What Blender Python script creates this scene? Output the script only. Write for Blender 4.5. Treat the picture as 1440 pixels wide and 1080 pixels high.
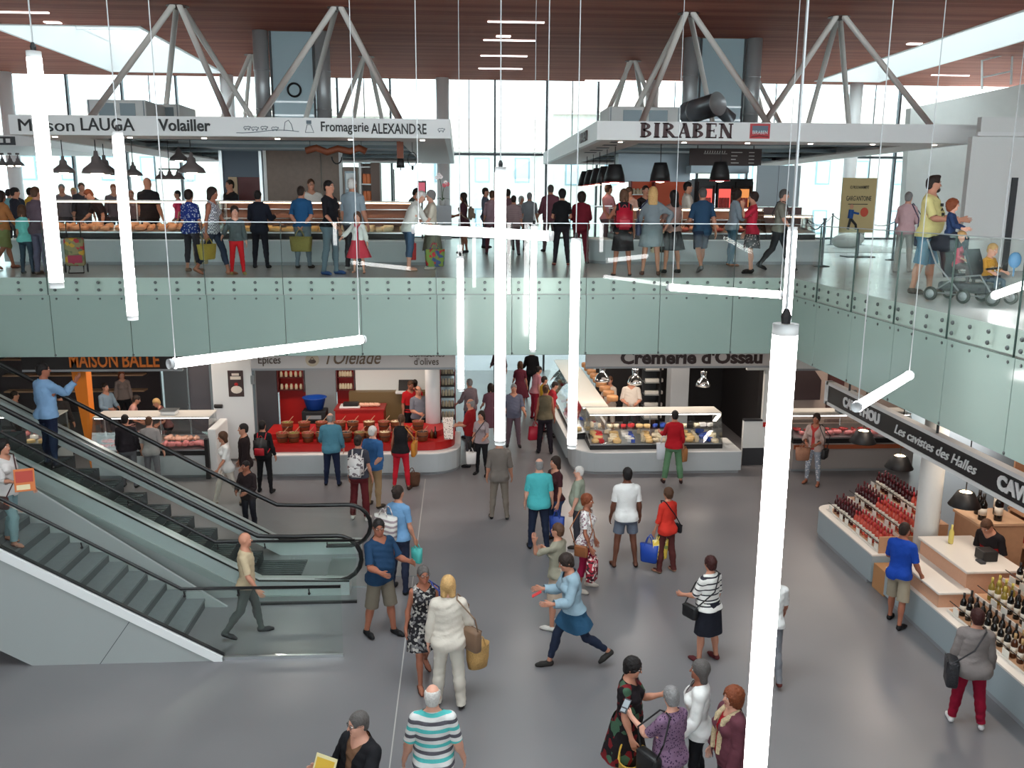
import bpy, bmesh, math, random
import numpy as np
from mathutils import Matrix, Vector
random.seed(7); rng = np.random.default_rng(7)
for _o in list(bpy.data.objects): bpy.data.objects.remove(_o)
SC = bpy.context.scene; COL = SC.collection
R = math.radians; PI = math.pi

# ---------------------------------------------------------------- camera
FPX = 1233.0; YAW = R(3.4); PITCH = R(11.7); ROLL = R(0.3)
CAM = np.array([0.0, 0.0, 6.5])
_F = np.array([math.sin(YAW)*math.cos(PITCH), math.cos(YAW)*math.cos(PITCH), -math.sin(PITCH)])
_R0 = np.array([math.cos(YAW), -math.sin(YAW), 0.0]); _U0 = np.cross(_R0, _F)
_R = _R0*math.cos(ROLL)+_U0*math.sin(ROLL); _U = -_R0*math.sin(ROLL)+_U0*math.cos(ROLL)
_cd = bpy.data.cameras.new('camera'); _cd.sensor_width = 36.0; _cd.lens = 36.0*FPX/1440.0
_cd.clip_start = 0.05; _cd.clip_end = 400
_co = bpy.data.objects.new('camera', _cd); COL.objects.link(_co)
_co.matrix_world = Matrix(((_R[0], _U[0], -_F[0], CAM[0]), (_R[1], _U[1], -_F[1], CAM[1]), (_R[2], _U[2], -_F[2], CAM[2]), (0, 0, 0, 1)))
SC.camera = _co

# where a point of the photograph lies in the hall: on a level z, or on an upright plane at depth y
def ray(px, py): return _F+_R*(px-720)/FPX-_U*(py-540)/FPX
def onz(px, py, z): d = ray(px, py); return CAM+d*((z-CAM[2])/d[2])
def ony(px, py, y): d = ray(px, py); return CAM+d*((y-CAM[1])/d[1])
def onx(px, py, x): d = ray(px, py); return CAM+d*((x-CAM[0])/d[0])

# ---------------------------------------------------------------- world: bright overcast sky
W = bpy.data.worlds.new('overcast_sky'); SC.world = W; W.use_nodes = True
_bg = W.node_tree.nodes['Background']; _bg.inputs[0].default_value = (0.90, 0.97, 1.0, 1); _bg.inputs[1].default_value = 4.6
SC.view_settings.view_transform = 'Standard'; SC.view_settings.look = 'None'
SC.view_settings.exposure = 0.5; SC.view_settings.gamma = 1.0; SC.view_settings.use_curve_mapping = False
SC.cycles.max_bounces = 8; SC.cycles.diffuse_bounces = 4; SC.cycles.glossy_bounces = 3
SC.cycles.transparent_max_bounces = 24; SC.cycles.transmission_bounces = 4
SC.cycles.sample_clamp_indirect = 6.0; SC.cycles.use_denoising = True
UZ = 5.15            # level of the upper floor
CZ = 10.92           # ceiling
# ---------------------------------------------------------------- materials
_M = {}
def lin(c):
    return tuple((v/12.92 if v <= 0.04045 else ((v+0.055)/1.055)**2.4) for v in c)
def rgb(r, g, b): return lin((r/255, g/255, b/255))
def newmat(name):
    m = bpy.data.materials.new(name); m.use_nodes = True
    nt = m.node_tree; b = nt.nodes['Principled BSDF']; return m, nt, b
def mat(name, col, rough=0.6, metal=0.0, noise=0.0, scale=30.0, bump=0.0, spec=0.5, coat=0.0, emit=None, estr=0.0):
    if name in _M: return _M[name]
    m, nt, b = newmat(name)
    b.inputs['Base Color'].default_value = (*col, 1); b.inputs['Roughness'].default_value = rough
    b.inputs['Metallic'].default_value = metal; b.inputs['Specular IOR Level'].default_value = spec
    if coat: b.inputs['Coat Weight'].default_value = coat
    if emit: b.inputs['Emission Color'].default_value = (*emit, 1); b.inputs['Emission Strength'].default_value = estr
    if noise or bump:
        tc = nt.nodes.new('ShaderNodeTexCoord'); n = nt.nodes.new('ShaderNodeTexNoise'); n.inputs['Scale'].default_value = scale
        n.inputs['Detail'].default_value = 3
        nt.links.new(tc.outputs['Object'], n.inputs['Vector'])
        if noise:
            mx = nt.nodes.new('ShaderNodeMix'); mx.data_type = 'RGBA'
            mx.inputs[6].default_value = (*[c*(1-noise) for c in col], 1); mx.inputs[7].default_value = (*[min(1, c*(1+noise)) for c in col], 1)
            nt.links.new(n.outputs['Fac'], mx.inputs[0]); nt.links.new(mx.outputs[2], b.inputs['Base Color'])
        if bump:
            bp = nt.nodes.new('ShaderNodeBump'); bp.inputs['Strength'].default_value = bump; bp.inputs['Distance'].default_value = 0.02
            nt.links.new(n.outputs['Fac'], bp.inputs['Height']); nt.links.new(bp.outputs['Normal'], b.inputs['Normal'])
    _M[name] = m; return m
def emat(name, col, strength):
    if name in _M: return _M[name]
    m = bpy.data.materials.new(name); m.use_nodes = True; nt = m.node_tree; nt.nodes.clear()
    e = nt.nodes.new('ShaderNodeEmission'); e.inputs[0].default_value = (*col, 1); e.inputs[1].default_value = strength
    o = nt.nodes.new('ShaderNodeOutputMaterial'); nt.links.new(e.outputs[0], o.inputs[0]); _M[name] = m; return m
def glassmat(name, tint, refl=0.08, rough=0.0):
    if name in _M: return _M[name]
    m = bpy.data.materials.new(name); m.use_nodes = True; nt = m.node_tree; nt.nodes.clear()
    t = nt.nodes.new('ShaderNodeBsdfTransparent'); t.inputs[0].default_value = (*tint, 1)
    g = nt.nodes.new('ShaderNodeBsdfGlossy'); g.inputs['Roughness'].default_value = rough; g.inputs[0].default_value = (1, 1, 1, 1)
    lw = nt.nodes.new('ShaderNodeFresnel'); lw.inputs['IOR'].default_value = 1.45
    mul = nt.nodes.new('ShaderNodeMath'); mul.operation = 'MULTIPLY'; mul.inputs[1].default_value = refl/0.04
    cl = nt.nodes.new('ShaderNodeMath'); cl.operation = 'MINIMUM'; cl.inputs[1].default_value = 0.85
    mx = nt.nodes.new('ShaderNodeMixShader'); o = nt.nodes.new('ShaderNodeOutputMaterial')
    nt.links.new(lw.outputs[0], mul.inputs[0]); nt.links.new(mul.outputs[0], cl.inputs[0]); nt.links.new(cl.outputs[0], mx.inputs[0])
    nt.links.new(t.outputs[0], mx.inputs[1]); nt.links.new(g.outputs[0], mx.inputs[2]); nt.links.new(mx.outputs[0], o.inputs[0])
    _M[name] = m; return m

# ---------------------------------------------------------------- mesh helpers
class MB:
    """collects shapes, then links them as ONE mesh object"""
    def __init__(s): s.v = []; s.f = []; s.mi = []; s.cur = 0
    def add(s, vs, fs):
        n = len(s.v); s.v += [tuple(map(float, q)) for q in vs]; s.f += [tuple(n+i for i in q) for q in fs]; s.mi += [s.cur]*len(fs); return s
    def box(s, x0, y0, z0, x1, y1, z1):
        if x0 > x1: x0, x1 = x1, x0
        if y0 > y1: y0, y1 = y1, y0
        if z0 > z1: z0, z1 = z1, z0
        return s.add([(x0, y0, z0), (x1, y0, z0), (x1, y1, z0), (x0, y1, z0), (x0, y0, z1), (x1, y0, z1), (x1, y1, z1), (x0, y1, z1)],
              [(0, 3, 2, 1), (4, 5, 6, 7), (0, 1, 5, 4), (1, 2, 6, 5), (2, 3, 7, 6), (3, 0, 4, 7)])
    def bbox(s, x0, y0, z0, x1, y1, z1, b=0.01):
        """box with chamfered edges"""
        bm = bmesh.new(); bmesh.ops.create_cube(bm, size=1.0)
        for v in bm.verts: v.co = ((x0+x1)/2+v.co.x*(x1-x0), (y0+y1)/2+v.co.y*(y1-y0), (z0+z1)/2+v.co.z*(z1-z0))
        bmesh.ops.bevel(bm, geom=bm.edges[:], offset=b, segments=2, profile=0.5, affect='EDGES')
        return s.frombm(bm)
    def frombm(s, bm):
        bm.verts.index_update(); s.add([v.co[:] for v in bm.verts], [[v.index for v in f.verts] for f in bm.faces]); bm.free(); return s
    def prism(s, pts, z0, z1):
        n = len(pts); a = sum(pts[i][0]*pts[(i+1) % n][1]-pts[(i+1) % n][0]*pts[i][1] for i in range(n))
        if a < 0: pts = pts[::-1]
        return s.add([(x, y, z0) for x, y in pts]+[(x, y, z1) for x, y in pts],
              [tuple(range(n-1, -1, -1)), tuple(range(n, 2*n))]+[(i, (i+1) % n, n+(i+1) % n, n+i) for i in range(n)])
    def slab(s, pts, nrm):
        """planar polygon pts (3D) extruded along vector nrm"""
        n = len(pts); P = [Vector(p) for p in pts]; N = Vector(nrm)
        return s.add([p[:] for p in P]+[(p+N)[:] for p in P], [tuple(range(n-1, -1, -1)), tuple(range(n, 2*n))]+[(i, (i+1) % n, n+(i+1) % n, n+i) for i in range(n)])
    def tube(s, pts, r, seg=8, r2=None, caps=True, closed=False):
        P = [Vector(p) for p in pts]; n = len(P); base = len(s.v); vs = []; fs = []
        up = Vector((0, 0, 1)); prev = None
        for i, p in enumerate(P):
            if closed: t = (P[(i+1) % n]-P[i-1])
            else: t = (P[min(i+1, n-1)]-P[max(i-1, 0)])
            t.normalize()
            if prev is None:
                a = t.cross(up)
                if a.length < 0.05: a = t.cross(Vector((1, 0, 0)))
            else: a = prev-t*prev.dot(t)
            a.normalize(); b = t.cross(a); prev = a
            rr = r if r2 is None else r+(r2-r)*i/max(1, n-1)
            for k in range(seg):
                an = 2*PI*k/seg; vs.append((p+a*math.cos(an)*rr+b*math.sin(an)*rr)[:])
        m = n if closed else n-1
        for i in range(m):
            j = (i+1) % n
            for k in range(seg): fs.append((i*seg+k, j*seg+k, j*seg+(k+1) % seg, i*seg+(k+1) % seg)[::-1])
        if caps and not closed: fs.append(tuple(range(seg))); fs.append(tuple(range((n-1)*seg, n*seg))[::-1])
        return s.add(vs, fs)
    def lathe(s, prof, seg=16, c=(0, 0, 0), sx=1, sy=1):
        vs = []; fs = []; n = len(prof)
        for r, z in prof:
            for k in range(seg): an = 2*PI*k/seg; vs.append((c[0]+r*sx*math.cos(an), c[1]+r*sy*math.sin(an), c[2]+z))
        for i in range(n-1):
            for k in range(seg): fs.append((i*seg+k, i*seg+(k+1) % seg, (i+1)*seg+(k+1) % seg, (i+1)*seg+k))
        fs.append(tuple(range(seg))[::-1]); fs.append(tuple(range((n-1)*seg, n*seg)))
        return s.add(vs, fs)
    def ball(s, c, r, seg=10, rings=6):
        if not hasattr(r, '__len__'): r = (r, r, r)
        vs = [(c[0], c[1], c[2]-r[2])]; fs = []
        for i in range(1, rings):
            a = -PI/2+PI*i/rings
            for k in range(seg): b = 2*PI*k/seg; vs.append((c[0]+r[0]*math.cos(a)*math.cos(b), c[1]+r[1]*math.cos(a)*math.sin(b), c[2]+r[2]*math.sin(a)))
        vs.append((c[0], c[1], c[2]+r[2])); L = len(vs)-1
        for k in range(seg):
            fs.append((0, 1+(k+1) % seg, 1+k)); fs.append((L, 1+(rings-2)*seg+k, 1+(rings-2)*seg+(k+1) % seg))
        for i in range(rings-2):
            for k in range(seg): fs.append((1+i*seg+k, 1+i*seg+(k+1) % seg, 1+(i+1)*seg+(k+1) % seg, 1+(i+1)*seg+k))
        return s.add(vs, fs)
    def mesh(s, name, mats, smooth=False):
        me = bpy.data.meshes.new(name); me.from_pydata(s.v, [], s.f)
        for m in (mats if isinstance(mats, (list, tuple)) else [mats]): me.materials.append(m)
        if any(s.mi): me.polygons.foreach_set('material_index', s.mi)
        if smooth: me.shade_smooth() if hasattr(me, 'shade_smooth') else None
        me.update(); return me
    def build(s, name, mats, parent=None, smooth=False, loc=None, rz=None):
        return link(name, s.mesh(name, mats, smooth), parent, loc, rz)
def link(name, data, parent=None, loc=None, rz=None):
    o = bpy.data.objects.new(name, data); COL.objects.link(o)
    if parent is not None: o.parent = parent
    if loc is not None: o.location = loc
    if rz is not None: o.rotation_euler = (0, 0, rz)
    return o
def tag(o, label=None, cat=None, group=None, kind=None):
    if label: o['label'] = label
    if cat: o['category'] = cat
    if group: o['group'] = group
    if kind: o['kind'] = kind
    return o
def thing(name, label, cat, loc=(0, 0, 0), rz=0.0, group=None):
    return tag(link(name, None, None, loc, rz), label, cat, group)
def struct(o, label=None):
    o['kind'] = 'structure'
    if label: o['label'] = label
    return o
def copy_tree(o, parent=None, loc=None, rz=None):
    c = o.copy(); COL.objects.link(c); c.parent = parent
    if loc is not None: c.location = loc
    if rz is not None: c.rotation_euler = (0, 0, rz)
    for ch in o.children: copy_tree(ch, c)
    return c
_FONTS = {}
def text(s, size, m, loc, rot, parent, name='lettering', ext=0.012, align='CENTER', bold=0.0, shear=0.0, fit=None):
    """letters as a mesh; fit = wanted width"""
    cu = bpy.data.curves.new(name, 'FONT'); cu.body = s; cu.size = size; cu.extrude = ext; cu.align_x = align; cu.align_y = 'CENTER'
    cu.offset = bold; cu.shear = shear; cu.resolution_u = 3
    q = bpy.data.objects.new(name, cu); COL.objects.link(q); dg = bpy.context.evaluated_depsgraph_get(); me = bpy.data.meshes.new_from_object(q.evaluated_get(dg)); bpy.data.objects.remove(q)
    me.materials.clear(); me.materials.append(m); me.name = name
    xs = [v.co.x for v in me.vertices]; w = max(xs)-min(xs)
    o = link(name, me, parent, loc); o.rotation_euler = rot
    if fit: o.scale = (fit/w, 1, 1)
    return o
# ================================================================ people: implicit-surface bodies, posed by skinning
def _cap(P, a, b, r1, r2):
    a = np.asarray(a, float); b = np.asarray(b, float); d = b-a
    t = np.clip(((P-a)@d)/(d@d), 0, 1); q = P-a-t[..., None]*d
    return np.sqrt((q*q).sum(-1))-(r1+(r2-r1)*t)
def _ell(P, c, r):
    q = (P-np.asarray(c, float)); r = np.asarray(r, float)
    k0 = np.sqrt(((q/r)**2).sum(-1)); k1 = np.sqrt(((q/(r*r))**2).sum(-1))+1e-9
    return k0*(k0-1)/k1
def _sm(a, b, k):
    h = np.clip(0.5+0.5*(b-a)/k, 0, 1); return b+(a-b)*h-k*h*(1-h)
def _smax(a, b, k): return -_sm(-a, -b, k)
def _sstep(a, b, x): t = np.clip((x-a)/(b-a), 0, 1); return t*t*(3-2*t)
AX = np.array([math.sin(R(20)), 0, -math.cos(R(20))])      # rest direction of the left arm
SH = np.array([0.170, 0.005, 1.392]); EL = SH+AX*0.285; WR = EL+AX*0.25
TZ = [0.80, 0.86, 0.92, 0.99, 1.06, 1.14, 1.22, 1.30, 1.37, 1.42, 1.455, 1.49]
SHAPES = {
 'man':    dict(a=[.12, .155, .168, .163, .156, .160, .170, .180, .180, .160, .110, .060], b=[.09, .108, .114, .108, .102, .104, .112, .116, .108, .090, .072, .056], c=[.02, .02, .015, .0, -.008, -.006, 0, 0, .005, .01, .012, .01], arm=1.0, leg=1.0, bust=0, belly=0, sh=1.0),
 'woman':  dict(a=[.12, .165, .184, .172, .145, .142, .150, .156, .156, .140, .095, .052], b=[.09, .112, .118, .108, .094, .094, .104, .106, .098, .082, .064, .050], c=[.02, .025, .02, .005, -.004, -.004, 0, 0, .005, .01, .012, .01], arm=.84, leg=.95, bust=1, belly=0, sh=.90),
 'stout':  dict(a=[.14, .175, .192, .192, .192, .190, .190, .192, .185, .165, .115, .064], b=[.10, .125, .138, .145, .148, .142, .132, .126, .114, .094, .076, .060], c=[.02, .02, .005, -.02, -.032, -.03, -.018, -.008, .0, .01, .012, .01], arm=1.12, leg=1.1, bust=0, belly=1, sh=1.03),
 'matron': dict(a=[.14, .185, .205, .198, .184, .178, .178, .178, .170, .150, .102, .058], b=[.10, .130, .142, .140, .134, .126, .122, .120, .108, .090, .070, .056], c=[.02, .028, .018, -.006, -.016, -.016, -.01, -.004, .004, .01, .012, .01], arm=1.03, leg=1.08, bust=1.2, belly=.4, sh=.95),
}
def body_sdf(P, S, hands=True):
    X = np.abs(P[..., 0]); Q = P.copy(); Q[..., 0] = X
    z = P[..., 2]; a = np.interp(z, TZ, S['a']); b = np.interp(z, TZ, S['b']); c = np.interp(z, TZ, S['c'])
    d = (np.sqrt((X/a)**2+((P[..., 1]-c)/b)**2)-1)*np.minimum(a, b)
    d = _smax(d, TZ[0]-z, .04); d = _smax(d, z-TZ[-1], .03)
    if S['bust']: d = _sm(d, _ell(Q, (.072, -.088*(.6+.4*S['b'][7]/.106), 1.285), (.068, .052*S['bust'], .066)), .03)
    if S['belly']: d = _sm(d, _ell(P, (0, -.07, 1.06), (.15, .105*S['belly'], .13)), .06)
    d = _sm(d, _ell(Q, (.085, .075, .90), (.085, .068, .085)), .04)
    l = S['leg']
    leg = _cap(Q, (.088, .005, .88), (.092, -.004, .48), .086*l, .053*l)
    leg = _sm(leg, _cap(Q, (.092, 0, .48), (.095, .012, .10), .050*l, .035*l), .03)
    leg = _sm(leg, _ell(Q, (.094, .022, .35), (.047*l, .052*l, .11)), .03)
    foot = _sm(_cap(Q, (.096, .035, .042), (.110, -.10, .032), .036, .034), _cap(Q, (.110, -.10, .032), (.120, -.165, .024), .036, .024), .02)
    leg = _sm(leg, foot, .03); leg = _smax(leg, -z, .008)
    d = _sm(d, leg, .035)
    sh = SH*np.array([S['sh'], 1, 1]); off = sh-SH; el = EL+off; wr = WR+off; m = S['arm']
    d = _sm(d, _cap(Q, (.045, .012, 1.462), sh+[-.02, .004, .008], .034, .046), .035)
    arm = _sm(_cap(Q, sh, el, .051*m, .040*m), _cap(Q, el, wr, .041*m, .0265*min(m, 1.05)), .02)
    arm = _sm(arm, _ell(Q, el*.72+wr*.28, (.043*m, .041*m, .085)), .02)
    d = _sm(d, arm, .035)
    if hands: d = _sm(d, hand_sdf(Q, wr), .015)
    # neck and head
    nk = .054 if S['bust'] else .060
    d = _sm(d, _cap(P, (0, .012, 1.43), (0, .004, 1.56), nk*1.08, nk), .04)
    h = _ell(P, (0, .004, 1.652), (.0755, .096, .103))
    h = _sm(h, _ell(Q, (.018, -.028, 1.585), (.042, .060, .058)), .03)
    h = _sm(h, _ell(P, (0, -.074, 1.546), (.022, .020, .020)), .025)
    h = _sm(h, _ell(Q, (.040, -.064, 1.612), (.022, .022, .022)), .02)
    h = _smax(h, -_ell(Q, (.033, -.105, 1.648), (.022, .020, .013)), .012)
    h = _sm(h, _cap(P, (0, -.090, 1.650), (0, -.112, 1.612), .008, .0135), .010)
    h = _sm(h, _cap(Q, (0, -.089, 1.577), (.016, -.083, 1.577), .0085, .006), .008)
    h = _sm(h, _ell(Q, (.077, .012, 1.632), (.010, .020, .032)), .006)
    return _sm(d, h, .025)
def hand_sdf(Q, wr):
    u = AX; n = np.array([-u[2], 0, u[0]])*-1.0; y = np.array([0, 1.0, 0])       # n points to the body (palm side)
    L = Q-wr; t = L@u; w = L[..., 1]; e = L@n
    q = np.stack([np.abs(t-.048)-.034, np.abs(w)-.024, np.abs(e)-.002], -1)
    d = np.sqrt((np.maximum(q, 0)**2).sum(-1))+np.minimum(q.max(-1), 0)-.0125
    d = _sm(d, _cap(Q, wr-u*.02, wr+u*.03, .025, .024), .015)
    fing = None
    for w0, ln in ((-.0285, .070), (-.0095, .079), (.0095, .073), (.0275, .056)):
        p0 = wr+u*.078+y*w0; p1 = wr+u*(.085+ln*.5)+y*w0*1.15+n*.006; p2 = wr+u*(.082+ln)+y*w0*1.18+n*.026
        f = np.minimum(_cap(Q, p0, p1, .0092, .0086), _cap(Q, p1, p2, .0086, .0072))
        fing = f if fing is None else np.minimum(fing, f)
    d = _sm(d, fing, .006)
    th = np.minimum(_cap(Q, wr+u*.022-y*.022, wr+u*.062-y*.050+n*.008, .0135, .0105), _cap(Q, wr+u*.062-y*.050+n*.008, wr+u*.094-y*.056+n*.018, .0105, .0085))
    return _sm(d, th, .012)
def surfnets(gx, gy, gz, V):
    nx, ny, nz = V.shape; ins = V < 0
    c = [ins[i:nx-1+i, j:ny-1+j, k:nz-1+k] for i in (0, 1) for j in (0, 1) for k in (0, 1)]
    tot = sum(q.astype(np.int8) for q in c); act = (tot > 0) & (tot < 8)
    idx = -np.ones(act.shape, int); I, J, K = np.nonzero(act); n = len(I); idx[I, J, K] = np.arange(n)
    acc = np.zeros((n, 3)); cnt = np.zeros(n)
    cor = [(i, j, k) for i in (0, 1) for j in (0, 1) for k in (0, 1)]
    val = {q: V[I+q[0], J+q[1], K+q[2]] for q in cor}; pos = {q: np.stack([gx[I+q[0]], gy[J+q[1]], gz[K+q[2]]], -1) for q in cor}
    for q in cor:
        for ax in range(3):
            if q[ax] == 0:
                w = list(q); w[ax] = 1; w = tuple(w); a, b = val[q], val[w]; m = (a < 0) != (b < 0)
                t = np.where(m, a/np.where(a == b, 1, a-b), 0); p = pos[q]+(pos[w]-pos[q])*t[:, None]
                acc += np.where(m[:, None], p, 0); cnt += m
    verts = acc/np.maximum(cnt, 1)[:, None]; quads = []
    for ax in range(3):
        sl0 = [slice(1, -1)]*3; sl1 = [slice(1, -1)]*3; sl0[ax] = slice(0, -1); sl1[ax] = slice(1, None)
        A = ins[tuple(sl0)]; B = ins[tuple(sl1)]; D = A != B; i = np.array(np.nonzero(D)).T
        if len(i) == 0: continue
        o = np.ones(3, int); o[ax] = 0; e = i+o; fl = A[D]; u = (ax+1) % 3; v = (ax+2) % 3
        def cell(du, dv): g = e.copy(); g[:, u] -= du; g[:, v] -= dv; return idx[g[:, 0], g[:, 1], g[:, 2]]
        q = np.stack([cell(1, 1), cell(0, 1), cell(0, 0), cell(1, 0)], -1); q[~fl] = q[~fl][:, ::-1]; quads.append(q)
    return verts, np.concatenate(quads)
def grid(segs):
    out = [segs[0][0]]
    for a, b, s in segs:
        n = max(1, int(round((b-a)/s))); out += list(a+(b-a)*np.arange(1, n+1)/n)
    return np.array(out)
def vnormals(V, F):
    N = np.zeros_like(V); a = V[F[:, 0]]; fn = np.cross(V[F[:, 2]]-a, V[F[:, -1]]-V[F[:, 1]] if F.shape[1] == 4 else V[F[:, 1]]-a)
    if F.shape[1] == 3: fn = np.cross(V[F[:, 1]]-a, V[F[:, 2]]-a)
    for k in range(F.shape[1]): np.add.at(N, F[:, k], fn)
    return N/(np.linalg.norm(N, axis=1)[:, None]+1e-12)
BONES = ['pelvis', 'spine', 'chest', 'head', 'lua', 'lfa', 'lha', 'rua', 'rfa', 'rha', 'lth', 'lsh', 'lft', 'rth', 'rsh', 'rft']
BI = {b: i for i, b in enumerate(BONES)}
def _smooth_close(n): return n
def weights(P, S):
    """skinning weights of rest-pose points"""
    n = len(P); Wt = np.zeros((n, len(BONES))); x, y, z = P.T; Q = P.copy(); Q[:, 0] = np.abs(x)
    off = SH*np.array([S['sh'], 1, 1])-SH; sh = SH+off; el = EL+off; wr = WR+off; m = S['arm']
    da = np.minimum(_cap(Q, sh+AX*.03, el, .05*m, .041*m), _cap(Q, el, wr+AX*.2, .04*m, .03))
    a = np.interp(z, TZ, S['a']); b = np.interp(z, TZ, S['b'])
    dt = (np.sqrt((Q[:, 0]/a)**2+(y/b)**2)-1)*np.minimum(a, b); dt = np.where(z < .95, np.maximum(Q[:, 0]-.24, -.1), dt)
    wa = _sstep(-.035, .035, dt-da)*(z < 1.50)*(Q[:, 0] > .08)
    t = (Q-sh)@AX
    w1 = _sstep(.245, .325, t); w2 = _sstep(.52, .565, t)
    # torso by height
    head = _sstep(1.475, 1.545, z); sp = _sstep(.96, 1.08, z)-_sstep(1.12, 1.28, z); ch = _sstep(1.12, 1.28, z)-head; pe = 1-_sstep(.96, 1.08, z)
    lg = 1-_sstep(.80, .95, z-.04*_sstep(0, .1, y)); kn = 1-_sstep(.43, .53, z); an = 1-_sstep(.07, .12, z)
    left = _sstep(-.022, .022, x); body = 1-wa
    for nm, v in (('head', head), ('spine', sp), ('chest', ch), ('pelvis', pe*(1-lg))): Wt[:, BI[nm]] = v*body
    for s, side in (('l', left), ('r', 1-left)):
        k = pe*lg*side*body
        Wt[:, BI[s+'th']] += k*(1-kn); Wt[:, BI[s+'sh']] += k*kn*(1-an); Wt[:, BI[s+'ft']] += k*an
        av = wa*(x > 0 if s == 'l' else x <= 0)
        Wt[:, BI[s+'ua']] = av*(1-w1); Wt[:, BI[s+'fa']] = av*w1*(1-w2); Wt[:, BI[s+'ha']] = av*w2
    return Wt/Wt.sum(1)[:, None], wa, t
_BODY = {}
LOD = 0     # 0: near figures, 1: figures farther off
def body_template(kind):
    if (kind, LOD) in _BODY: return _BODY[kind, LOD]
    S = SHAPES[kind]; q = 1.45 if LOD else 1.0
    gx = grid([(-.50, -.11, .019*q), (-.11, .11, .0122*q), (.11, .50, .019*q)])
    gy = grid([(-.30, -.14, .02*q), (-.14, .12, .0135*q), (.12, .20, .02*q)])
    gz = grid([(-.03, .12, .015*q), (.12, 1.42, .024*q), (1.42, 1.50, .016*q), (1.50, 1.78, .0105*q)])
    G = np.stack(np.meshgrid(gx, gy, gz, indexing='ij'), -1)
    V, F = surfnets(gx, gy, gz, body_sdf(G, S))
    off = SH*np.array([S['sh'], 1, 1])-SH; wr = WR+off
    t = (np.abs(V)*[1, 0, 0]+V*[0, 1, 1]-wr)@AX; far = (t > .012) & (np.abs(V[:, 0]) > .26)
    keep = ~far[F].all(1); F = F[keep]
    # finer grid of the same surface for the hands
    hx = grid([(wr[0]-.055, wr[0]+.115, .0068*q**.7)]); hy = grid([(-.085, .055, .0062*q**.6)]); hz = grid([(wr[2]-.20, wr[2]+.02, .0085*q)])
    H = np.stack(np.meshgrid(hx, hy, hz, indexing='ij'), -1); HV, HF = surfnets(hx, hy, hz, body_sdf(H, S))
    ht = (HV-wr)@AX; HF = HF[(ht[HF] > 0).any(1)]
    MV = HV*[-1, 1, 1]; MF = HF[:, ::-1]
    n0 = len(V); V = np.concatenate([V, HV, MV]); F = np.concatenate([F, HF+n0, MF+n0+len(HV)])
    used = np.unique(F); re = -np.ones(len(V), int); re[used] = np.arange(len(used)); V = V[used]; F = re[F]
    V[:, 2] -= 0; Wt, wa, t = weights(V, S)
    lipf = (np.abs(V[:, 0]) < .026) & (V[:, 1] < -.078) & (np.abs(V[:, 2]-1.577) < .011)
    d = dict(V=V, F=F, W=Wt, N=vnormals(V, F), wa=wa, t=t, lip=lipf[F].sum(1) >= 3, S=S)
    _BODY[kind, LOD] = d; return d
def clip(V, F, s, extra):
    """keep the part of a triangle mesh where s > 0, cut cleanly along s = 0"""
    T = np.concatenate([F[:, [0, 1, 2]], F[:, [0, 2, 3]]]) if F.shape[1] == 4 else F
    k = s[T] > 0; n = k.sum(1); out = [T[n == 3]]; ed = {}; nv = []
    A = [V]+extra
    def cut(i, j):
        key = (i, j) if i < j else (j, i)
        if key not in ed: ed[key] = len(V)+len(nv); nv.append(key)
        return ed[key]
    ts = []
    for f, kk in zip(T[n == 1], k[n == 1]):
        r = int(np.argmax(kk)); a, b, c = f[r], f[(r+1) % 3], f[(r+2) % 3]; ts.append((a, cut(a, b), cut(a, c)))
    for f, kk in zip(T[n == 2], k[n == 2]):
        r = int(np.argmin(kk)); a, b, c = f[r], f[(r+1) % 3], f[(r+2) % 3]; p, q = cut(a, b), cut(a, c); ts += [(p, b, c), (p, c, q)]
    if ts: out.append(np.array(ts, int))
    T = np.concatenate(out)
    if nv:
        e = np.array(nv); w = (s[e[:, 0]]/(s[e[:, 0]]-s[e[:, 1]]+1e-12))[:, None]
        A = [np.concatenate([q, (q[e[:, 0]]*(1-w) + q[e[:, 1]]*w)]) for q in A]
    u = np.unique(T); re = -np.ones(len(A[0]), int); re[u] = np.arange(len(u))
    return [q[u] for q in A], re[T]
_GARM = {}
def loft(rings, seg=26):
    """rings of (z, a, b, yc) -> tube, open at both ends"""
    V = []; F = []
    for i, (z, a, b, yc) in enumerate(rings):
        for k in range(seg):
            an = 2*PI*k/seg; rf = 1+.035*math.sin(an*7+i*.15)*min(1, i/4)
            V.append((a*rf*math.sin(an), yc-b*rf*math.cos(an), z))
    for i in range(len(rings)-1):
        for k in range(seg): F.append((i*seg+k, (i+1)*seg+k, (i+1)*seg+(k+1) % seg, i*seg+(k+1) % seg))
    return np.array(V), np.array(F)
def skirt_weights(V, S):
    x, y, z = V.T; Wt = np.zeros((len(V), len(BONES))); pe = _sstep(.72, .97, z); up = _sstep(.97, 1.10, z)
    left = _sstep(-.13, .13, x); kn = 1-_sstep(.34, .56, z); st = .72
    leg = (1-pe)*st
    Wt[:, BI['pelvis']] = (1-leg)*(1-up); Wt[:, BI['spine']] = (1-leg)*up
    for s, sd in (('l', left), ('r', 1-left)): Wt[:, BI[s+'th']] = leg*sd*(1-kn*.5); Wt[:, BI[s+'sh']] = leg*sd*kn*.5
    return Wt
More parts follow.
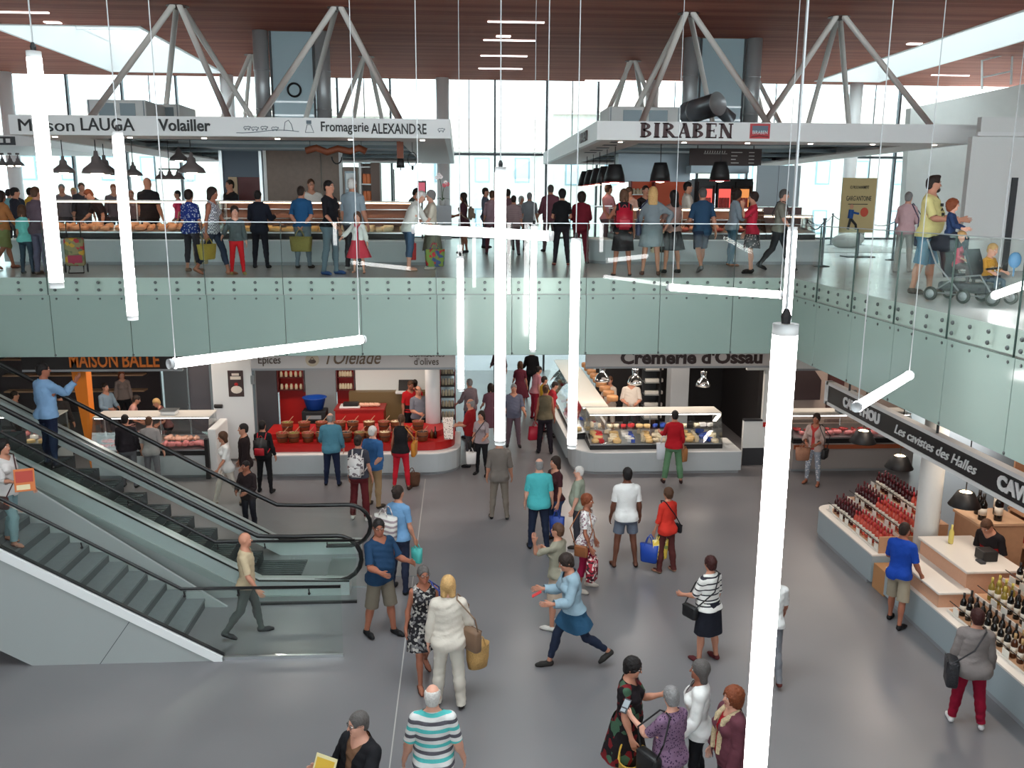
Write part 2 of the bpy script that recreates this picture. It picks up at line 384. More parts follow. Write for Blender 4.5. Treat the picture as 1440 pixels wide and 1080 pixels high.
def garment(kind, typ, **k):
    key = (kind, typ, LOD, tuple(sorted(k.items()))); hq = .0125*(1.4 if LOD else 1)
    if key in _GARM: return _GARM[key]
    B = body_template(kind); V, F, N, Wt, wa, t, S = (B[q] for q in 'V F N W wa t S'.split()); z = V[:, 2]; y = V[:, 1]; x = V[:, 0]
    arm = wa > .5
    if typ == 'top':
        o = k.get('off', .013); hem = k.get('hem', .90); sl = k.get('sleeve', .2); nk = k.get('neck', 1.475); vn = k.get('vee', .02)
        s = np.where(arm, sl-t, np.minimum(z-hem, nk+np.clip(y, -.1, .1)*.35-vn*2*np.clip(1-np.abs(x)/.07, 0, 1)*(y < 0)-z))
        if sl <= .06: s = np.minimum(s, np.where(z > 1.0, .148*S['sh']+.02-np.abs(x)+(1.40-z)*.12, 1))
        if k.get('open'): s = np.minimum(s, np.where((y < -.03) & ~arm, np.abs(x)-.035-.05*_sstep(1.3, 1.45, z), 1))
        oo = o+np.where(arm, k.get('slo', .006)*_sstep(.05, .2, t), k.get('flare', .012)*(1-_sstep(.86, 1.1, z)))
        if k.get('crease', 1): oo = oo+.0035*np.sin(z*70+x*25+y*30)*np.where(arm, .6, 1)
        (P, w, rest), T = clip(V+N*oo[:, None], F, s, [Wt, V])
        if k.get('skirt'):
            hem2, fl = k['skirt']; rings = []; zt = hem+.05
            for i in range(9):
                zz = zt+(hem2-zt)*i/8; zc = max(zz, .90); a = np.interp(zc, TZ, S['a']); b = np.interp(zc, TZ, S['b']); c = np.interp(zc, TZ, S['c'])
                g = max(0, .90-zz); e = o+.012+.004*i; rings.append((zz, max(a, .15)+e+fl*g, b+.012+e+fl*g*.8, c+.006))
            LV, LF = loft(rings); LT = np.concatenate([LF[:, [0, 1, 2]], LF[:, [0, 2, 3]]])
            T = np.concatenate([T, LT+len(P)]); w = np.concatenate([w, skirt_weights(LV, S)]); rest = np.concatenate([rest, LV]); P = np.concatenate([P, LV])
    elif typ == 'skirt':
        hem2, fl = k['hem'], k.get('flare', .2); rings = []
        for i in range(10):
            zz = 1.05+(hem2-1.05)*i/9; zc = max(zz, .90); a = np.interp(zc, TZ, S['a']); b = np.interp(zc, TZ, S['b']); c = np.interp(zc, TZ, S['c'])
            g = max(0, .90-zz); rings.append((zz, a+.012+fl*g, b+.016+fl*g*.8, c+.006))
        P, LF = loft(rings); T = np.concatenate([LF[:, [0, 1, 2]], LF[:, [0, 2, 3]]]); w = skirt_weights(P, S); rest = P
    elif typ == 'legs':
        o = k.get('off', .011); top = k.get('top', 1.02); hem = k.get('hem', .055); fl = k.get('flare', .0)
        s = np.where(arm, -1, np.minimum(top-z, z-hem)); oo = o+fl*(1-_sstep(max(hem, .1), .85, z))+.003*np.sin(z*60+x*40)*(1-_sstep(.3, .9, z)*.7)
        foot = (z < .12) & (y < -.03); oo = np.where(foot, oo*.4, oo)
        (P, w, rest), T = clip(V+N*oo[:, None], F, s, [Wt, V])
    elif typ in ('shoe_l', 'shoe_r'):
        sg = 1 if typ == 'shoe_l' else -1; h = k.get('high', .085); lo = k.get('low', 0)
        zz = z-(.0 if not lo else .02)
        s = np.minimum(h-zz-.25*np.clip(-y-.02, 0, .05)*(1 if not lo else 1.5), x*sg)
        s = np.where(arm, -1, s); D = N*.0065; D[:, 2] = np.where(z < .02, np.minimum(D[:, 2], -.004), D[:, 2])
        (P, w, rest), T = clip(V+D, F, s, [Wt, V])
    elif typ == 'hair':
        st = k['style']; gx = grid([(-.16, .16, hq)]); gy = grid([(-.15, .19, hq)]); gz = grid([(1.34, 1.82, hq)])
        G = np.stack(np.meshgrid(gx, gy, gz, indexing='ij'), -1); Q = G.copy(); Q[..., 0] = np.abs(Q[..., 0]); zz = G[..., 2]; yy = G[..., 1]
        nz = .005*np.sin(G[..., 0]*90)*np.sin(yy*80)*np.sin(zz*85)
        face = _ell(G, (0, -.115, 1.598), (.068, .082, .108))
        if st in ('short', 'bald', 'thin', 'bun', 'quiff'):
            d = _ell(G, (0, .010, 1.661), (.084, .104, .106))+nz
            d = _sm(d, _ell(G, (0, .055, 1.60), (.066, .045, .06)), .02)
            d = _smax(d, -face, .012); d = _smax(d, -_ell(Q, (.09, -.02, 1.605), (.04, .05, .055)), .01); d = np.maximum(d, 1.555-zz)
            if st == 'bald': d = _smax(d, -_ell(G, (0, -.04, 1.745), (.085, .125, .078)), .01)
            if st == 'bun': d = np.minimum(d, _ell(G, (0, .115, 1.70), (.045, .042, .042)))
            if st == 'quiff': d = _sm(d, _ell(G, (0, -.045, 1.745), (.06, .05, .028)), .02)
        elif st == 'curly':
            d = _ell(G, (0, .018, 1.655), (.112, .125, .125))+2.2*nz; d = _sm(d, _ell(G, (0, .05, 1.57), (.10, .075, .08)), .03); d = _smax(d, -_ell(G, (0, -.125, 1.60), (.07, .085, .10)), .015)
        elif st == 'crop':
            d = _ell(G, (0, .012, 1.666), (.092, .110, .110))+1.3*nz; d = _sm(d, _ell(G, (0, .055, 1.595), (.072, .048, .065)), .02); d = _smax(d, -_ell(G, (0, -.12, 1.590), (.068, .085, .105)), .012); d = np.maximum(d, 1.545-zz)
        else:
            d = _ell(G, (0, .012, 1.663), (.092, .110, .110))+.6*nz; lo = 1.50 if st == 'bob' else 1.40
            d = _sm(d, _cap(Q, (.045, .035, 1.62), (.05, .05, lo+.03), .052, .045), .03)
            if st == 'long': d = _sm(d, _ell(G, (0, .085, 1.45), (.085, .038, .11)), .03)
            if st == 'pony': d = _sm(_ell(G, (0, .010, 1.661), (.084, .104, .106)), _cap(G, (0, .10, 1.68), (0, .13, 1.50), .03, .018), .02)
            d = _smax(d, -_ell(G, (0, -.125, 1.585), (.064, .09, .118)), .012); d = np.maximum(d, lo-zz)
        P, T = surfnets(gx, gy, gz, d); w = np.zeros((len(P), len(BONES))); w[:, BI['head']] = 1; rest = P
    _GARM[key] = (P, T, w, rest); return _GARM[key]

def rx(a): c, s = math.cos(a), math.sin(a); return np.array([[1, 0, 0], [0, c, -s], [0, s, c]])
def ry(a): c, s = math.cos(a), math.sin(a); return np.array([[c, 0, s], [0, 1, 0], [-s, 0, c]])
def rz_(a): c, s = math.cos(a), math.sin(a); return np.array([[c, -s, 0], [s, c, 0], [0, 0, 1]])
def _T(p, M, sc=1.0):
    A = np.eye(4); A[:3, :3] = M*sc; A[:3, 3] = p-(M*sc)@p; return A
def fk(S, pose, hs=1.0):
    g = pose.get; d = R; off = SH*np.array([S['sh'], 1, 1])-SH; J = {}
    ln, sd, tw = g('torso', (0, 0, 0)); nod, tilt, turn = g('head', (0, 0, 0)); X = {}
    X['pelvis'] = _T(np.array([0, 0, .95]), rx(d(-g('pelvis', 0))*-1))
    Ms = rx(d(ln)*.5)@ry(d(sd)*.5)@rz_(d(tw)*.5)
    X['spine'] = X['pelvis']@_T(np.array([0, 0, 1.0]), Ms); X['chest'] = X['spine']@_T(np.array([0, 0, 1.2]), Ms)
    X['head'] = X['chest']@_T(np.array([0, .01, 1.50]), rz_(d(turn))@rx(d(nod))@ry(d(tilt)), hs)
    for s, sg in (('l', 1), ('r', -1)):
        m = np.array([sg, 1, 1]); sh = (SH+off)*m; el = (EL+off)*m; wr = (WR+off)*m
        fl, ab, tws = g(s+'a', (4, -12, 0)); ef = g(s+'e', 14)
        A = rx(d(-fl))@ry(d(-ab*sg))@_axis(AX*m, d(-tws*sg)); X[s+'ua'] = X['chest']@_T(sh, A)
        E = rx(d(-ef)) if not g(s+'ei') else rz_(d(0))@ry(d(ef*sg))
        X[s+'fa'] = X[s+'ua']@_T(el, E); X[s+'ha'] = X[s+'fa']@_T(wr, ry(d(4*sg)))
        J[s+'hand'] = (X[s+'ha']@np.append(wr+AX*m*.085, 1))[:3]; J[s+'elbow'] = (X[s+'fa']@np.append(el, 1))[:3]; J[s+'sh'] = (X['chest']@np.append(np.array([.11*sg, .01, 1.47]), 1))[:3]
        hip = np.array([.09*sg, 0, .90]); kn = np.array([.092*sg, 0, .48]); an = np.array([.095*sg, .012, .085])
        hf, ha = g(s+'l', (0, 2)); kf = g(s+'k', 2)
        X[s+'th'] = X['pelvis']@_T(hip, rx(d(-hf))@ry(d(-ha*sg))); X[s+'sh'] = X[s+'th']@_T(kn, rx(d(kf)))
        pitch = -hf+kf; fix = -pitch if g(s+'f') is None else g(s+'f')
        if g(s+'f') is None and pitch > 12: fix = -pitch*.45
        X[s+'ft'] = X[s+'sh']@_T(an, rx(d(fix)))
        J[s+'hip'] = (X['pelvis']@np.append(np.array([.17*sg, 0, .95]), 1))[:3]
    J['back'] = (X['chest']@np.array([0, .13, 1.28, 1]))[:3]; J['chest'] = (X['chest']@np.array([0, -.13, 1.28, 1]))[:3]; J['head'] = (X['head']@np.array([0, 0, 1.65, 1]))[:3]
    return np.stack([X[b] for b in BONES]), J, X
def _axis(a, t):
    a = np.asarray(a)/np.linalg.norm(a); K = np.array([[0, -a[2], a[1]], [a[2], 0, -a[0]], [-a[1], a[0], 0]]); return np.eye(3)+math.sin(t)*K+(1-math.cos(t))*(K@K)
def skin(V, Wt, XM):
    M = np.einsum('nb,bij->nij', Wt, XM); return np.einsum('nij,nj->ni', M[:, :3, :3], V)+M[:, :3, 3]
def npmesh(name, V, F, mats, mi=None, rest=None):
    me = bpy.data.meshes.new(name); n = F.shape[1]
    me.vertices.add(len(V)); me.vertices.foreach_set('co', np.ascontiguousarray(V, np.float32).ravel())
    me.loops.add(F.size); me.loops.foreach_set('vertex_index', F.astype(np.int32).ravel())
    me.polygons.add(len(F)); me.polygons.foreach_set('loop_start', np.arange(0, F.size, n, dtype=np.int32))
    for m in mats: me.materials.append(m)
    if mi is not None: me.polygons.foreach_set('material_index', mi.astype(np.int32))
    me.polygons.foreach_set('use_smooth', np.ones(len(F), bool))
    if rest is not None:
        a = me.attributes.new('rest', 'FLOAT_VECTOR', 'POINT'); a.data.foreach_set('vector', np.ascontiguousarray(rest, np.float32).ravel())
    me.update(calc_edges=True); return me
# ---- cloth: plain or patterned, the pattern fixed to the garment
def cloth(col, pat=None, col2=None, p=1.0, rough=0.85, obj=False):
    key = ('cloth', tuple(round(c, 4) for c in col), pat, col2, p, obj)
    if key in _M: return _M[key]
    m, nt, b = newmat('cloth'); b.inputs['Roughness'].default_value = rough; b.inputs['Specular IOR Level'].default_value = 0.25
    b.inputs['Base Color'].default_value = (*col, 1); L = nt.links.new; N = nt.nodes.new
    if obj: tcn = N('ShaderNodeTexCoord'); VEC = tcn.outputs['Object']
    else: at = N('ShaderNodeAttribute'); at.attribute_name = 'rest'; VEC = at.outputs['Vector']
    nz = N('ShaderNodeTexNoise'); nz.inputs['Scale'].default_value = 9; nz.inputs['Detail'].default_value = 3; L(VEC, nz.inputs['Vector'])
    bp = N('ShaderNodeBump'); bp.inputs['Strength'].default_value = 0.6; bp.inputs['Distance'].default_value = 0.03; L(nz.outputs['Fac'], bp.inputs['Height']); L(bp.outputs['Normal'], b.inputs['Normal'])
    if pat:
        if pat == 'stripe' or pat == 'vstripe':
            sp = N('ShaderNodeSeparateXYZ'); L(VEC, sp.inputs[0]); mu = N('ShaderNodeMath'); mu.operation = 'MULTIPLY'; mu.inputs[1].default_value = p
            L(sp.outputs['Z' if pat == 'stripe' else 'X'], mu.inputs[0]); fr = N('ShaderNodeMath'); fr.operation = 'FRACT'; L(mu.outputs[0], fr.inputs[0]); fac = fr.outputs[0]
        elif pat == 'dots':
            v = N('ShaderNodeTexVoronoi'); v.inputs['Scale'].default_value = p; L(VEC, v.inputs['Vector']); fac = v.outputs['Distance']
        elif pat == 'check':
            v = N('ShaderNodeTexChecker'); v.inputs['Scale'].default_value = p; L(VEC, v.inputs['Vector']); fac = v.outputs['Fac']
        else:
            v = N('ShaderNodeTexVoronoi'); v.inputs['Scale'].default_value = p; L(VEC, v.inputs['Vector']); fac = v.outputs['Color']
        cr = N('ShaderNodeValToRGB'); cr.color_ramp.interpolation = 'CONSTANT'; cols = [col]+list(col2)
        n = len(cols); el = cr.color_ramp.elements; el[0].position = 0; el[0].color = (*cols[0], 1); el[1].position = (1/n if pat not in ('dots',) else .32); el[1].color = (*cols[1], 1)
        if pat == 'dots': el[0].color = (*cols[1], 1); el[1].color = (*cols[0], 1)
        for i in range(2, n): e = el.new(i/n); e.color = (*cols[i], 1)
        if fac.type == 'RGBA' or fac.name == 'Color':
            sx = N('ShaderNodeSeparateColor'); L(fac, sx.inputs[0]); fac = sx.outputs[0]
        L(fac, cr.inputs[0]); L(cr.outputs[0], b.inputs['Base Color'])
    _M[key] = m; return m
def stripemat(name, c1, c2, freq):
    m, nt, b = newmat(name); N = nt.nodes.new; L = nt.links.new; tc = N('ShaderNodeTexCoord'); sp = N('ShaderNodeSeparateXYZ'); mu = N('ShaderNodeMath'); mu.operation = 'MULTIPLY'; mu.inputs[1].default_value = freq; fr = N('ShaderNodeMath'); fr.operation = 'FRACT'
    gt = N('ShaderNodeMath'); gt.operation = 'GREATER_THAN'; gt.inputs[1].default_value = .55; mx = N('ShaderNodeMix'); mx.data_type = 'RGBA'; mx.inputs[6].default_value = (*c1, 1); mx.inputs[7].default_value = (*c2, 1)
    L(tc.outputs['Object'], sp.inputs[0]); L(sp.outputs['Z'], mu.inputs[0]); L(mu.outputs[0], fr.inputs[0]); L(fr.outputs[0], gt.inputs[0]); L(gt.outputs[0], mx.inputs[0]); L(mx.outputs[2], b.inputs['Base Color']); b.inputs['Roughness'].default_value = .8; return m
def skinmat(tone):
    k = ('skin', tone)
    if k in _M: return _M[k]
    c = {'fair': rgb(214, 160, 138), 'mid': rgb(190, 134, 110), 'tan': rgb(158, 100, 78), 'dark': rgb(110, 68, 52)}[tone]
    m = mat('skin_'+tone, c, .55, noise=.06, scale=14, spec=.35); _M[k] = m; return m
def lipmat(): return mat('lips', rgb(160, 82, 78), .5)
HAIRC = {'black': rgb(28, 24, 24), 'dark': rgb(44, 33, 28), 'brown': rgb(82, 56, 40), 'auburn': rgb(120, 62, 36), 'red': rgb(58, 26, 24), 'blond': rgb(190, 152, 100), 'grey': rgb(130, 128, 128), 'white': rgb(205, 202, 198), 'salt': rgb(88, 84, 82)}
def hairmat(c): return mat('hair_'+c, HAIRC[c], .6, noise=.35, scale=60, bump=.5, spec=.3)
_EYE = None
def person(label, loc, height=1.72, face=0.0, body='man', pose=None, skin_='mid', hair=('short', 'dark'), wear=(), shoes=None, group=None, hs=1.0, zfix=None, cat='person'):
    """loc: where the figure stands; face: 0 looks to the camera side, 90 to the right, 180 away. wear: [(name, type, cloth, params)]"""
    global LOD
    LOD = 0 if np.linalg.norm(np.asarray(loc)-CAM) < 14.6 else 1
    pose = pose or {}; B = body_template(body); S = B['S']; XM, J, X = fk(S, pose, hs); sc = height/1.75
    V = skin(B['V'], B['W'], XM); top = V[:, 2].max(); low = V[:, 2].min()
    dz = -low if zfix is None else zfix/sc
    Mz = rz_(R(face))
    fin = lambda P: (P+[0, 0, dz])*sc
    root = link('person', npmesh('person', fin(V), B['F'], [skinmat(skin_), lipmat()], B['lip'].astype(int)), None, tuple(loc), R(face))
    tag(root, label, cat, group)
    # eyes and brows
    hc = hair[1] if hair else 'brown'; em = [mat('eye_white', (.75, .72, .70), .3), mat('eye_iris', (.03, .02, .015), .25), hairmat(hc if hc not in ('white', 'blond') else 'brown')]
    for s in (-1, 1):
        e = MB(); e.ball((.033*s, -.079, 1.648), (.014, .012, .008), 8, 5); e.cur = 1; e.ball((.033*s, -.0865, 1.648), (.0062, .006, .0065), 8, 5)
        e.cur = 2; e.tube([(.018*s, -.0945, 1.667), (.034*s, -.0915, 1.671), (.050*s, -.078, 1.666)], .0035, 5)
        ev = np.array(e.v); w = np.zeros((len(ev), len(BONES))); w[:, BI['head']] = 1; e.v = [tuple(q) for q in fin(skin(ev, w, XM))]
        e.build('eye', em, root, True)
    if hair and hair[0] != 'none':
        P, T, w, rest = garment('man', 'hair', style=hair[0]); link('hair', npmesh('hair', fin(skin(P, w, XM)), T, [hairmat(hair[1])]), root)
    for it in wear:
        nm, ty, mt, kw = it; P, T, w, rest = garment(body, ty, **kw)
        link(nm, npmesh(nm, fin(skin(P, w, XM)), T, [mt], None, rest), root)
    if shoes:
        smt, kw = shoes
        for q in ('shoe_l', 'shoe_r'):
            P, T, w, rest = garment(body, q, **kw); link('shoe', npmesh('shoe', fin(skin(P, w, XM)), T, [smt], None, rest), root)
    out = {k: np.asarray(loc)+Mz@fin(v) for k, v in J.items()}; out['root'] = root; out['M'] = Mz; out['sc'] = sc
    out['fx'] = lambda p, bone='head': np.asarray(loc)+Mz@fin((X[bone]@np.append(np.asarray(p, float), 1))[:3])
    out['loc_'] = lambda p, bone='head': fin((X[bone]@np.append(np.asarray(p, float), 1))[:3])
    return out
def glasses(P, m=None):
    """thin spectacles, worn: a part of the person"""
    b = MB(); f = P['loc_']
    for s in (-1, 1):
        b.tube([f((.033*s+.024*math.cos(a), -.099+abs(math.cos(a))*.004, 1.646+.018*math.sin(a))) for a in np.arange(0, 2*PI, PI/6)], .0028, 4, closed=True)
        b.tube([f((.057*s, -.094, 1.65)), f((.082*s, -.05, 1.652)), f((.084*s, .02, 1.648))], .0028, 4)
    b.tube([f((-.01, -.103, 1.65)), f((.01, -.103, 1.65))], .0028, 4)
    b.build('glasses', m or mat('glasses_frame', (.02, .018, .018), .4), P['root'])
# wardrobe shortcuts
def top(c, name='shirt', **k): return (name, 'top', c, k)
def legs(c, name='trousers', **k): return (name, 'legs', c, k)
def skirt(c, name='skirt', **k): return (name, 'skirt', c, k)
def dress(c, hem, name='dress', fl=.22, **k): return (name, 'top', c, dict(skirt=(hem, fl), hem=.95, **k))
def C8(r, g, b): return cloth(rgb(r, g, b))
SHOE = lambda r, g, b: (cloth(rgb(r, g, b), rough=.6), {})
SANDAL = lambda r, g, b: (cloth(rgb(r, g, b), rough=.6), {'low': 1, 'high': .022})
STAND = dict(la=(4, -12, 0), le=14, ra=(2, -11, 0), re=18, ll=(2, 4), rl=(-3, 4), lk=3, rk=3)
WALK = dict(la=(-18, -11, 0), le=16, ra=(22, -11, 0), re=24, ll=(21, 1), lk=8, rl=(-15, 1), rk=20, torso=(5, 0, 4))
WALK2 = dict(ra=(-18, -11, 0), re=16, la=(22, -11, 0), le=24, rl=(24, 1), rk=8, ll=(-16, 1), lk=20, torso=(5, 0, -4))
HOLD = dict(la=(16, -8, -42), le=74, ra=(14, -8, -46), re=78, ll=(2, 4), rl=(-3, 4))
REACH = dict(la=(10, -11, 0), le=30, ra=(55, -8, 0), re=25, ll=(3, 3), rl=(-4, 3), torso=(14, 0, 0))
def mix(a, **k): q = dict(a); q.update(k); return q
# ================================================================ shared materials
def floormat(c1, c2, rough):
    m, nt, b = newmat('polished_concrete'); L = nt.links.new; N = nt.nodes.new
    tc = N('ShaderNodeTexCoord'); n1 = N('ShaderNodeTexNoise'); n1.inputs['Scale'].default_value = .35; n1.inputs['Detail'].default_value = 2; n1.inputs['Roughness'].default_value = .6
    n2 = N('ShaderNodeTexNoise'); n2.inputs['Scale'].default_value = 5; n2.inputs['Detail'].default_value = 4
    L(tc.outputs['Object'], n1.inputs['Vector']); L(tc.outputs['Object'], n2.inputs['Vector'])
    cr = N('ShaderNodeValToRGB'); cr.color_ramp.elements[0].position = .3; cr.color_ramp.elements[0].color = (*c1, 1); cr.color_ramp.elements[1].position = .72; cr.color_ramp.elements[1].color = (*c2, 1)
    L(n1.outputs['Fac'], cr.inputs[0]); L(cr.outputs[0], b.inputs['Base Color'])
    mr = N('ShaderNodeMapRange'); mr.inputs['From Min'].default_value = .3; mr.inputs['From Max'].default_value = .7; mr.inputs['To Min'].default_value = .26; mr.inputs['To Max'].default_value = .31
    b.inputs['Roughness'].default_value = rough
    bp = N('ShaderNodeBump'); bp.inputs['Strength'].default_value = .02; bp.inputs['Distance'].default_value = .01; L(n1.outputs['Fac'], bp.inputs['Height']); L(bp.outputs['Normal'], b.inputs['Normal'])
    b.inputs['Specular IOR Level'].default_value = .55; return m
def woodceil():
    m, nt, b = newmat('slatted_timber_ceiling'); L = nt.links.new; N = nt.nodes.new
    tc = N('ShaderNodeTexCoord'); sp = N('ShaderNodeSeparateXYZ'); L(tc.outputs['Object'], sp.inputs[0])
    mu = N('ShaderNodeMath'); mu.operation = 'MULTIPLY'; mu.inputs[1].default_value = 7.2; L(sp.outputs['Y'], mu.inputs[0])
    fr = N('ShaderNodeMath'); fr.operation = 'FRACT'; L(mu.outputs[0], fr.inputs[0]); fl = N('ShaderNodeMath'); fl.operation = 'FLOOR'; L(mu.outputs[0], fl.inputs[0])
    wn = N('ShaderNodeTexWhiteNoise'); wn.noise_dimensions = '1D'; L(fl.outputs[0], wn.inputs['W'])
    ns = N('ShaderNodeTexNoise'); ns.inputs['Scale'].default_value = 1.5; mp = N('ShaderNodeMapping'); mp.inputs['Scale'].default_value = (.6, 14, 1); L(tc.outputs['Object'], mp.inputs[0]); L(mp.outputs[0], ns.inputs['Vector']); ns.inputs['Detail'].default_value = 4
    ad = N('ShaderNodeMath'); ad.operation = 'ADD'; L(wn.outputs['Value'], ad.inputs[0]); L(ns.outputs['Fac'], ad.inputs[1])
    cr = N('ShaderNodeValToRGB'); cr.color_ramp.elements[0].position = .25; cr.color_ramp.elements[0].color = (*rgb(146, 82, 66), 1); cr.color_ramp.elements[1].position = 1.0; cr.color_ramp.elements[1].color = (*rgb(184, 112, 92), 1)
    hv = N('ShaderNodeMath'); hv.operation = 'MULTIPLY'; hv.inputs[1].default_value = .62; L(ad.outputs[0], hv.inputs[0]); L(hv.outputs[0], cr.inputs[0])
    gp = N('ShaderNodeMath'); gp.operation = 'GREATER_THAN'; gp.inputs[1].default_value = .14; L(fr.outputs[0], gp.inputs[0])
    mx = N('ShaderNodeMix'); mx.data_type = 'RGBA'; mx.inputs[6].default_value = (*rgb(86, 46, 38), 1); L(gp.outputs[0], mx.inputs[0]); L(cr.outputs[0], mx.inputs[7]); L(mx.outputs[2], b.inputs['Base Color'])
    b.inputs['Roughness'].default_value = .75; b.inputs['Specular IOR Level'].default_value = .2
    bp = N('ShaderNodeBump'); bp.inputs['Strength'].default_value = .5; bp.inputs['Distance'].default_value = .02; L(gp.outputs[0], bp.inputs['Height']); L(bp.outputs['Normal'], b.inputs['Normal']); return m
PANE_ = glassmat('window_glass', (.96, .985, .985), .045); FLOOR = floormat(rgb(108, 107, 111), rgb(128, 126, 128), .32); FLOOR_LIT = floormat(rgb(186, 187, 188), rgb(204, 203, 202), .24); WOODC = woodceil()  # upper floor: same concrete, colour raised to stand in for reflected window light
WHITE = mat('white_lacquer', rgb(226, 228, 228), .45); OFFW = mat('off_white_paint', rgb(220, 222, 220), .6, noise=.02)
COUNT = mat('pale_grey_counter_front', rgb(178, 186, 190), .4, noise=.03, scale=4); CTOP = mat('white_counter_top', rgb(226, 220, 212), .3)
BLACK = mat('black_matt', rgb(24, 24, 26), .5); DARK = mat('dark_grey', rgb(52, 54, 58), .5); STEEL = mat('brushed_steel', rgb(190, 194, 196), .3, metal=.9); CHROME = mat('chrome', rgb(220, 222, 224), .12, metal=1.0)
DSTEEL = mat('dark_steel', rgb(74, 82, 90), .35, metal=.5); REDL = mat('red_laminate', rgb(176, 22, 20), .35); ORANGE = mat('orange_paint', rgb(222, 120, 16), .5); WOODL = mat('pale_plywood', rgb(196, 152, 118), .5, noise=.12, scale=12)
WALNUT = mat('grey_brown_timber', rgb(124, 106, 94), .55, noise=.18, scale=9); TERRA = mat('terracotta_trim', rgb(158, 82, 52), .5); GREYP = mat('grey_panel', rgb(138, 142, 146), .5); ALU = mat('grey_aluminium', rgb(120, 132, 138), .4, metal=.4)
GLASS = glassmat('clear_glass', (.93, .97, .955), .05); GLASSG = glassmat('greenish_glass', (.95, .985, .97), .02); GLASSR = glassmat('clear_guard_glass', (.955, .985, .97), .006); PANE = glassmat('window_glass', (.96, .985, .985), .045); FPANE = glassmat('dimmed_facade_glass', (.70, .77, .78), .045); CASEG = glassmat('display_glass', (.97, .98, .98), .03)  # facade glass tint is added to dim the bright outside
SLABP = mat('pale_slab_edge', rgb(188, 198, 193), .5); CLAD = mat('frosted_green_glass_cladding', rgb(148, 168, 160), .16, noise=.02, scale=2, spec=.6); CONC = mat('pale_concrete', rgb(226, 230, 226), .7, noise=.06, scale=2.5, bump=.05)
STRUTM = mat('pale_painted_steel', rgb(232, 230, 224), .4); INK = mat('black_lettering', rgb(22, 22, 24), .5)

# ================================================================ floors
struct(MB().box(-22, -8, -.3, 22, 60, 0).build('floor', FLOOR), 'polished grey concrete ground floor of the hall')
struct(MB().box(-.875, 4, -.001, -.86, 20.2, .002).build('trim_1', mat('pale_joint', rgb(178, 176, 172), .6)), 'thin pale joint line across the floor')
UPF = struct(MB().prism([(-22, 16.1), (6.18, 16.1), (6.18, -8), (22, -8), (22, 34.0), (-22, 34.0)], 3.74, UZ).build('floor_upper', [FLOOR_LIT]), 'polished upper floor slab around the void')
struct(MB().prism([(-22, 16.09), (6.17, 16.09), (6.17, -8), (22, -8), (22, 34.0), (-22, 34.0)], 3.715, 3.74).build('ceiling_lower', mat('dark_soffit', rgb(92, 90, 90), .7)), 'dark soffit under the upper floor')
# floor hatch and socket covers on the ground floor
for px, py, w, d in ((530, 790, .55, .75),):
    c = onz(572, 798, 0); h = struct(MB().box(c[0]-w/2, c[1]-d/2, .0, c[0]+w/2, c[1]+d/2, .004).build('trim_2', mat('hatch_grey', rgb(128, 128, 126), .4)), 'square inspection hatch let into the floor')
    MB().box(c[0]-w/2-.012, c[1]-d/2-.012, 0, c[0]+w/2+.012, c[1]-d/2, .006).box(c[0]-w/2-.012, c[1]+d/2, 0, c[0]+w/2+.012, c[1]+d/2+.012, .006).box(c[0]-w/2-.012, c[1]-d/2, 0, c[0]-w/2, c[1]+d/2, .006).box(c[0]+w/2, c[1]-d/2, 0, c[0]+w/2+.012, c[1]+d/2, .006).build('frame', ALU, h)
# ================================================================ ceiling with two roof lights; a third (SKV), unseen, is added for light
SKL = (-12.1, 24.7, -8.3, 33.0); SKR = (13.1, 17.0, 15.4, 33.0); SKV = (-4.6, 5.0, 5.2, 11.6)
c = MB()
c.box(-22, -8, CZ, 22, SKV[1], CZ+.3).box(-22, SKV[3], CZ, 22, SKR[1], CZ+.3).box(-22, SKV[1], CZ, SKV[0], SKV[3], CZ+.3).box(SKV[2], SKV[1], CZ, 22, SKV[3], CZ+.3).box(-22, SKR[1], CZ, SKR[0], SKL[1], CZ+.3).box(SKR[2], SKR[1], CZ, 22, 34, CZ+.3)
c.box(-22, SKL[1], CZ, SKL[0], 34, CZ+.3).box(SKL[2], SKL[1], CZ, SKR[0], 34, CZ+.3).box(SKL[0], SKL[3], CZ, SKL[2], 34, CZ+.3).box(SKR[0], SKR[3], CZ, SKR[2], 34, CZ+.3)
struct(c.build('ceiling', WOODC), 'reddish slatted timber ceiling over the hall')
for i, (x0, y0, x1, y1) in enumerate((SKL, SKR, SKV)):
    w = MB(); t = .10; x0 += .02; y0 += .02; x1 -= .02; y1 -= .02
    w.box(x0-t, y0-t, CZ-.02, x0, y1+t, CZ+1.0).box(x1, y0-t, CZ-.02, x1+t, y1+t, CZ+1.0).box(x0, y0-t, CZ-.02, x1, y0, CZ+1.0).box(x0, y1, CZ-.02, x1, y1+t, CZ+1.0)
    k = struct(w.build('window_%d' % (10+i), WHITE), ('white lined roof light cut into the timber ceiling at left', 'long white lined roof light cut into the ceiling at right', 'wide white lined roof light added unseen over the void for light')[i])
    n = int((y1-y0)/2.2)
    for j in range(n):
        a = y0+(y1-y0)*j/n; b = y0+(y1-y0)*(j+1)/n
        MB().box(x0, a+.03, CZ+.94, x1, b-.03, CZ+.96).build('pane', PANE, k)
        if j: MB().box(x0, a-.03, CZ+.88, x1, a+.03, CZ+.98).build('glazing_bar', WHITE, k)
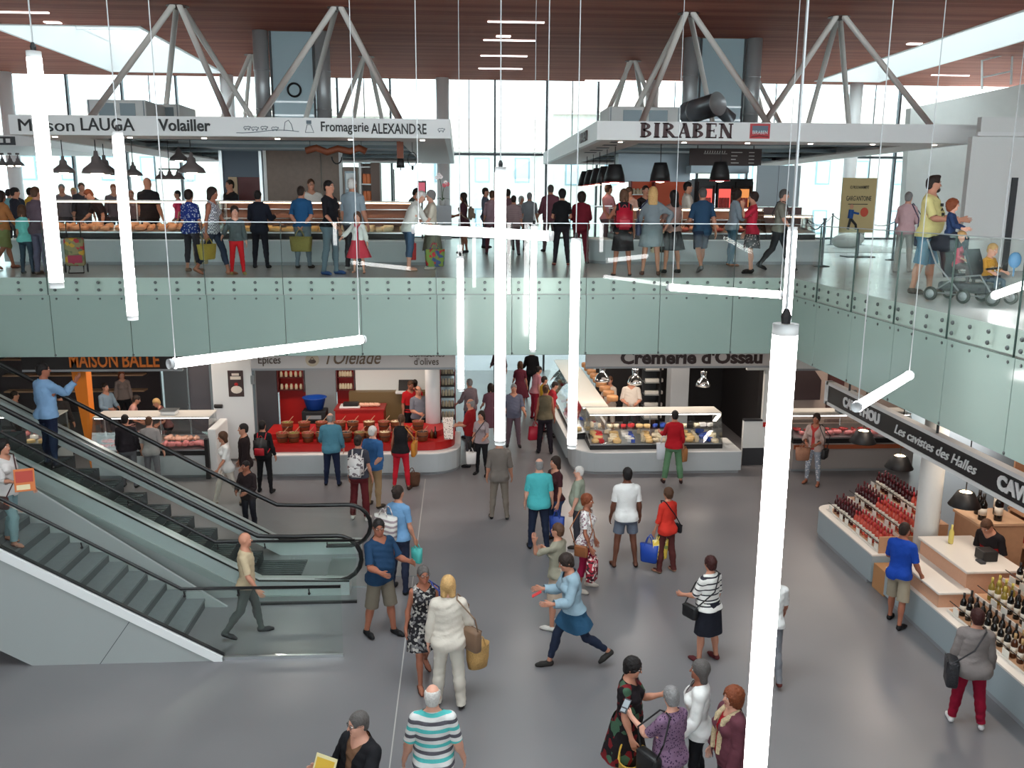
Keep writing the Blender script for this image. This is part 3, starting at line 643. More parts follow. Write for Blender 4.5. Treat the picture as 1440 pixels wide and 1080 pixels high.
# linear ceiling lamps
LAMP = emat('white_lamp_light', (1.0, .95, .92), 4.0)
for n, (xa, xb, y) in enumerate(((0, 66, 16), (686, 766, 29.5), (680, 753, 55.5), (676, 742, 77.5), (673, 735, 95.5), (1310, 1366, 105), (823, 1000, 112.5))):
    a = onz(xa, y, CZ); b = onz(xb, y, CZ)
    nm = ['at the top left corner', 'nearest in the row above the centre tube', 'second in the row above the centre tube', 'third in the row above the centre tube', 'farthest in the row above the centre tube', 'over the concrete wall at right', 'along the far end of the timber ceiling'][n]
    o = MB().box(a[0], a[1]-.03, CZ-.03, b[0], a[1]+.03, CZ-.002).build('ceiling_light', LAMP); tag(o, 'thin white linear ceiling lamp '+nm, 'ceiling lamp', 'linear ceiling lamps')
for n, (x, y) in enumerate(((74, 31), (1286, 61), (708, 50.5))):
    a = onz(x, y, CZ); o = MB().box(a[0]-.19, a[1]-.09, CZ-.025, a[0]+.19, a[1]+.09, CZ-.002).build('ceiling_spot', LAMP)
    tag(o, 'small bright recessed ceiling light '+('by the left roof light', 'by the right roof light', 'above the centre tube')[n], 'ceiling lamp', 'small recessed ceiling lights')
# ================================================================ walls and the glass front
struct(MB().box(-22.3, -8, 0, -22, 34, CZ+.3).build('wall_left', OFFW)); struct(MB().box(-22, -8.3, 0, 22, -8, 5.7).build('wall_front', mat('grey_render', rgb(120, 120, 118), .8))); struct(MB().box(-22, -8.2, 5.7, 22, -8.18, CZ).build('window_20', PANE_), 'unseen glazed clerestory added opposite the glass front for light'); struct(MB().box(22, -8, 0, 22.3, 34, CZ+.3).build('wall_right', OFFW))  # glazing above wall_front is added, unseen, for light from the camera side
FY = 34.0; MULL = mat('dark_mullion', rgb(84, 92, 98), .4, metal=.3)
bays = [-19.9+1.93*i for i in range(21)]; colx = {2, 6, 10, 14, 18}
wn = 0; cur = None
for i in range(20):
    if cur is None or i in colx:
        wn += 1; cur = struct(link('window_%d' % wn, None, None, (0, FY, 0)), 'tall glazed bay of the far glass front with dark mullions')
    x0, x1 = bays[i], bays[i+1]
    for z0, z1 in ((0, 3.7), (5.15, 8.24), (8.30, CZ)): MB().box(x0+.03, -.012, z0, x1-.03, .012, z1).build('pane', FPANE, cur)
    MB().box(x0, -.05, 8.22, x1, .05, 8.31).build('transom', MULL, cur); MB().box(x0, -.04, 5.15, x1, .04, 5.22).build('sill', MULL, cur)
    if i not in colx: MB().box(x0-.035, -.09, 0, x0+.035, .09, CZ).build('mullion', MULL, cur)
    if i % 2 == 0: MB().box(x0+.95, -.02, 5.2, x0+.985, .02, CZ).build('glazing_bar', ALU, cur)
for i in sorted(colx):
    o = MB().lathe([(.24, 0), (.24, CZ)], 20).build('column', WHITE, None, True, (bays[i], FY-.45, 0)); struct(o, 'pale round column standing against the glass front')
# outside: pale street front, seen bleached through the glass
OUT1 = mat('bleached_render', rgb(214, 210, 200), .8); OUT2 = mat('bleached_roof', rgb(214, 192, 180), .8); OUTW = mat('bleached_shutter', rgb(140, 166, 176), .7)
struct(MB().box(-80, 60, -.3, 80, 120, -.02).box(-80, 34.2, -.31, -22, 60, -.02).box(22, 34.2, -.31, 80, 60, -.02).build('ground', mat('bleached_paving', rgb(214, 214, 208), .8)))
for n, (x0, x1, y0, h, lab) in enumerate(((-30, -17, 62, 10.5, 'wide pale house across the street at far left'), (-15, -5, 66, 12.5, 'tall pale house behind the poultry stall'), (-2.5, 5.5, 60, 9.8, 'gabled pale house beyond the central aisle'), (7, 16, 68, 13, 'pale house behind the cured meat stall'), (18, 34, 60, 11.5, 'long pale house behind the beige banner'))):
    t = thing('house', lab+' seen through the glass', 'building', ((x0+x1)/2, y0, 0)); w = (x1-x0)/2
    MB().box(-w, 0, 0, w, 8, h).build('wall', OUT1, t)
    MB().slab([(-w-.3, -.4, h), (w+.3, -.4, h), (w+.3, 4, h+2.2), (-w-.3, 4, h+2.2)], (0, 0, .2)).build('roof', OUT2, t)
    k = int(w*2/2.6)
    for r in range(3):
        for j in range(k):
            x = -w+(j+.5)*2*w/k; z = 1.2+r*3.3
            win = MB().box(x-.5, -.06, z, x+.5, -.02, z+1.6).build('window', OUTW, t); MB().box(x-.4, -.075, z+.1, x+.4, -.06, z+1.5).build('pane', mat('pale_pane', rgb(206, 222, 228), .2), win)
# concrete stair wall and white partition on the right
cw = [ony(1281, 152, 27), ony(1440, 118, 27)]
struct(MB().slab([(13.8, 27, UZ), (21.9, 27, UZ), (21.9, 27, 11.0-.12), (cw[1][0], 27, cw[1][2]), (cw[0][0], 27, cw[0][2])], (0, .3, 0)).build('wall_back', CONC), 'pale concrete wall with sloping top by the glass front')
wp = struct(MB().box(10.36, 17.8, UZ, 16, 17.95, 7.85).box(10.6, 17.95, UZ, 16, 18.1, 8.25).build('wall_partition', OFFW), 'plain white partition wall at the right edge')
MB().box(10.42, 17.72, 7.86, 16, 17.80, 7.94).build('rail', WHITE, wp); MB().box(11.28, 17.76, UZ, 11.40, 17.8, UZ+1.9).build('door_leaf', DARK, wp)
# guard frame on the concrete wall
gf = thing('guard_frame', 'thin white tubular guard frame on the concrete wall', 'railing', (0, 27, 0))
p = [ony(*q, 27) for q in ((1385, 125), (1385, 84), (1428, 73), (1426, 118))]; q = [ony(*r, 27) for r in ((1385, 108), (1427, 99))]
MB().tube([(a[0], .15, a[2]) for a in p], .035, 6).build('frame_tube', WHITE, gf); MB().tube([(a[0], .15, a[2]) for a in q], .03, 6).build('mid_rail', WHITE, gf)
# ================================================================ balustrade and slab cladding round the void
SLABT, BANDB, CLB = UZ, 4.86, 3.73
bolt = MB().lathe([(.028, 0), (.028, .012), (.020, .022)], 10); bolt.v = [(x, -z, y) for x, y, z in bolt.v]; BOLTM = mat('dull_steel_bolt', rgb(96, 102, 102), .35, metal=.7); BOLT = bolt.mesh('bolt', BOLTM)
bs = MB().lathe([(.020, 0), (.020, .010), (.012, .016)], 8); bs.v = [(x, -z, y) for x, y, z in bs.v]; BOLTS = bs.mesh('bolt', BOLTM)
def balustrade(name, label, loc, rz, joints, lowjoints):
    t = tag(link(name, None, None, loc, rz), label, 'balustrade')
    cl = struct(link('slab_cladding', None, None, loc, rz), 'frosted green cladding of the slab edge under the '+('far' if rz == 0 else 'right')+' balustrade')
    MB().box(joints[0], -.004, BANDB, joints[-1], .01, SLABT-.004).build('edge_band', SLABP, cl)
    for a, b in zip(joints[:-1], joints[1:]):
        g = MB().box(a+.008, -.075, BANDB-.01, b-.008, -.057, 6.13).build('glass_panel', GLASSG if rz == 0 else GLASSR, t)
        MB().box(b-.012, -.078, BANDB-.01, b-.004, -.054, 6.13).build('edge_seal', mat('dark_green_seal', rgb(52, 74, 68), .5), g)
        MB().box(a+.008, -.080, 6.13, b-.008, -.052, 6.142).build('top_edge', STEEL, g)
        d = MB().box(a+.006, -.050, CLB, b-.006, -.018, BANDB-.02).build('cladding_panel', CLAD, cl)
        for j in range(4):
            x = a+.12+(b-a-.24)*j/3
            for z in (5.07, 4.94): link('bolt', BOLT, g, (x, -.072, z))
            link('bolt', BOLTS, d, (x, -.048, 4.78))
        link('bolt', BOLTS, d, (a+.006, -.048, CLB+.03))
    return t
jx = [-.43+1.373*k for k in range(-8, 5)]+[6.05]
balustrade('glass_balustrade', 'clear bolted glass balustrade along the far edge of the void', (0, 16.08, 0), 0, jx, jx)
balustrade('glass_balustrade', 'clear bolted glass balustrade along the right edge of the void', (6.16, 16.08, 0), -PI/2, [.02+1.373*k for k in range(9)], None)
# ================================================================ hanging light tubes
TUBEM = emat('tube_light', (1.0, .955, .95), 14.0); CAPM = mat('tube_cap_grey', rgb(178, 180, 182), .4); CABM = mat('thin_steel_cable', rgb(176, 178, 180), .4, metal=.3)
def light_tube(label, a, b, r=.05, cables=True):
    a = Vector(a); b = Vector(b); d = (b-a).normalized(); t = thing('light_tube', label, 'hanging lamp', a, 0, 'hanging light tubes')
    e = (b-a); L = e.length
    MB().tube([d*.045, d*(L-.045)], r, 16).build('diffuser', TUBEM, t, True)
    for q, s in ((Vector((0, 0, 0)), 1), (e, -1)):
        MB().tube([q, q+d*.045*s], r*1.02, 16).build('end_cap', CAPM if abs(d.z) < .9 else WHITE, t, True)
        if abs(d.z) < .9:
            k = q+d*.07*s; ring = MB()
            u = d.cross(Vector((0, 0, 1))).normalized(); v = u.cross(d)
            ring.tube([k+(u*math.cos(x)+v*math.sin(x))*(r+.006) for x in np.arange(0, 2*PI, PI/8)], .006, 5, closed=True).build('clamp_ring', CAPM, t)
            MB().tube([k+Vector((0, 0, r)), Vector((k.x, k.y, CZ-a.z-.01))], .0055, 5).build('cable', CABM, t)
    if abs(d.z) >= .9:
        hi = max(a.z, b.z)
        MB().lathe([(.018, 0), (.022, .03), (.010, .06)], 8, (0, 0, hi-a.z)).build('cable_gland', BLACK, t)
        MB().tube([(0, 0, hi-a.z+.05), (0, 0, CZ-a.z-.01)], .006, 5).build('cable', CABM, t)
    return t
for lab, px, y0, y1, D in (('upright light tube at far left, in front of the poultry sign', 47, 72, 405, 6.85), ('upright light tube second from left, below the poultry sign', 165, 185, 450, 8.81),
        ('tall upright light tube in the middle of the hall, crossing a level tube', 704, 235, 625, 8.22), ('slim distant upright light tube just right of the middle one', 751, 315, 495, 15.2),
        ('upright light tube ending above the dairy counter', 810, 335, 630, 9.48), ('slim distant upright light tube left of the middle one', 647, 360, 550, 13.7),
        ('short upright light tube above the biggest one at right', 1115, 319, 452, 9.48), ('biggest nearest upright light tube at right, running off the bottom', 1105, 455, 1110, 3.43)):
    a = ony(px, y0, D); b = ony(px, y1, D); light_tube(lab, (a[0], a[1], a[2]), (a[0], a[1], b[2]))
for lab, p0, d0, p1, d1 in (('slanting level light tube in front of the left slab edge', (237, 512), 8.6, (512, 477), 10.4), ('level light tube crossing the middle upright tube', (580, 322), 9.6, (778, 332), 9.2),
        ('level light tube in front of the bolts, left of the short upright', (940, 404), 13.0, (1104, 415), 11.6), ('short light tube pointing at the wine seller sign', (1204, 573), 8.2, (1280, 527), 10.2), ('light tube at the right edge under the pushchair', (1397, 416), 11.2, (1462, 393), 9.8)):
    light_tube(lab, ony(*p0, d0), ony(*p1, d1))

# lamps let into the soffit in front of the stalls
for k, x in enumerate((-9.0, -6.4, -3.8, -1.2, 1.4, 4.0, 6.6)):
    t = thing('soffit_lamp', 'round recessed lamp in the soffit, %s from the left along the void' % ('first', 'second', 'third', 'fourth', 'fifth', 'sixth', 'seventh')[k], 'lamp', (x, 18.3, 3.70), 0, 'soffit lamps along the void')
    MB().lathe([(.11, -.01), (.11, .012)], 16).build('lens', emat('soffit_lens', (1.0, .93, .86), 20.0), t); MB().lathe([(.12, -.012), (.15, -.012), (.15, .014), (.12, .014)], 16).build('ring', WHITE, t)
    l = bpy.data.lights.new('soffit_light', 'AREA'); l.shape = 'DISK'; l.size = .22; l.energy = 18; l.color = (1.0, .90, .82); o = link('soffit_light', l, t, (0, 0, -.03))
# ================================================================ staircase and escalator
SLP = .577; GREYS = mat('grey_stone_tread', rgb(106, 112, 114), .55, noise=.12, scale=14); RISER = mat('dark_riser', rgb(70, 76, 78), .6); RUB = mat('black_rubber', rgb(18, 18, 20), .35); EPAN = mat('pale_side_panel', rgb(158, 164, 163), .4, noise=.02, scale=2)
st = thing('staircase', 'white sided staircase with grey steps climbing to the left', 'staircase', (-4.19, 11.8, 0))
X0 = -4.19
for i in range(19):
    x = -.29*i; z = .167*(i+1)
    s = MB().box(x-.31, .09, z-.04, x+.012, 1.72, z).build('tread', GREYS, st); MB().box(x-.03, .09, z-.167, x, 1.72, z-.04).build('riser', RISER, s)
xs = lambda z: -3.46-X0-(z-.05)/.575
zt = 3.25
MB().slab([(xs(.05), 0, 0), (xs(.05), 0, .05), (xs(zt), 0, zt), (xs(zt), 0, zt-1.55), (-1.94, 0, 0)], (0, .09, 0)).build('side_panel', EPAN, st)
MB().slab([(xs(.05), -.02, .0), (xs(.05), -.02, .06), (xs(zt), -.02, zt+.06), (xs(zt), -.02, zt-.11), (xs(.05)-.12, -.02, 0)], (0, .11, 0)).build('stringer_cap', WHITE, st)
MB().slab([(xs(.05)+.02, .02, .062), (xs(zt), .02, zt+.062), (xs(zt), .02, zt+.09), (xs(.05)+.02, .02, .09)], (0, .05, 0)).build('black_gasket', RUB, st)
MB().slab([(-1.0, -.004, .0), (-.99, -.004, .0), (-.45, -.004, .75), (-.46, -.004, .75)], (0, .006, 0)).build('panel_joint', DARK, st)
for yy, nm in ((.045, 'near'), (1.80, 'far')):
    gx = 2.45
    MB().slab([(xs(.05), yy-.008, .09), (gx, yy-.008, .02), (gx, yy-.008, 1.07), (.22, yy-.008, 1.07), (xs(zt), yy-.008, zt+.78), (xs(zt), yy-.008, zt+.09)], (0, .016, 0)).build('glass_guard', GLASSG, st)
    MB().box(xs(.05), yy-.02, 0, gx, yy+.02, .045).build('floor_channel', RUB if yy > 1 else STEEL, st)
    MB().tube([(gx, yy-.03, 1.11), (.22, yy-.03, 1.12), (xs(zt), yy-.03, zt+.86)], .024, 8).build('handrail', RUB, st, True)
    for xb in (.25, 1.0, -1.1, -2.2, 2.0):
        zb = 1.10 if xb > .2 else 1.10+(.22-xb)*.575; MB().tube([(xb, yy-.03, zb-.02), (xb, yy-.01, zb-.09)], .010, 6).ball((xb, yy-.012, zb-.10), .022, 8, 5).build('bracket', RUB, st)
MB().slab([(.35, 1.74, 0), (xs(zt)-.1, 1.74, zt+.55), (xs(zt)-.1, 1.74, 0)], (0, .05, 0)).build('far_wall', EPAN, st)
es = thing('escalator', 'escalator with glass sides and black handrails behind the staircase', 'escalator', (-3.4, 14.05, 0))
XL = -6.6; ZI = lambda x: SLP*max(0.0, -x)
# steps
for i in range(26):
    x = .55-.40*i; z = max(.02, .231*(i-1)-.02) if i > 1 else .02
    if x < XL: break
    s = MB().box(x-.40, .20, z-.22, x, 1.35, z).build('step', DARK, es)
    g = MB()
    for k in range(12): g.box(x-.395, .24+k*.09, z, x-.005, .275+k*.09, z+.012)
    g.build('tread_ribs', mat('ribbed_steel', rgb(92, 96, 98), .35, metal=.6), s)['kind'] = 'stuff'
for yy, s in ((0.0, 1), (1.55, -1)):
    path = [(1.60, 1.0)]
    tpth = [(XL, 1.0+ZI(XL))]+[(x, 1.0+ZI(x)+.02*max(0, 1-abs(x)/.5)) for x in (-1.0, -.6, -.3, 0, .3, .6)]+[(1.3, 1.0)]
    loop = [(1.30+.40*math.sin(a), .60+.40*math.cos(a)) for a in np.linspace(.25, PI*.97, 9)]+[(.9, .20)]
    MB().tube([(x, yy, z) for x, z in tpth+loop], .040, 8).build('handrail', RUB, es, True)
    gl = [(XL, .28+ZI(XL)), (0, .28), (1.3, .24)]+[(1.28+.35*math.sin(a), .60+.35*math.cos(a)) for a in np.linspace(PI*.95, .1, 8)]+[(0, .95), (XL, .95+ZI(XL))]
    MB().slab([(x, yy-.006, z) for x, z in gl], (0, .012, 0)).build('glass_side', GLASSG, es)
    MB().slab([(XL, yy-.10*s-.03, -.05+ZI(XL)), (0, yy-.10*s-.03, .0), (1.5, yy-.10*s-.03, .0), (1.5, yy-.10*s-.03, .22), (0, yy-.10*s-.03, .26), (XL, yy-.10*s-.03, .26+ZI(XL))], (0, .26, 0)).build('skirt_deck', mat('pale_steel_deck', rgb(196, 200, 202), .35, metal=.25), es)
    MB().slab([(XL, yy-.14*s, .27+ZI(XL)), (0, yy-.14*s, .27), (1.5, yy-.14*s, .23), (1.5, yy-.14*s, .25), (0, yy-.14*s, .29), (XL, yy-.14*s, .29+ZI(XL))], (0, .03, 0)).build('deck_gasket', RUB, es)
MB().slab([(XL, -.16, -.9+ZI(XL)), (-1.3, -.16, 0), (1.5, -.16, 0), (0, -.16, .02), (XL, -.16, -.02+ZI(XL))], (0, .05, 0)).build('truss_side', EPAN, es)
MB().box(1.0, .14, 0, 2.1, 1.4, .03).build('comb_plate', STEEL, es)
# ================================================================ canopies of the upper stalls
CF, CB0, CT = 18.7, 7.78, 8.16
def text_fit(s, xa, xb, z, cap, m, y, parent, name='lettering', rot=(PI/2, 0, 0), bold=0.0, shear=0.0, ext=.012):
    """letters of a given cap height, set between two places on a board that faces the hall"""
    return text(s, cap/.70, m, ((xa+xb)/2, y, z), rot, parent, name, ext, 'CENTER', bold, shear, abs(xb-xa))
def canopy(label, x0, x1, y0, y1):
    t = thing('canopy', label, 'canopy', (0, 0, 0)); b = 1.1
    MB().box(x0, y0, CB0, x1, y0+.12, CT).build('fascia', WHITE, t); MB().box(x0, y0+.12, CB0, x0+.12, y1, CT).build('fascia', WHITE, t); MB().box(x1-.12, y0+.12, CB0, x1, y1, CT).build('fascia', WHITE, t); MB().box(x0+.12, y1-.12, CB0, x1-.12, y1, CT).build('fascia', WHITE, t)
    SOF = mat('soffit_white', rgb(214, 204, 200), .6)
    MB().box(x0+.12, y0+.12, CB0+.005, x1-.12, y0+b, CB0+.05).box(x0+.12, y1-b, CB0+.005, x1-.12, y1-.12, CB0+.05).box(x0+.12, y0+b, CB0+.005, x0+b, y1-b, CB0+.05).box(x1-b, y0+b, CB0+.005, x1-.12, y1-b, CB0+.05).build('soffit', SOF, t)
    MB().box(x0+.12, y0+.12, CT-.06, x1-.12, y1-.12, CT-.02).build('deck', mat('services_deck', rgb(150, 150, 150), .6), t)
    for k in range(4):
        y = y0+b+(y1-y0-2*b)*(k+.5)/4; MB().box(x0+b-.05, y-.04, CB0+.06, x1-b+.05, y+.04, CB0+.14).build('services_rail', ALU, t)
    k = int((x1-x0)/1.35)
    for i in range(k):
        sp = MB().lathe([(.05, 0), (.05, .02)], 10, (x0+.6+(x1-x0-1.2)*i/(k-1), y0+.62, CB0-.008)).build('downlight', emat('warm_downlight', (1.0, .86, .72), 12.0), t)
    return t
cl = canopy('long white canopy with poultry and cheese shop lettering', -8.95, -.18, CF, 30.7)
cr = canopy('long white canopy with dark serif lettering on the right', 2.85, 11.0, CF, 30.7)
cf3 = thing('canopy', 'far white canopy with a dark name board at the left edge', 'canopy')
MB().box(-16, 23.0, 7.80, -10.35, 28, 8.05).build('roof_slab', WHITE, cf3); MB().box(-15.8, 22.96, 7.82, -10.9, 23.0, 8.02).build('name_board', DARK, cf3)
for k in range(9): MB().box(-11.1-k*.17, 22.94, 7.87, -11.0-k*.17, 22.96, 7.97).build('blurred_letter', WHITE, cf3)
Y = CF-.012; X = lambda px: ony(px, 175, CF)[0]; Z = lambda py, px=400: ony(px, py, CF)[2]
text_fit('Maison', X(26), X(104), Z(177, 60), .235, INK, Y, cl); text_fit('LAUGA', X(113), X(188), Z(176, 150), .245, INK, Y, cl, bold=.002)
text_fit('Volailler', X(223), X(296), Z(177, 260), .225, INK, Y, cl, bold=.006)
text_fit('Fromagerie', X(451), X(518), Z(179, 485), .19, INK, Y, cl, bold=.003); text_fit('ALEXANDRE', X(522), X(600), Z(182, 560), .20, INK, Y, cl, bold=.004)
LINE = mat('thin_blue_grey_line', rgb(96, 108, 118), .6)
def sheep(px, py, s=1.0):
    x = X(px); z = Z(py, px); p = [(-.10, .0), (-.11, .05), (-.06, .085), (.0, .07), (.06, .09), (.10, .06), (.13, .08), (.15, .05), (.12, .03), (.09, .0), (.085, -.05), (.065, -.05), (.06, 0), (-.04, 0), (-.05, -.05), (-.07, -.05), (-.075, 0)]
    MB().tube([(x+a*s, Y-.002, z+b*s) for a, b in p], .006, 4, closed=True).build('sheep_drawing', LINE, cl)
for a, b in ((347, 181), (358, 182), (371, 181), (386, 182), (620, 184)): sheep(a, b, .55)
MB().tube([(X(q), Y, Z(185+2*math.sin(q*.06), q)) for q in range(332, 424, 8)], .006, 4).build('hill_line', LINE, cl)
MB().tube([(X(399), Y, Z(184)), (X(401), Y, Z(172)), (X(406), Y, Z(169)), (X(410), Y, Z(175)), (X(412), Y, Z(184))], .006, 4).build('shepherd_drawing', LINE, cl)
MB().tube([(X(429), Y, Z(186)), (X(432), Y, Z(175)), (X(437), Y, Z(175)), (X(441), Y, Z(186))], .007, 4, closed=True).box(X(431), Y-.004, Z(174), X(438), Y+.004, Z(169)).build('bell_drawing', LINE, cl)
# serif letters: stems, hairlines, bowls and slab serifs
def serif_word(word, xa, xb, zb, cap, m, y, parent):
    n = len(word); wid = {'I': .55, 'A': 1.05, 'N': 1.1, 'B': .95, 'R': 1.05, 'E': .9}; tot = sum(wid[c] for c in word)+.12*(n-1); u = (xb-xa)/tot; x = xa; d = .02
    for c in word:
        w = wid[c]*u; b = MB(); S = .33*u; T = .095*u
        def bar(x0, z0, x1, z1, t0):
            b.slab([(x0-t0/2, y, z0), (x0+t0/2, y, z0), (x1+t0/2, y, z1), (x1-t0/2, y, z1)], (0, d, 0))
        def hor(x0, x1, z, t): b.box(x0, y, z-t/2, x1, y+d, z+t/2)
        def srf(xc, z, wd=.46*u): hor(xc-wd/2, xc+wd/2, z, T)
        def bowl(x0, zc, r, rw):
            P = [(x0+rw*math.sin(a), zc+r*math.cos(a)) for a in np.linspace(0, PI, 13)]
            q = [(x0+max(0, rw-S*.85)*math.sin(a), zc+(r-T)*math.cos(a)) for a in np.linspace(0, PI, 13)]
            for i in range(12): b.slab([(P[i][0], y, P[i][1]), (P[i+1][0], y, P[i+1][1]), (q[i+1][0], y, q[i+1][1]), (q[i][0], y, q[i][1])], (0, d, 0))
        L = x+.2*u
        if c in 'BIRE':
            b.box(L-S/2, y, zb, L+S/2, y+d, zb+cap); srf(L, zb+T/2); srf(L, zb+cap-T/2)
        if c == 'B': bowl(L, zb+cap*.75, cap*.25, w*.58); bowl(L, zb+cap*.26, cap*.26, w*.68)
        if c == 'R': bowl(L, zb+cap*.74, cap*.26, w*.60); bar(x+w*.86, zb, L+.2*u, zb+cap*.48, S*.9); srf(x+w*.9, zb+T/2, .34*u)
        if c == 'E':
            for zz, ww in ((zb+T/2, .92), (zb+cap*.5, .72), (zb+cap-T/2, .88)): hor(L, x+w*ww, zz, T)
            b.box(x+w*.84, y, zb, x+w*.92, y+d, zb+cap*.24); b.box(x+w*.82, y, zb+cap*.78, x+w*.88, y+d, zb+cap); b.box(x+w*.66, y, zb+cap*.38, x+w*.72, y+d, zb+cap*.62)
        if c == 'A': bar(x+.14*u, zb, x+w*.5, zb+cap, T*1.2); bar(x+w-.2*u, zb, x+w*.48, zb+cap, S); hor(x+w*.28, x+w*.68, zb+cap*.32, T); srf(x+.14*u, zb+T/2, .36*u); srf(x+w-.2*u, zb+T/2, .42*u)
        if c == 'N': bar(x+.18*u, zb, x+.18*u, zb+cap, T*1.3); bar(x+w-.18*u, zb, x+w-.18*u, zb+cap, T*1.3); bar(x+w-.22*u, zb, x+.2*u, zb+cap, S); srf(x+.18*u, zb+T/2, .36*u); srf(x+.14*u, zb+cap-T/2, .36*u); srf(x+w-.18*u, zb+cap-T/2, .36*u)
        b.build('letter', m, parent); x += w+.12*u
MAROON = mat('dark_maroon_lettering', rgb(58, 22, 26), .5)
serif_word('BIRABEN', X(901), X(1031), Z(194, 960), Z(173, 960)-Z(194, 960), MAROON, Y-.01, cr)
lg = MB().box(X(1055), Y-.004, Z(195, 1068), X(1083), Y+.01, Z(174, 1068)).build('logo_plate', mat('logo_red', rgb(186, 52, 58), .5), cr)
MB().box(X(1058), Y-.008, Z(186, 1068), X(1080), Y-.004, Z(177, 1068)).build('logo_field', mat('logo_slate', rgb(96, 112, 128), .5), lg); text_fit('BIRABEN', X(1058.5), X(1079.5), Z(186.5, 1068), .07, mat('pale_ink', rgb(206, 222, 226), .5), Y-.012, lg, ext=.002)
MB().tube([(X(1057), Y-.006, Z(193, 1068)), (X(1068), Y-.006, Z(191, 1068)), (X(1081), Y-.006, Z(192.5, 1068))], .008, 4).build('logo_stroke', MAROON, lg)
# the same name on the return side of the right canopy
o = text('BIRABEN', .30, MAROON, (2.84, 20.7, 7.965), (PI/2, 0, -PI/2), cr, bold=.006)
for k in range(5): MB().box(3.25, 19.3+k*1.0, CB0-.006, 3.55, 19.5+k*1.0, CB0+.004).build('soffit_slot', BLACK, cr)
# ================================================================ branching roof struts
def strut_cluster(label, apex, bases):
    t = thing('roof_strut', label, 'strut', (apex[0], apex[1], CZ), 0, 'branching roof struts')
    for bx, by, bz in bases:
        d = Vector((bx-apex[0], by-apex[1], 0)).normalized()*.16
        MB().tube([(d.x, d.y, -.02), (bx-apex[0], by-apex[1], bz-CZ)], .068, 8).build('strut', STRUTM, t, True)
    MB().lathe([(.26, -.012), (.26, 0)], 16).build('ceiling_plate', mat('brown_plate', rgb(96, 60, 50), .5), t)
fb = lambda px, y: (ony(px, 160, y)[0], y, CT)
strut_cluster('strut cluster over the poultry shop lettering', (-6.5, 22.1), [fb(126, 19.4), fb(322, 19.4), fb(227, 24.6), fb(370, 24.6)])
strut_cluster('strut cluster over the cheese shop lettering', (-2.8, 22.0), [fb(363, 19.4), fb(562, 19.4), fb(421, 24.6), fb(576, 24.6)])
strut_cluster('farther strut cluster left of the left steel duct', (-6.36, 29.0), [fb(297, 26.2), fb(400, 26.2), fb(338, 30.0), fb(372, 30.0)])
strut_cluster('farther strut cluster right of the left steel duct', (-2.88, 29.0), [fb(462, 26.2), fb(580, 26.2), fb(489, 30.0), fb(545, 30.0)])
strut_cluster('strut cluster over the serif lettering, before the right duct', (5.45, 21.9), [fb(902, 19.4), fb(1083, 19.4), fb(872, 24.6), fb(1010, 24.6)])
strut_cluster('strut cluster over the blank right end of the canopy', (9.16, 22.0), [fb(1073, 19.6), fb(1313, 19.4), fb(1132, 24.6), fb(1199, 24.6)])
strut_cluster('farther strut cluster left of the right steel duct', (5.53, 29.1), [fb(834, 26.2), fb(941, 26.2), fb(848, 30.0), fb(915, 30.0)])
strut_cluster('farther strut cluster right of the right steel duct', (9.2, 29.1), [fb(1048, 26.2), fb(1116, 26.2), fb(1040, 30.0), fb(1090, 30.0)])
# ================================================================ steel ducts and machines on the canopies
DUCT = mat('galvanised_duct', rgb(176, 180, 182), .35, metal=.35); MIRR = mat('bluish_cabinet', rgb(168, 190, 198), .18, metal=.1)
def duct_pair(label, xa, xb, r):
    t = thing('ventilation_duct', label, 'duct', (0, 25, 0))
    for x in (xa, xb):
        c = MB().lathe([(r, CT), (r, CZ)], 20, (x, 0, 0)).build('duct_pipe', DUCT, t, True)
        for z in (8.9, 9.9): MB().lathe([(r+.012, z), (r+.012, z+.04)], 20, (x, 0, 0)).build('duct_seam', STEEL, c, True)
    MB().box(xa+r+.02, .02, CT, xb-r-.02, .62, CZ).build('glazed_cabinet', MIRR, t)
    for x in (xa+r+.03, xb-r-.07): MB().box(x, -.02, CT, x+.05, .04, CZ).build('cabinet_post', DARK, t)
    for z in (8.75, 9.1): MB().box(xa+r+.06, -.005, z, xb-r-.06, .02, z+.05).build('cabinet_rail', STEEL, t)
    return t
dl = duct_pair('pair of steel ducts with a bluish cabinet above the cheese stall', -5.26, -3.64, .20); dr = duct_pair('pair of steel ducts with a bluish cabinet above the cured meat stall', 6.36, 8.10, .21)
MB().tube([(-4.42+.17*math.cos(a), -.02, 9.43+.17*math.sin(a)) for a in np.arange(0, 2*PI, PI/12)], .03, 6, closed=True).build('round_fan', BLACK, dl)
big = thing('slanting_duct', 'fat slanting steel duct lying on the right canopy', 'duct', (0, 0, 0)); a = ony(965, 160, 22.5); b = ony(1009, 146, 21.6)
MB().tube([a, b], .27, 20).build('duct_pipe', mat('dark_galvanised', rgb(120, 126, 132), .3, metal=.4), big, True); d = (b-a)/np.linalg.norm(b-a); MB().tube([b, b+d*.02], .285, 20).build('end_cap', DUCT, big, True)
MB().tube([ony(1007, 150, 22.2), ony(1028, 168, 22.4)], .16, 14).build('branch_pipe', mat('dark_galvanised', rgb(1, 1, 1)), big, True); MB().tube([a+d*.25, a+d*.29], .282, 20).build('duct_seam', STEEL, big, True)
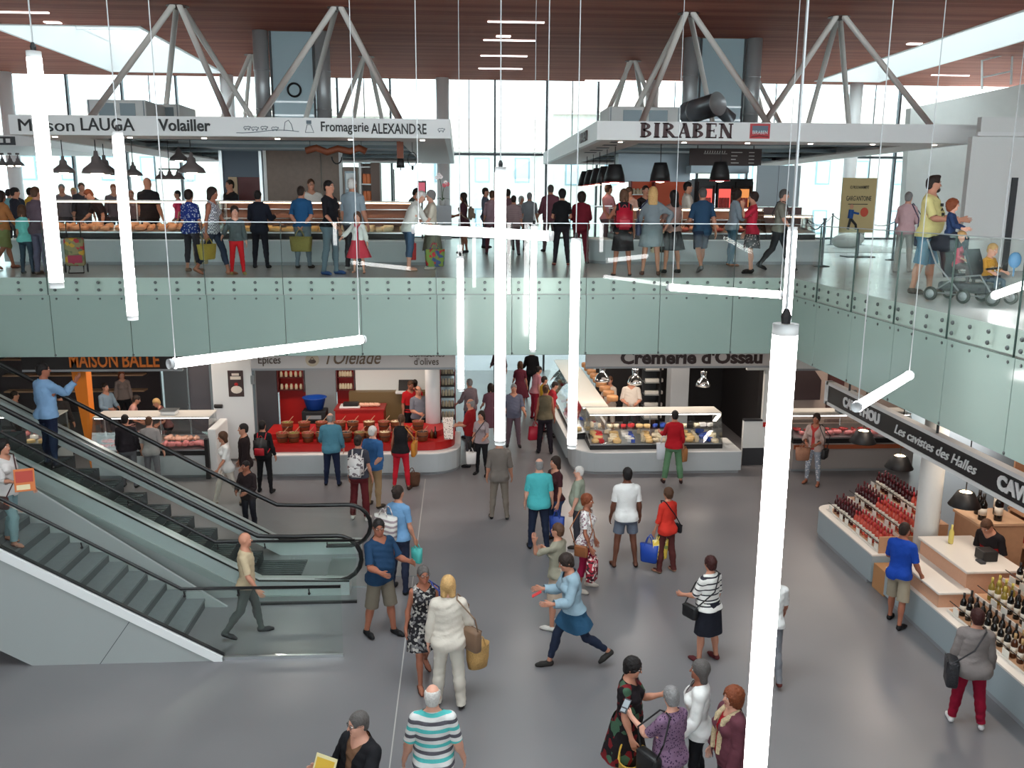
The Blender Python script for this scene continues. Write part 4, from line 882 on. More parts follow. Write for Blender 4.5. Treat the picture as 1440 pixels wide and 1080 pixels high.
def hvac(label, xa, xb, y, z1):
    t = thing('air_handler', label, 'machine', (0, y, CT)); w = xb-xa
    MB().bbox(xa, 0, 0, xb, 1.4, z1-CT, .02).build('housing', OFFW, t)
    for k in range(2): MB().box(xa+w*(.2+.36*k), -.01, .06, xa+w*(.46+.36*k), .01, z1-CT-.08).build('intake_grille', ALU, t)
    for k in (0, 1): MB().box(xa+.04+k*(w-.1), -.015, .02, xa+.06+k*(w-.1), .012, z1-CT-.02).build('corner_post', ALU, t)
    return t
hvac('pale air handling unit on the left canopy', ony(122, 150, 22)[0], ony(205, 150, 22)[0], 22, ony(160, 140, 22)[2]); hvac('narrow pale air handling unit beside the first on the left canopy', ony(206, 150, 23.4)[0], ony(252, 150, 23.4)[0], 23.4, ony(230, 146, 23.4)[2]); hvac('pale air handling unit on the right canopy', ony(856, 160, 22)[0], ony(957, 160, 22)[0], 22, ony(900, 150, 22)[2])
# ================================================================ food counters
WARML = emat('warm_strip', (1.0, .66, .42), 9.0); COLDL = emat('white_strip', (1.0, .90, .86), 9.0)
def lump_mesh(kind):
    b = MB(); m = {'chicken': mat('raw_poultry', rgb(226, 166, 128), .4, noise=.15), 'meat': mat('raw_meat', rgb(176, 62, 60), .35, noise=.35, scale=20), 'mince': mat('pink_meat', rgb(214, 128, 126), .4, noise=.25, scale=25), 'cheese': mat('cheese_rind', rgb(224, 190, 130), .55, noise=.15), 'pale': mat('pale_cheese', rgb(236, 222, 190), .5), 'jar': mat('jar_mixed', rgb(206, 190, 160), .3), 'tart': mat('baked_brown', rgb(176, 124, 80), .5, noise=.3), 'pack_r': mat('red_pack', rgb(196, 40, 44), .4), 'pack_w': mat('white_pack', rgb(232, 228, 222), .4), 'pack_b': mat('blue_pack', rgb(44, 78, 170), .4), 'fish': mat('dark_meat', rgb(92, 34, 34), .4), 'wrap': mat('wrapped_meat', rgb(232, 176, 150), .2, noise=.3, scale=30)}[kind]
    if kind in ('chicken', 'mince', 'wrap'): b.ball((0, 0, .055), (.11, .075, .055), 10, 6).ball((.06, .03, .05), (.05, .03, .04), 8, 5).ball((-.04, -.02, .085), (.05, .04, .035), 8, 5)
    elif kind in ('meat', 'fish'): b.ball((0, 0, .035), (.13, .07, .035), 10, 6).ball((.05, .02, .055), (.07, .05, .03), 8, 5)
    elif kind in ('cheese', 'tart'): b.lathe([(.02, 0), (.11, 0), (.12, .02), (.12, .07), (.11, .085), (.02, .085)], 14)
    elif kind == 'pale': b.prism([(0, -.09), (.16, -.05), (.16, .05), (0, .09)], 0, .09)
    elif kind == 'jar': b.lathe([(.05, 0), (.055, .02), (.055, .10), (.035, .12), (.04, .14)], 12)
    else: b.bbox(-.09, -.06, 0, .09, .06, .10, .015)
    return b.mesh(kind+'_piece', m, True)
_LUMP = {}
def food(label, cat, kind, pts, group, sc=1.0):
    if kind not in _LUMP: _LUMP[kind] = lump_mesh(kind)
    nm = {'chicken': 'poultry_piece', 'meat': 'meat_cut', 'mince': 'meat_portion', 'cheese': 'round_cheese', 'pale': 'cheese_wedge', 'jar': 'glass_jar', 'tart': 'pastry', 'fish': 'dark_meat_cut', 'wrap': 'wrapped_joint'}.get(kind, 'food_pack')
    for p in pts:
        o = link(nm, _LUMP[kind], None, tuple(p), random.uniform(0, 6.28)); k = sc*random.uniform(.8, 1.15); o.scale = (k, k, k); tag(o, label, cat, group)
def row(x0, x1, y, z, n, jy=.04): return [(x0+(x1-x0)*(i+.5)/n+random.uniform(-.03, .03), y+random.uniform(-jy, jy), z) for i in range(n)]
def case(label, x0, x1, y, z0, strip=None, base=True, zb=.55, zt=1.36, dep=.95, tilt=.22, basem=None, back=None):
    """chilled display counter facing the hall, front edge at y, standing on level z0"""
    t = thing('display_counter', label, 'counter', (0, y, z0))
    if base: MB().box(x0, 0, .08, x1, dep, zb).build('front_panel', basem or COUNT, t); MB().box(x0, .06, 0, x1, dep, .08).build('toe_kick', GREYP, t)
    MB().box(x0, .05, zb, x1, dep, zb+.12).build('dark_plinth', BLACK, t); MB().box(x0, .03, zb+.12, x1, .07, zb+.15).build('steel_lip', STEEL, t)
    MB().slab([(x0, .07, zb+.13), (x1, .07, zb+.13), (x1, dep-.05, zb+.26), (x0, dep-.05, zb+.26)], (0, 0, .01)).build('tray', STEEL, t)
    MB().slab([(x0, .05, zb+.15), (x1, .05, zb+.15), (x1, .05+tilt, zt-.02), (x0, .05+tilt, zt-.02)], (0, .008, 0)).build('front_glass', CASEG, t)
    MB().box(x0, .05+tilt, zt-.03, x1, dep-.05, zt).build('top_shelf', mat('pale_shelf', rgb(214, 212, 206), .3), t)
    MB().box(x0+.03, .09+tilt, zt-.055, x1-.03, .13+tilt, zt-.032).build('light_strip', strip or WARML, t)
    if back:
        MB().box(x0+.02, dep-.09, zb+.25, x1-.02, dep-.07, zt-.03).build('back_panel', back, t)
        for q in (.42, .62): MB().box(x0+.02, dep-.30, zb+q, x1-.02, dep-.10, zb+q+.015).build('rear_shelf', STEEL, t)
    n = max(2, int((x1-x0)/1.25)+1)
    for i in range(n):
        x = x0+.02+(x1-x0-.04)*i/(n-1); MB().tube([(x, dep-.1, zb+.1), (x, dep-.1, zt-.03)], .016, 6).build('post', STEEL, t)
    for x in (x0, x1-.01): MB().slab([(x, .06, zb+.15), (x, dep-.1, zb+.15), (x, dep-.1, zt-.03), (x, .06+tilt, zt-.03)], (.01, 0, 0)).build('side_glass', CASEG, t)
    MB().slab([(x0+.03, .35, zb+.45), (x1-.03, .35, zb+.45), (x1-.03, .7, zb+.45), (x0+.03, .7, zb+.45)], (0, 0, .008)).build('glass_shelf', CASEG, t)
    return t
def tz(z0, zb, yo): return z0+zb+.145+.13*(yo-.07)/.83
def stall_base(label, pts, z0, h, m=None, top=None):
    t = thing('stall_counter', label, 'counter', (0, 0, z0)); MB().prism(pts, .07, h-.025).build('front_panel', m or COUNT, t); MB().prism(pts, h-.025, h).build('top_edge', top or WHITE, t)
    cx = sum(p[0] for p in pts)/len(pts); cy = sum(p[1] for p in pts)/len(pts)
    MB().prism([(cx+(p[0]-cx)*.985, cy+(p[1]-cy)*.94) for p in pts], 0, .07).build('toe_kick', GREYP, t); return t
def rounded(x0, y0, x1, y1, r, corners='rl'):
    p = []
    if 'l' in corners: p += [(x0+r-r*math.cos(a), y0+r-r*math.sin(a)) for a in np.linspace(0, PI/2, 7)]
    else: p.append((x0, y0))
    if 'r' in corners: p += [(x1-r+r*math.sin(a), y0+r-r*math.cos(a)) for a in np.linspace(0, PI/2, 7)]
    else: p.append((x1, y0))
    return p+[(x1, y1), (x0, y1)]
CBK = mat('warm_brown_back', rgb(128, 84, 64), .5)
stall_base('long pale counter base of the poultry and cheese stalls', rounded(-9.6, 19.25, -.35, 20.6, .55, 'r'), UZ, .54)
case('lit poultry display counter on the upper floor', -8.9, -5.35, 19.35, UZ, None, False)
case('lit cheese display counter behind the man in dark clothes', -5.2, -2.75, 19.35, UZ, None, False, back=CBK); case('lit cheese display counter by the girl in red', -2.65, -1.05, 19.35, UZ, None, False, back=CBK)
for k, (yo, n) in enumerate(((.22, 15), (.42, 15), (.62, 13))): food('raw poultry piece in the %s row of the upper poultry counter' % ('front', 'middle', 'back')[k], 'poultry', 'chicken', row(-8.8, -5.4, 19.35+yo, tz(UZ, .54, yo), n), 'poultry on the counter tray')
for yo, n in ((.22, 9), (.45, 9)): food('cheese round in the %s row of the long upper cheese counter' % ('front' if yo < .3 else 'back'), 'cheese', 'cheese', row(-5.1, -2.85, 19.35+yo, tz(UZ, .54, yo), n), 'cheeses in the long case', .9)
for yo, n in ((.22, 6), (.45, 6)): food('pale cheese wedge in the %s row of the case by the girl' % ('front' if yo < .3 else 'back'), 'cheese', 'pale', row(-2.55, -1.15, 19.35+yo, tz(UZ, .54, yo), n), 'cheeses in the end case')
stall_base('pale rounded counter base of the cured meat stall', rounded(2.95, 19.6, 8.2, 20.9, .6, 'l'), UZ, .55)
case('lit cured meat counter with reddish goods', 3.45, 6.9, 19.7, UZ, None, False, zt=1.25, back=CBK)
for yo, k, n in ((.22, 'meat', 12), (.42, 'wrap', 12), (.62, 'fish', 10)): food({'meat': 'red meat cut at the front of the upper cured meat counter', 'wrap': 'wrapped joint in the middle row of the cured meat counter', 'fish': 'dark cured piece at the back of the cured meat counter'}[k], 'meat', k, row(3.6, 6.8, 19.7+yo, tz(UZ, .55, yo), n), 'goods in the cured meat counter')
case('low red counter at the right end of the cured meat stall', 6.95, 8.1, 19.8, UZ, None, False, zb=.55, zt=1.1)
# ---------------------------------------------------------------- fittings of the left upper stalls
def P2(px, py, y): return ony(px, py, y)
NAVY = mat('navy_panel', rgb(48, 66, 84), .4)
bk = thing('service_booth', 'navy booth with a dark red door behind the upper counter', 'booth', (0, 23.4, UZ)); xa, xb = P2(309, 250, 23.4)[0], P2(370, 250, 23.4)[0]
MB().box(xa, .1, 0, xb, 1.3, 2.6).build('booth_wall', NAVY, bk); MB().box(xa+.45, .02, 0, xb-.1, .1, 1.95).build('door', mat('dark_red_door', rgb(84, 22, 24), .5), bk); MB().box(xa, 0, 0, xa+.08, .1, 2.6).box(xb-.09, 0, 0, xb-.02, .1, 2.6).build('frame', STEEL, bk)
MB().box(xa+.2, .04, 1.5, xa+.42, .1, 1.95).build('notice', mat('kraft_notice', rgb(196, 170, 140), .7), bk)
wp = thing('timber_wall', 'grey brown timber wall panels behind the cheese counter', 'wall panel', (0, 23.2, UZ))
for q0, q1 in ((375, 451.5), (452.5, 477)): MB().box(P2(q0, 250, 23.2)[0], 0, 0, P2(q1, 250, 23.2)[0], .12, 2.6).build('timber_panel', WALNUT, wp)
for q in (373.5, 479.5): MB().box(P2(q, 250, 23.2)[0]-.04, -.03, 0, P2(q, 250, 23.2)[0]+.04, .1, 2.6).build('white_post', WHITE, wp)
sh = thing('goods_shelf', 'tall brown shelf with goods coloured as orange-lit behind the cheese counter', 'shelf', (0, 22.6, UZ)); xa, xb = P2(505, 250, 22.6)[0], P2(534, 250, 22.6)[0]; BRN = mat('brown_shelf', rgb(96, 72, 60), .5)
MB().box(xa, 0, 0, xa+.05, .45, 2.3).build('side_panel', WHITE, sh); MB().box(xb-.22, 0, 0, xb, .45, 2.3).build('side_panel', BRN, sh); MB().box(xa, .4, 0, xb, .45, 2.3).build('back_panel', BRN, sh)
for k in range(5): MB().box(xa+.05, .02, .5+k*.42, xb-.22, .4, .53+k*.42).build('shelf_board', WHITE, sh)
for k in range(4):
    for j in range(3): tag(MB().bbox(-.045, -.06, 0, .045, .06, .24, .01).build('boxed_goods', mat('orange_lit_goods', rgb(214, 110, 44), .5), None, False, (xa+.12+j*.095, 22.78, UZ+.532+k*.42)), 'small box coloured as orange-lit on the tall brown shelf, %s board' % ('first', 'second', 'third', 'fourth')[k], 'box', 'boxes on the tall shelf')  # orange of the boxes stands in for the orange light on the shelves
cab = thing('glass_cabinet', 'grey cabinet with glass door and sheet beside the shelf', 'cabinet', (0, 22.9, UZ)); xa, xb = P2(482, 250, 22.9)[0], P2(503, 250, 22.9)[0]
MB().box(xa, .03, 0, xb, .5, 2.2).build('body', WALNUT, cab); MB().box(xa+.05, 0, .3, xb-.05, .03, 2.1).build('door', ALU, cab); MB().box(xa+.08, -.01, 1.65, xb-.08, 0, 2.05).build('pinned_sheet', mat('paper', rgb(226, 232, 232), .7), cab)
yk = thing('ox_yoke', 'carved brown wooden ox yoke hanging under the canopy', 'yoke', (0, 20.2, 0)); BRW = mat('old_brown_wood', rgb(122, 62, 36), .6, noise=.2)
y0 = [P2(q, r, 20.2) for q, r in ((430, 212), (445, 208), (460, 214), (475, 209), (492, 213), (505, 208), (515, 213))]
MB().tube([(p[0], 0, p[2]) for p in y0], .075, 8).build('beam', BRW, yk, True); u = P2(474, 222, 20.2); MB().tube([(u[0]+.11*math.cos(a), -.04, u[2]+.02+.15*math.sin(a)) for a in np.linspace(PI, 2*PI, 8)], .016, 6).build('iron_loop', BLACK, yk)
for q in (436, 508): p = P2(q, 208, 20.2); MB().tube([(p[0], 0, p[2]), (p[0], 0, CT-.06)], .006, 5).build('hanging_wire', BLACK, yk)
cb = thing('cow_bell', 'dark cow bell on a broad wooden collar under the canopy', 'bell', (P2(563, 220, 20)[0], 20, 0)); z0 = P2(563, 236, 20)[2]; z1 = P2(563, 200, 20)[2]
MB().prism([(-.07, -.05), (.07, -.05), (.07, .05), (-.07, .05)], z0+.2, CT-.06).build('wooden_strap', BRW, cb); MB().lathe([(.09, z0), (.085, z0+.1), (.06, z0+.2), (.02, z0+.21)], 12, sy=.7).build('bell_body', BLACK, cb, True); MB().tube([(0, 0, z0-.06), (0, 0, z0+.03)], .014, 6).build('clapper', BLACK, cb)
rp = thing('rope_collar', 'rope loop with a dark weight hanging by the cow bell', 'rope', (P2(580, 230, 20)[0], 20, 0)); zc = P2(580, 224, 20)[2]
MB().tube([(.10*math.cos(a), 0, zc+.15*math.sin(a)) for a in np.arange(0, 2*PI, PI/10)], .011, 6, closed=True).build('rope_loop', DARK, rp); MB().lathe([(.01, -.24), (.03, -.2), (.03, -.17), (.008, -.13)], 8, (0, 0, zc)).build('weight', BLACK, rp, True); MB().tube([(0, 0, zc+.15), (0, 0, CT-.06)], .006, 5).build('hanging_wire', BLACK, rp)
tl = thing('till_screen', 'black till screen with a pink picture on the cheese counter', 'screen', (P2(593, 268, 20.2)[0], 20.2, UZ)); zz = P2(593, 276, 20.2)[2]-UZ
MB().bbox(-.10, 0, zz, .10, .05, zz+.34, .01).build('screen_case', BLACK, tl); MB().box(-.075, -.004, zz+.04, .075, 0, zz+.30).build('display', emat('pink_screen', (.5, .12, .16), .8), tl); MB().tube([(0, .03, .54), (0, .03, zz)], .02, 8).build('stand', DARK, tl)
rk = thing('paper_rack', 'black wire rack of packets by the far glass', 'rack', (P2(566, 260, 21.4)[0], 21.4, UZ)); MB().tube([(-.2, 0, 0), (-.2, 0, 2.1)], .016, 6).build('rack_post', BLACK, rk)
for k in range(6): MB().box(-.2, -.1, .95+k*.09, .2, .1, .955+k*.09).build('rack_tray', DARK, rk)
for k in range(5): MB().box(-.15, -.08, .957+k*.09, .12, .08, .985+k*.09).build('packet', WHITE, rk)
orc = thing('potted_orchid', 'white and pink potted orchid on the counter end', 'plant', (P2(622, 289, 19.9)[0], 19.9, P2(622, 289, 19.9)[2]))
MB().lathe([(.05, 0), (.07, .10), (.075, .11)], 12).build('pot', mat('grey_pot', rgb(190, 190, 186), .5), orc, True); MB().box(-.2, -.2, UZ+.54-orc.location.z, .2, .2, 0).build('pedestal', GREYP, orc)
LEAF = mat('green_leaf', rgb(52, 92, 44), .5)
for k in range(5):
    a = k*1.26; MB().slab([(0, 0, .1), (.06*math.cos(a-.4), .06*math.sin(a-.4), .16), (.18*math.cos(a), .18*math.sin(a), .13), (.06*math.cos(a+.4), .06*math.sin(a+.4), .16)], (0, 0, .006)).build('leaf', LEAF, orc)
for dx, hh in ((-.05, .66), (.06, .5)): MB().tube([(0, 0, .1), (dx*.3, 0, hh*.6), (dx*1.2, 0, hh)], .006, 5).build('stem', LEAF, orc)
for k, (dx, z) in enumerate(((-.07, .66), (-.03, .62), (-.11, .60), (.08, .5), (.12, .46), (.05, .44))):
    f = MB()
    for j in range(5): a = j*1.257; f.ball((dx+.03*math.cos(a), -.01, z+.03*math.sin(a)), (.022, .006, .022), 6, 4)
    f.build('flower', mat('orchid_pink' if k > 3 else 'orchid_white', rgb(214, 100, 110) if k > 3 else rgb(244, 232, 232), .6), orc)
# ---------------------------------------------------------------- fittings of the right upper stall
YB = 23.2; ORW = mat('orange_red_wall', rgb(214, 78, 20), .5)
bw = thing('back_wall', 'orange red back wall of the cured meat stall with steel hood', 'wall panel', (0, YB, UZ))
MB().box(P2(886, 250, YB)[0], .05, 0, P2(968, 250, YB)[0], .2, 1.9).build('orange_panel', ORW, bw); MB().box(P2(870, 215, YB)[0], 0, 1.9, P2(972, 215, YB)[0], .6, 2.6).build('steel_hood', mat('bluish_hood', rgb(140, 152, 160), .35, metal=.3), bw); MB().box(P2(968, 250, YB)[0], -.03, 0, P2(985, 250, YB)[0], .2, 1.95).build('grey_post', GREYP, bw)
sf = thing('wall_shelf', 'wall shelf with jars behind the cured meat counter', 'shelf', (0, YB-.35, UZ)); xa, xb = P2(884, 250, YB)[0], P2(918, 250, YB)[0]
for k in range(3): MB().box(xa, 0, .75+k*.40, xb, .32, .78+k*.40).build('shelf_board', WHITE, sf)
for x in (xa, xb-.03): MB().box(x, 0, .3, x+.03, .32, 1.9).build('side_panel', mat('red_side', rgb(120, 26, 24), .5), sf)
for k in range(3):
    for j in range(5): o = link('glass_jar', _LUMP.setdefault('jar', lump_mesh('jar')), None, (xa+.1+j*.11, YB-.2, UZ+.782+k*.40)); tag(o, 'small jar on the wall shelf of the cured meat stall, %s board' % ('low', 'middle', 'top')[k], 'jar', 'jars on the wall shelf')
mb = thing('menu_board', 'dark menu board with chalk lines above the fridges', 'sign', (0, 22.3, 0)); x0, x1, z0, z1 = P2(970, 220, 22.3)[0], P2(1071, 220, 22.3)[0], P2(1020, 233, 22.3)[2], P2(1020, 209, 22.3)[2]
MB().box(x0, 0, z0, x1, .06, z1).build('board', mat('brown_black_board', rgb(62, 48, 46), .6), mb); [MB().tube([(q, .03, z1), (q, .03, CT-.06)], .012, 6).build('hanger', BLACK, mb) for q in (x0+.2, x1-.2)]; CHALK = mat('chalk', rgb(200, 196, 190), .8)
MB().box(x0+.35, -.004, z1-.13, x0+.95, 0, z1-.12).build('chalk_underline', CHALK, mb)
for k in range(9): MB().slab([(x0+.37+k*.062, -.004, z1-.11), (x0+.39+k*.062, -.004, z1-.11), (x0+.40+k*.062, -.004, z1-.06), (x0+.385+k*.062, -.004, z1-.05)], (0, .003, 0)).build('chalk_mark', CHALK, mb)
for k in range(4):
    MB().box(x0+1.05, -.004, z1-.10-k*.085, x0+1.05+[.28, .16, .12, .2][k], 0, z1-.08-k*.085).build('chalk_line', CHALK, mb); MB().box(x0+1.5, -.004, z1-.10-k*.085, x0+1.64, 0, z1-.08-k*.085).build('chalk_price', CHALK, mb)
MB().box(x0+.05, .02, z0-.18, x1-.3, .5, z0).build('lower_hood', mat('bluish_hood', rgb(1, 1, 1)), mb)
fr = thing('meat_fridge', 'black glass door meat fridge glowing red inside', 'fridge', (0, 22.6, UZ)); x0, x1 = P2(985, 260, 22.6)[0], P2(1064, 260, 22.6)[0]
MB().box(x0, .3, 0, x1, .9, 1.98).build('cabinet', BLACK, fr); nd = 3
for k in range(nd):
    a = x0+(x1-x0)*k/nd; b = x0+(x1-x0)*(k+1)/nd
    MB().box(a+.05, .28, .35, b-.09, .30, 1.72).build('lit_interior', emat('red_fridge_glow', (.75, .10, .08), 1.1) if k < 2 else emat('orange_fridge_glow', (.7, .26, .08), .9), fr); d = MB().box(a+.02, .2, .2, a+.06, .3, 1.9).box(b-.06, .2, .2, b-.02, .3, 1.9).box(a+.06, .2, 1.8, b-.06, .3, 1.9).box(a+.06, .2, .2, b-.06, .3, .3).build('door_frame', BLACK, fr); MB().box(b-.05, .17, .6, b-.03, .2, 1.6).build('handle', CHROME, d)
    for j in range(4): MB().bbox(a+.08+.07*j, .20, 1.0+.1*(j % 2), a+.14+.07*j, .27, 1.5, .015).build('hanging_joint', mat('hung_ham', rgb(186, 60, 52), .4, noise=.4, scale=18), fr)
gp = thing('grey_screen', 'plain grey blue screen panel at the end of the cured meat stall', 'screen panel', (0, 21, UZ)); x0, x1 = 7.06, 8.10
MB().box(x0, 0, 1.28, x1, .06, 2.24).build('panel', mat('grey_blue_panel', rgb(150, 162, 168), .5), gp); MB().box(x0+.5, -.004, 1.28, x0+.508, 0, 2.24).build('panel_joint', DARK, gp); MB().box(x0-.05, .02, .55, x1+.1, .5, 1.27).build('dark_cabinet', mat('brown_cabinet', rgb(84, 52, 50), .5), gp); MB().box(x0+.72, .015, 1.05, x0+.8, .02, 1.17).build('paper_tag', WHITE, gp)
scl = thing('counter_scale', 'black upright scale on the left end of the cured meat counter', 'scale', (P2(846, 300, 20)[0], 20.2, UZ+1.25)); MB().lathe([(.09, 0), (.09, .03), (.02, .04), (.02, .55), (.05, .58), (.03, .7), (.01, .78)], 12).build('scale_body', BLACK, scl, True); MB().box(-.25, -.12, .02, .25, .12, .04).build('scale_tray', STEEL, scl)
# ---------------------------------------------------------------- pendant lamps
def dome_mesh(r, h, m, neck=True):
    b = MB(); b.lathe([(r*.98, 0), (r, .012), (r*.86, h*.22), (r*.55, h*.38), (r*.34, h*.5), (r*.30, h*.72), (r*.16, h*.78), (r*.12, h)], 20); return b
PEND = mat('grey_enamel_shade', rgb(112, 104, 104), .35); BULB = emat('warm_bulb', (1.0, .82, .62), 14.0)
def pendant(label, p, r, h, top, m=PEND, style='dome', group='dome pendant lamps'):
    t = thing('pendant_lamp', label, 'pendant lamp', tuple(p), 0, group)
    if style == 'dome': dome_mesh(r, h, m).build('shade', m, t, True)
    else:
        b = MB(); b.lathe([(r, 0), (r*.93, h*.35), (r*.72, h*.8), (r*.6, h), (r*.05, h*1.02)], 20); b.build('shade', m, t, True); MB().lathe([(r*1.0, -.012), (r*1.01, .006)], 20).build('rim', mat('red_rim', rgb(190, 40, 50), .4), t, True)  # rim is plain red
    MB().ball((0, 0, -.01), (r*.45, r*.45, .02), 10, 4).build('bulb', BULB, t); MB().tube([(0, 0, h), (0, 0, top-p[2])], .010, 6).build('cord', BLACK, t); MB().lathe([(.05, -.05), (.05, 0)], 10, (0, 0, top-p[2])).build('ceiling_rose', m, t)
for px, py, y, r, lab in ((90, 243, 20.4, .24, 'by the leftmost light tube'), (137, 244, 20.2, .32, 'largest, left of the second light tube'), (148, 246, 21.6, .30, 'half hidden behind the largest one'), (188, 247, 21.0, .20, 'just right of the second light tube'), (270, 243, 20.2, .29, 'beside the navy booth'), (252, 226, 23.5, .24, 'small and high, left of the booth')):
    p = ony(px, py, y); pendant('grey dome pendant lamp '+lab, p, r, r*1.5, CT-.06)
tr = thing('pendant_lamp', 'bar pendant with three small grey domes over the poultry stall', 'pendant lamp', tuple(ony(239, 252, 22)), 0, 'dome pendant lamps')
for k in range(3): dome_mesh(.15, .24, PEND).build('shade', PEND, tr, True, ((k-1)*.20, 0, 0))
MB().box(-.25, -.015, .22, .25, .015, .25).build('bar', BLACK, tr); MB().tube([(0, 0, .24), (0, 0, CT-.06-tr.location.z)], .01, 6).build('cord', BLACK, tr)
for k, px in enumerate((4, 15, 26)): pendant('small distant grey dome pendant at the left edge, %s of three' % ('first', 'second', 'third')[k], ony(px, 233, 26), .16, .26, 7.78, PEND, 'dome', 'distant dome pendants')
for px, py, y, r, h, lab in ((928, 255, 20.6, .235, .42, 'left of the serif stall counter'), (1012, 254, 20.6, .235, .42, 'in front of the menu board')): pendant('black tapered pendant lamp '+lab, ony(px, py, y), r, h, CT-.06, BLACK, 'cone', 'black tapered pendants')
for k in range(5):
    y = 20.9+k*1.15; pendant('black tapered pendant, %s in the receding row of five' % ('nearest', 'second', 'third', 'fourth', 'farthest')[k], (3.62+.0*k, y, 6.98), .25, .40, CT-.06, BLACK, 'cone', 'row of black pendants')
# ---------------------------------------------------------------- banner, posts and ropes on the right
bn = thing('banner_sign', 'beige banner announcing a coming shop, on a leg', 'sign', (0, 22.5, UZ)); c0 = P2(1186, 250, 22.5); c1 = P2(1233, 250, 22.5); b0 = P2(1179, 327, 22.5); b1 = P2(1226, 328, 22.5)
zt, zb = c0[2]-UZ, b0[2]-UZ; xa, xb = c0[0], c1[0]+.02
MB().box(xa, 0, zb, xb, .03, zt).build('banner_sheet', mat('beige_banner', rgb(198, 176, 128), .7), bn); MB().box(xa+.5, .03, 0, xa+.58, .06, zt).build('leg', ALU, bn); MB().box(xa+.2, -.25, 0, xa+.9, .3, .03).build('foot', DARK, bn)
text_fit('ICI PROCHAINEMENT', xa+.2, xb-.2, zt-.24, .075, INK, -.003, bn, ext=.002, bold=.001); text_fit("GARG'ANTOINE", xa+.12, xb-.12, zt-.52, .12, INK, -.003, bn, ext=.002, bold=.001); MB().box(xa+.18, -.003, zt-.67, xb-.2, 0, zt-.65).build('small_print_line', INK, bn)
MB().tube([(xa+.28, -.004, zb+0.58), (xa+.26, -.004, zb+0.36)], .07, 8).tube([(xa+.28, -.004, zb+0.52), (xa+.48, -.004, zb+0.48)], .03, 6).build('painted_figure_coat', mat('painted_blue', rgb(36, 82, 150), .7), bn)
MB().tube([(xa+.27, -.004, zb+0.36), (xa+.22, -.004, zb+0.08)], .035, 6).tube([(xa+.27, -.004, zb+0.36), (xa+.42, -.004, zb+0.20), (xa+.44, -.004, zb+0.08)], .035, 6).build('painted_figure_legs', INK, bn); MB().ball((xa+.28, -.004, zb+0.66), (.05, .012, .06), 8, 6).build('painted_figure_head', mat('painted_skin', rgb(206, 150, 120), .7), bn)
MB().ball((xa+.62, -.004, zb+0.52), (.11, .01, .12), 9, 6).build('painted_hen', mat('painted_red', rgb(206, 84, 64), .7), bn)
PX = [(1155, 375, 1.0), (1130, 367, 1.0), (1168, 345, 1.0), (1210, 345, 1.0), (1255, 366, .95)]; tops = []
for k, (px, py, h) in enumerate(PX):
    p = onz(px, py, UZ); t = thing('barrier_post', 'slim grey barrier post '+['nearest, left of the banner', 'second from the stall, left of the banner', 'far one left of the banner by the glass', 'far one behind the banner', 'right of the banner beside the woman in pink'][k], 'post', tuple(p), 0, 'rope barrier posts'); MB().lathe([(.16, 0), (.16, .02), (.03, .04), (.028, h), (.04, h+.01), (.04, h+.05)], 14).build('pole', ALU, t, True); MB().lathe([(.17, 0), (.17, .015)], 14).build('weighted_base', DARK, t, True); tops.append(p+[0, 0, h])
for a, b, lab in ((0, 1, 'between the two near posts'), (1, 2, 'running back to the far glass'), (2, 3, 'between the far posts'), (3, 4, 'sagging behind the banner to the right post')):
    A, B = tops[a], tops[b]; P = [A+(B-A)*s-np.array([0, 0, .22*4*s*(1-s)]) for s in np.linspace(0, 1, 13)]
    tag(MB().tube(P, .014, 6).build('barrier_rope', DARK), 'dark barrier rope '+lab, 'rope', 'barrier ropes')
bx = onz(1190, 349, UZ); t = thing('rubble_sack', 'pale sack lying on the floor behind the ropes', 'sack', tuple(bx)); MB().ball((0, 0, .22), (.5, .3, .24), 12, 7).ball((.3, .05, .3), (.28, .22, .2), 10, 6).build('sack_body', OFFW, t, True); MB().lathe([(.05, 0), (.08, .08)], 8, (.45, 0, .42)).build('sack_neck', OFFW, t)
struct(MB().box(9.2, 24.5, UZ+.001, 13.7, 33.5, UZ+.012).build('trim_3', mat('unfinished_screed', rgb(190, 194, 190), .6, noise=.15, scale=3)), 'unfinished pale floor behind the ropes')
# ================================================================ stalls of the ground floor
GF = 20.5; ZF0, ZF1 = 2.66, 3.45
def fascia(label, xa, xb, y, m, z0=ZF0, z1=ZF1):
    t = thing('shop_sign', label, 'sign', (0, y, 0)); MB().box(xa, 0, z0, xb, .10, z1).build('board', m, t); MB().box(xa, -.01, z0-.05, xb, .12, z0).build('bottom_rail', GREYP, t); return t
def hang(t, x, y):   # rods up to the soffit
    for q in x: MB().tube([(q, .05, ZF1), (q, .05, 3.715)], .02, 6).build('hanger', DARK, t)
GX = lambda px, y=GF: ony(px, 600, y)[0]
def add_stall_fill(x, y, z, w, d, e, col=(1.0, .84, .70)):
    l = bpy.data.lights.new('stall_fill', 'AREA'); l.shape = 'RECTANGLE'; l.size = w; l.size_y = d; l.energy = e; l.color = col
    o = bpy.data.objects.new('stall_fill_light', l); COL.objects.link(o); o.location = (x, y, z-.03)
    b = tag(link('added_strip_lamp', MB().box(x-w/2-.03, y-d/2-.03, z, x+w/2+.03, y+d/2+.03, z+.05).mesh('added_strip_lamp', OFFW)), None, 'lamp'); o.parent = b; return b
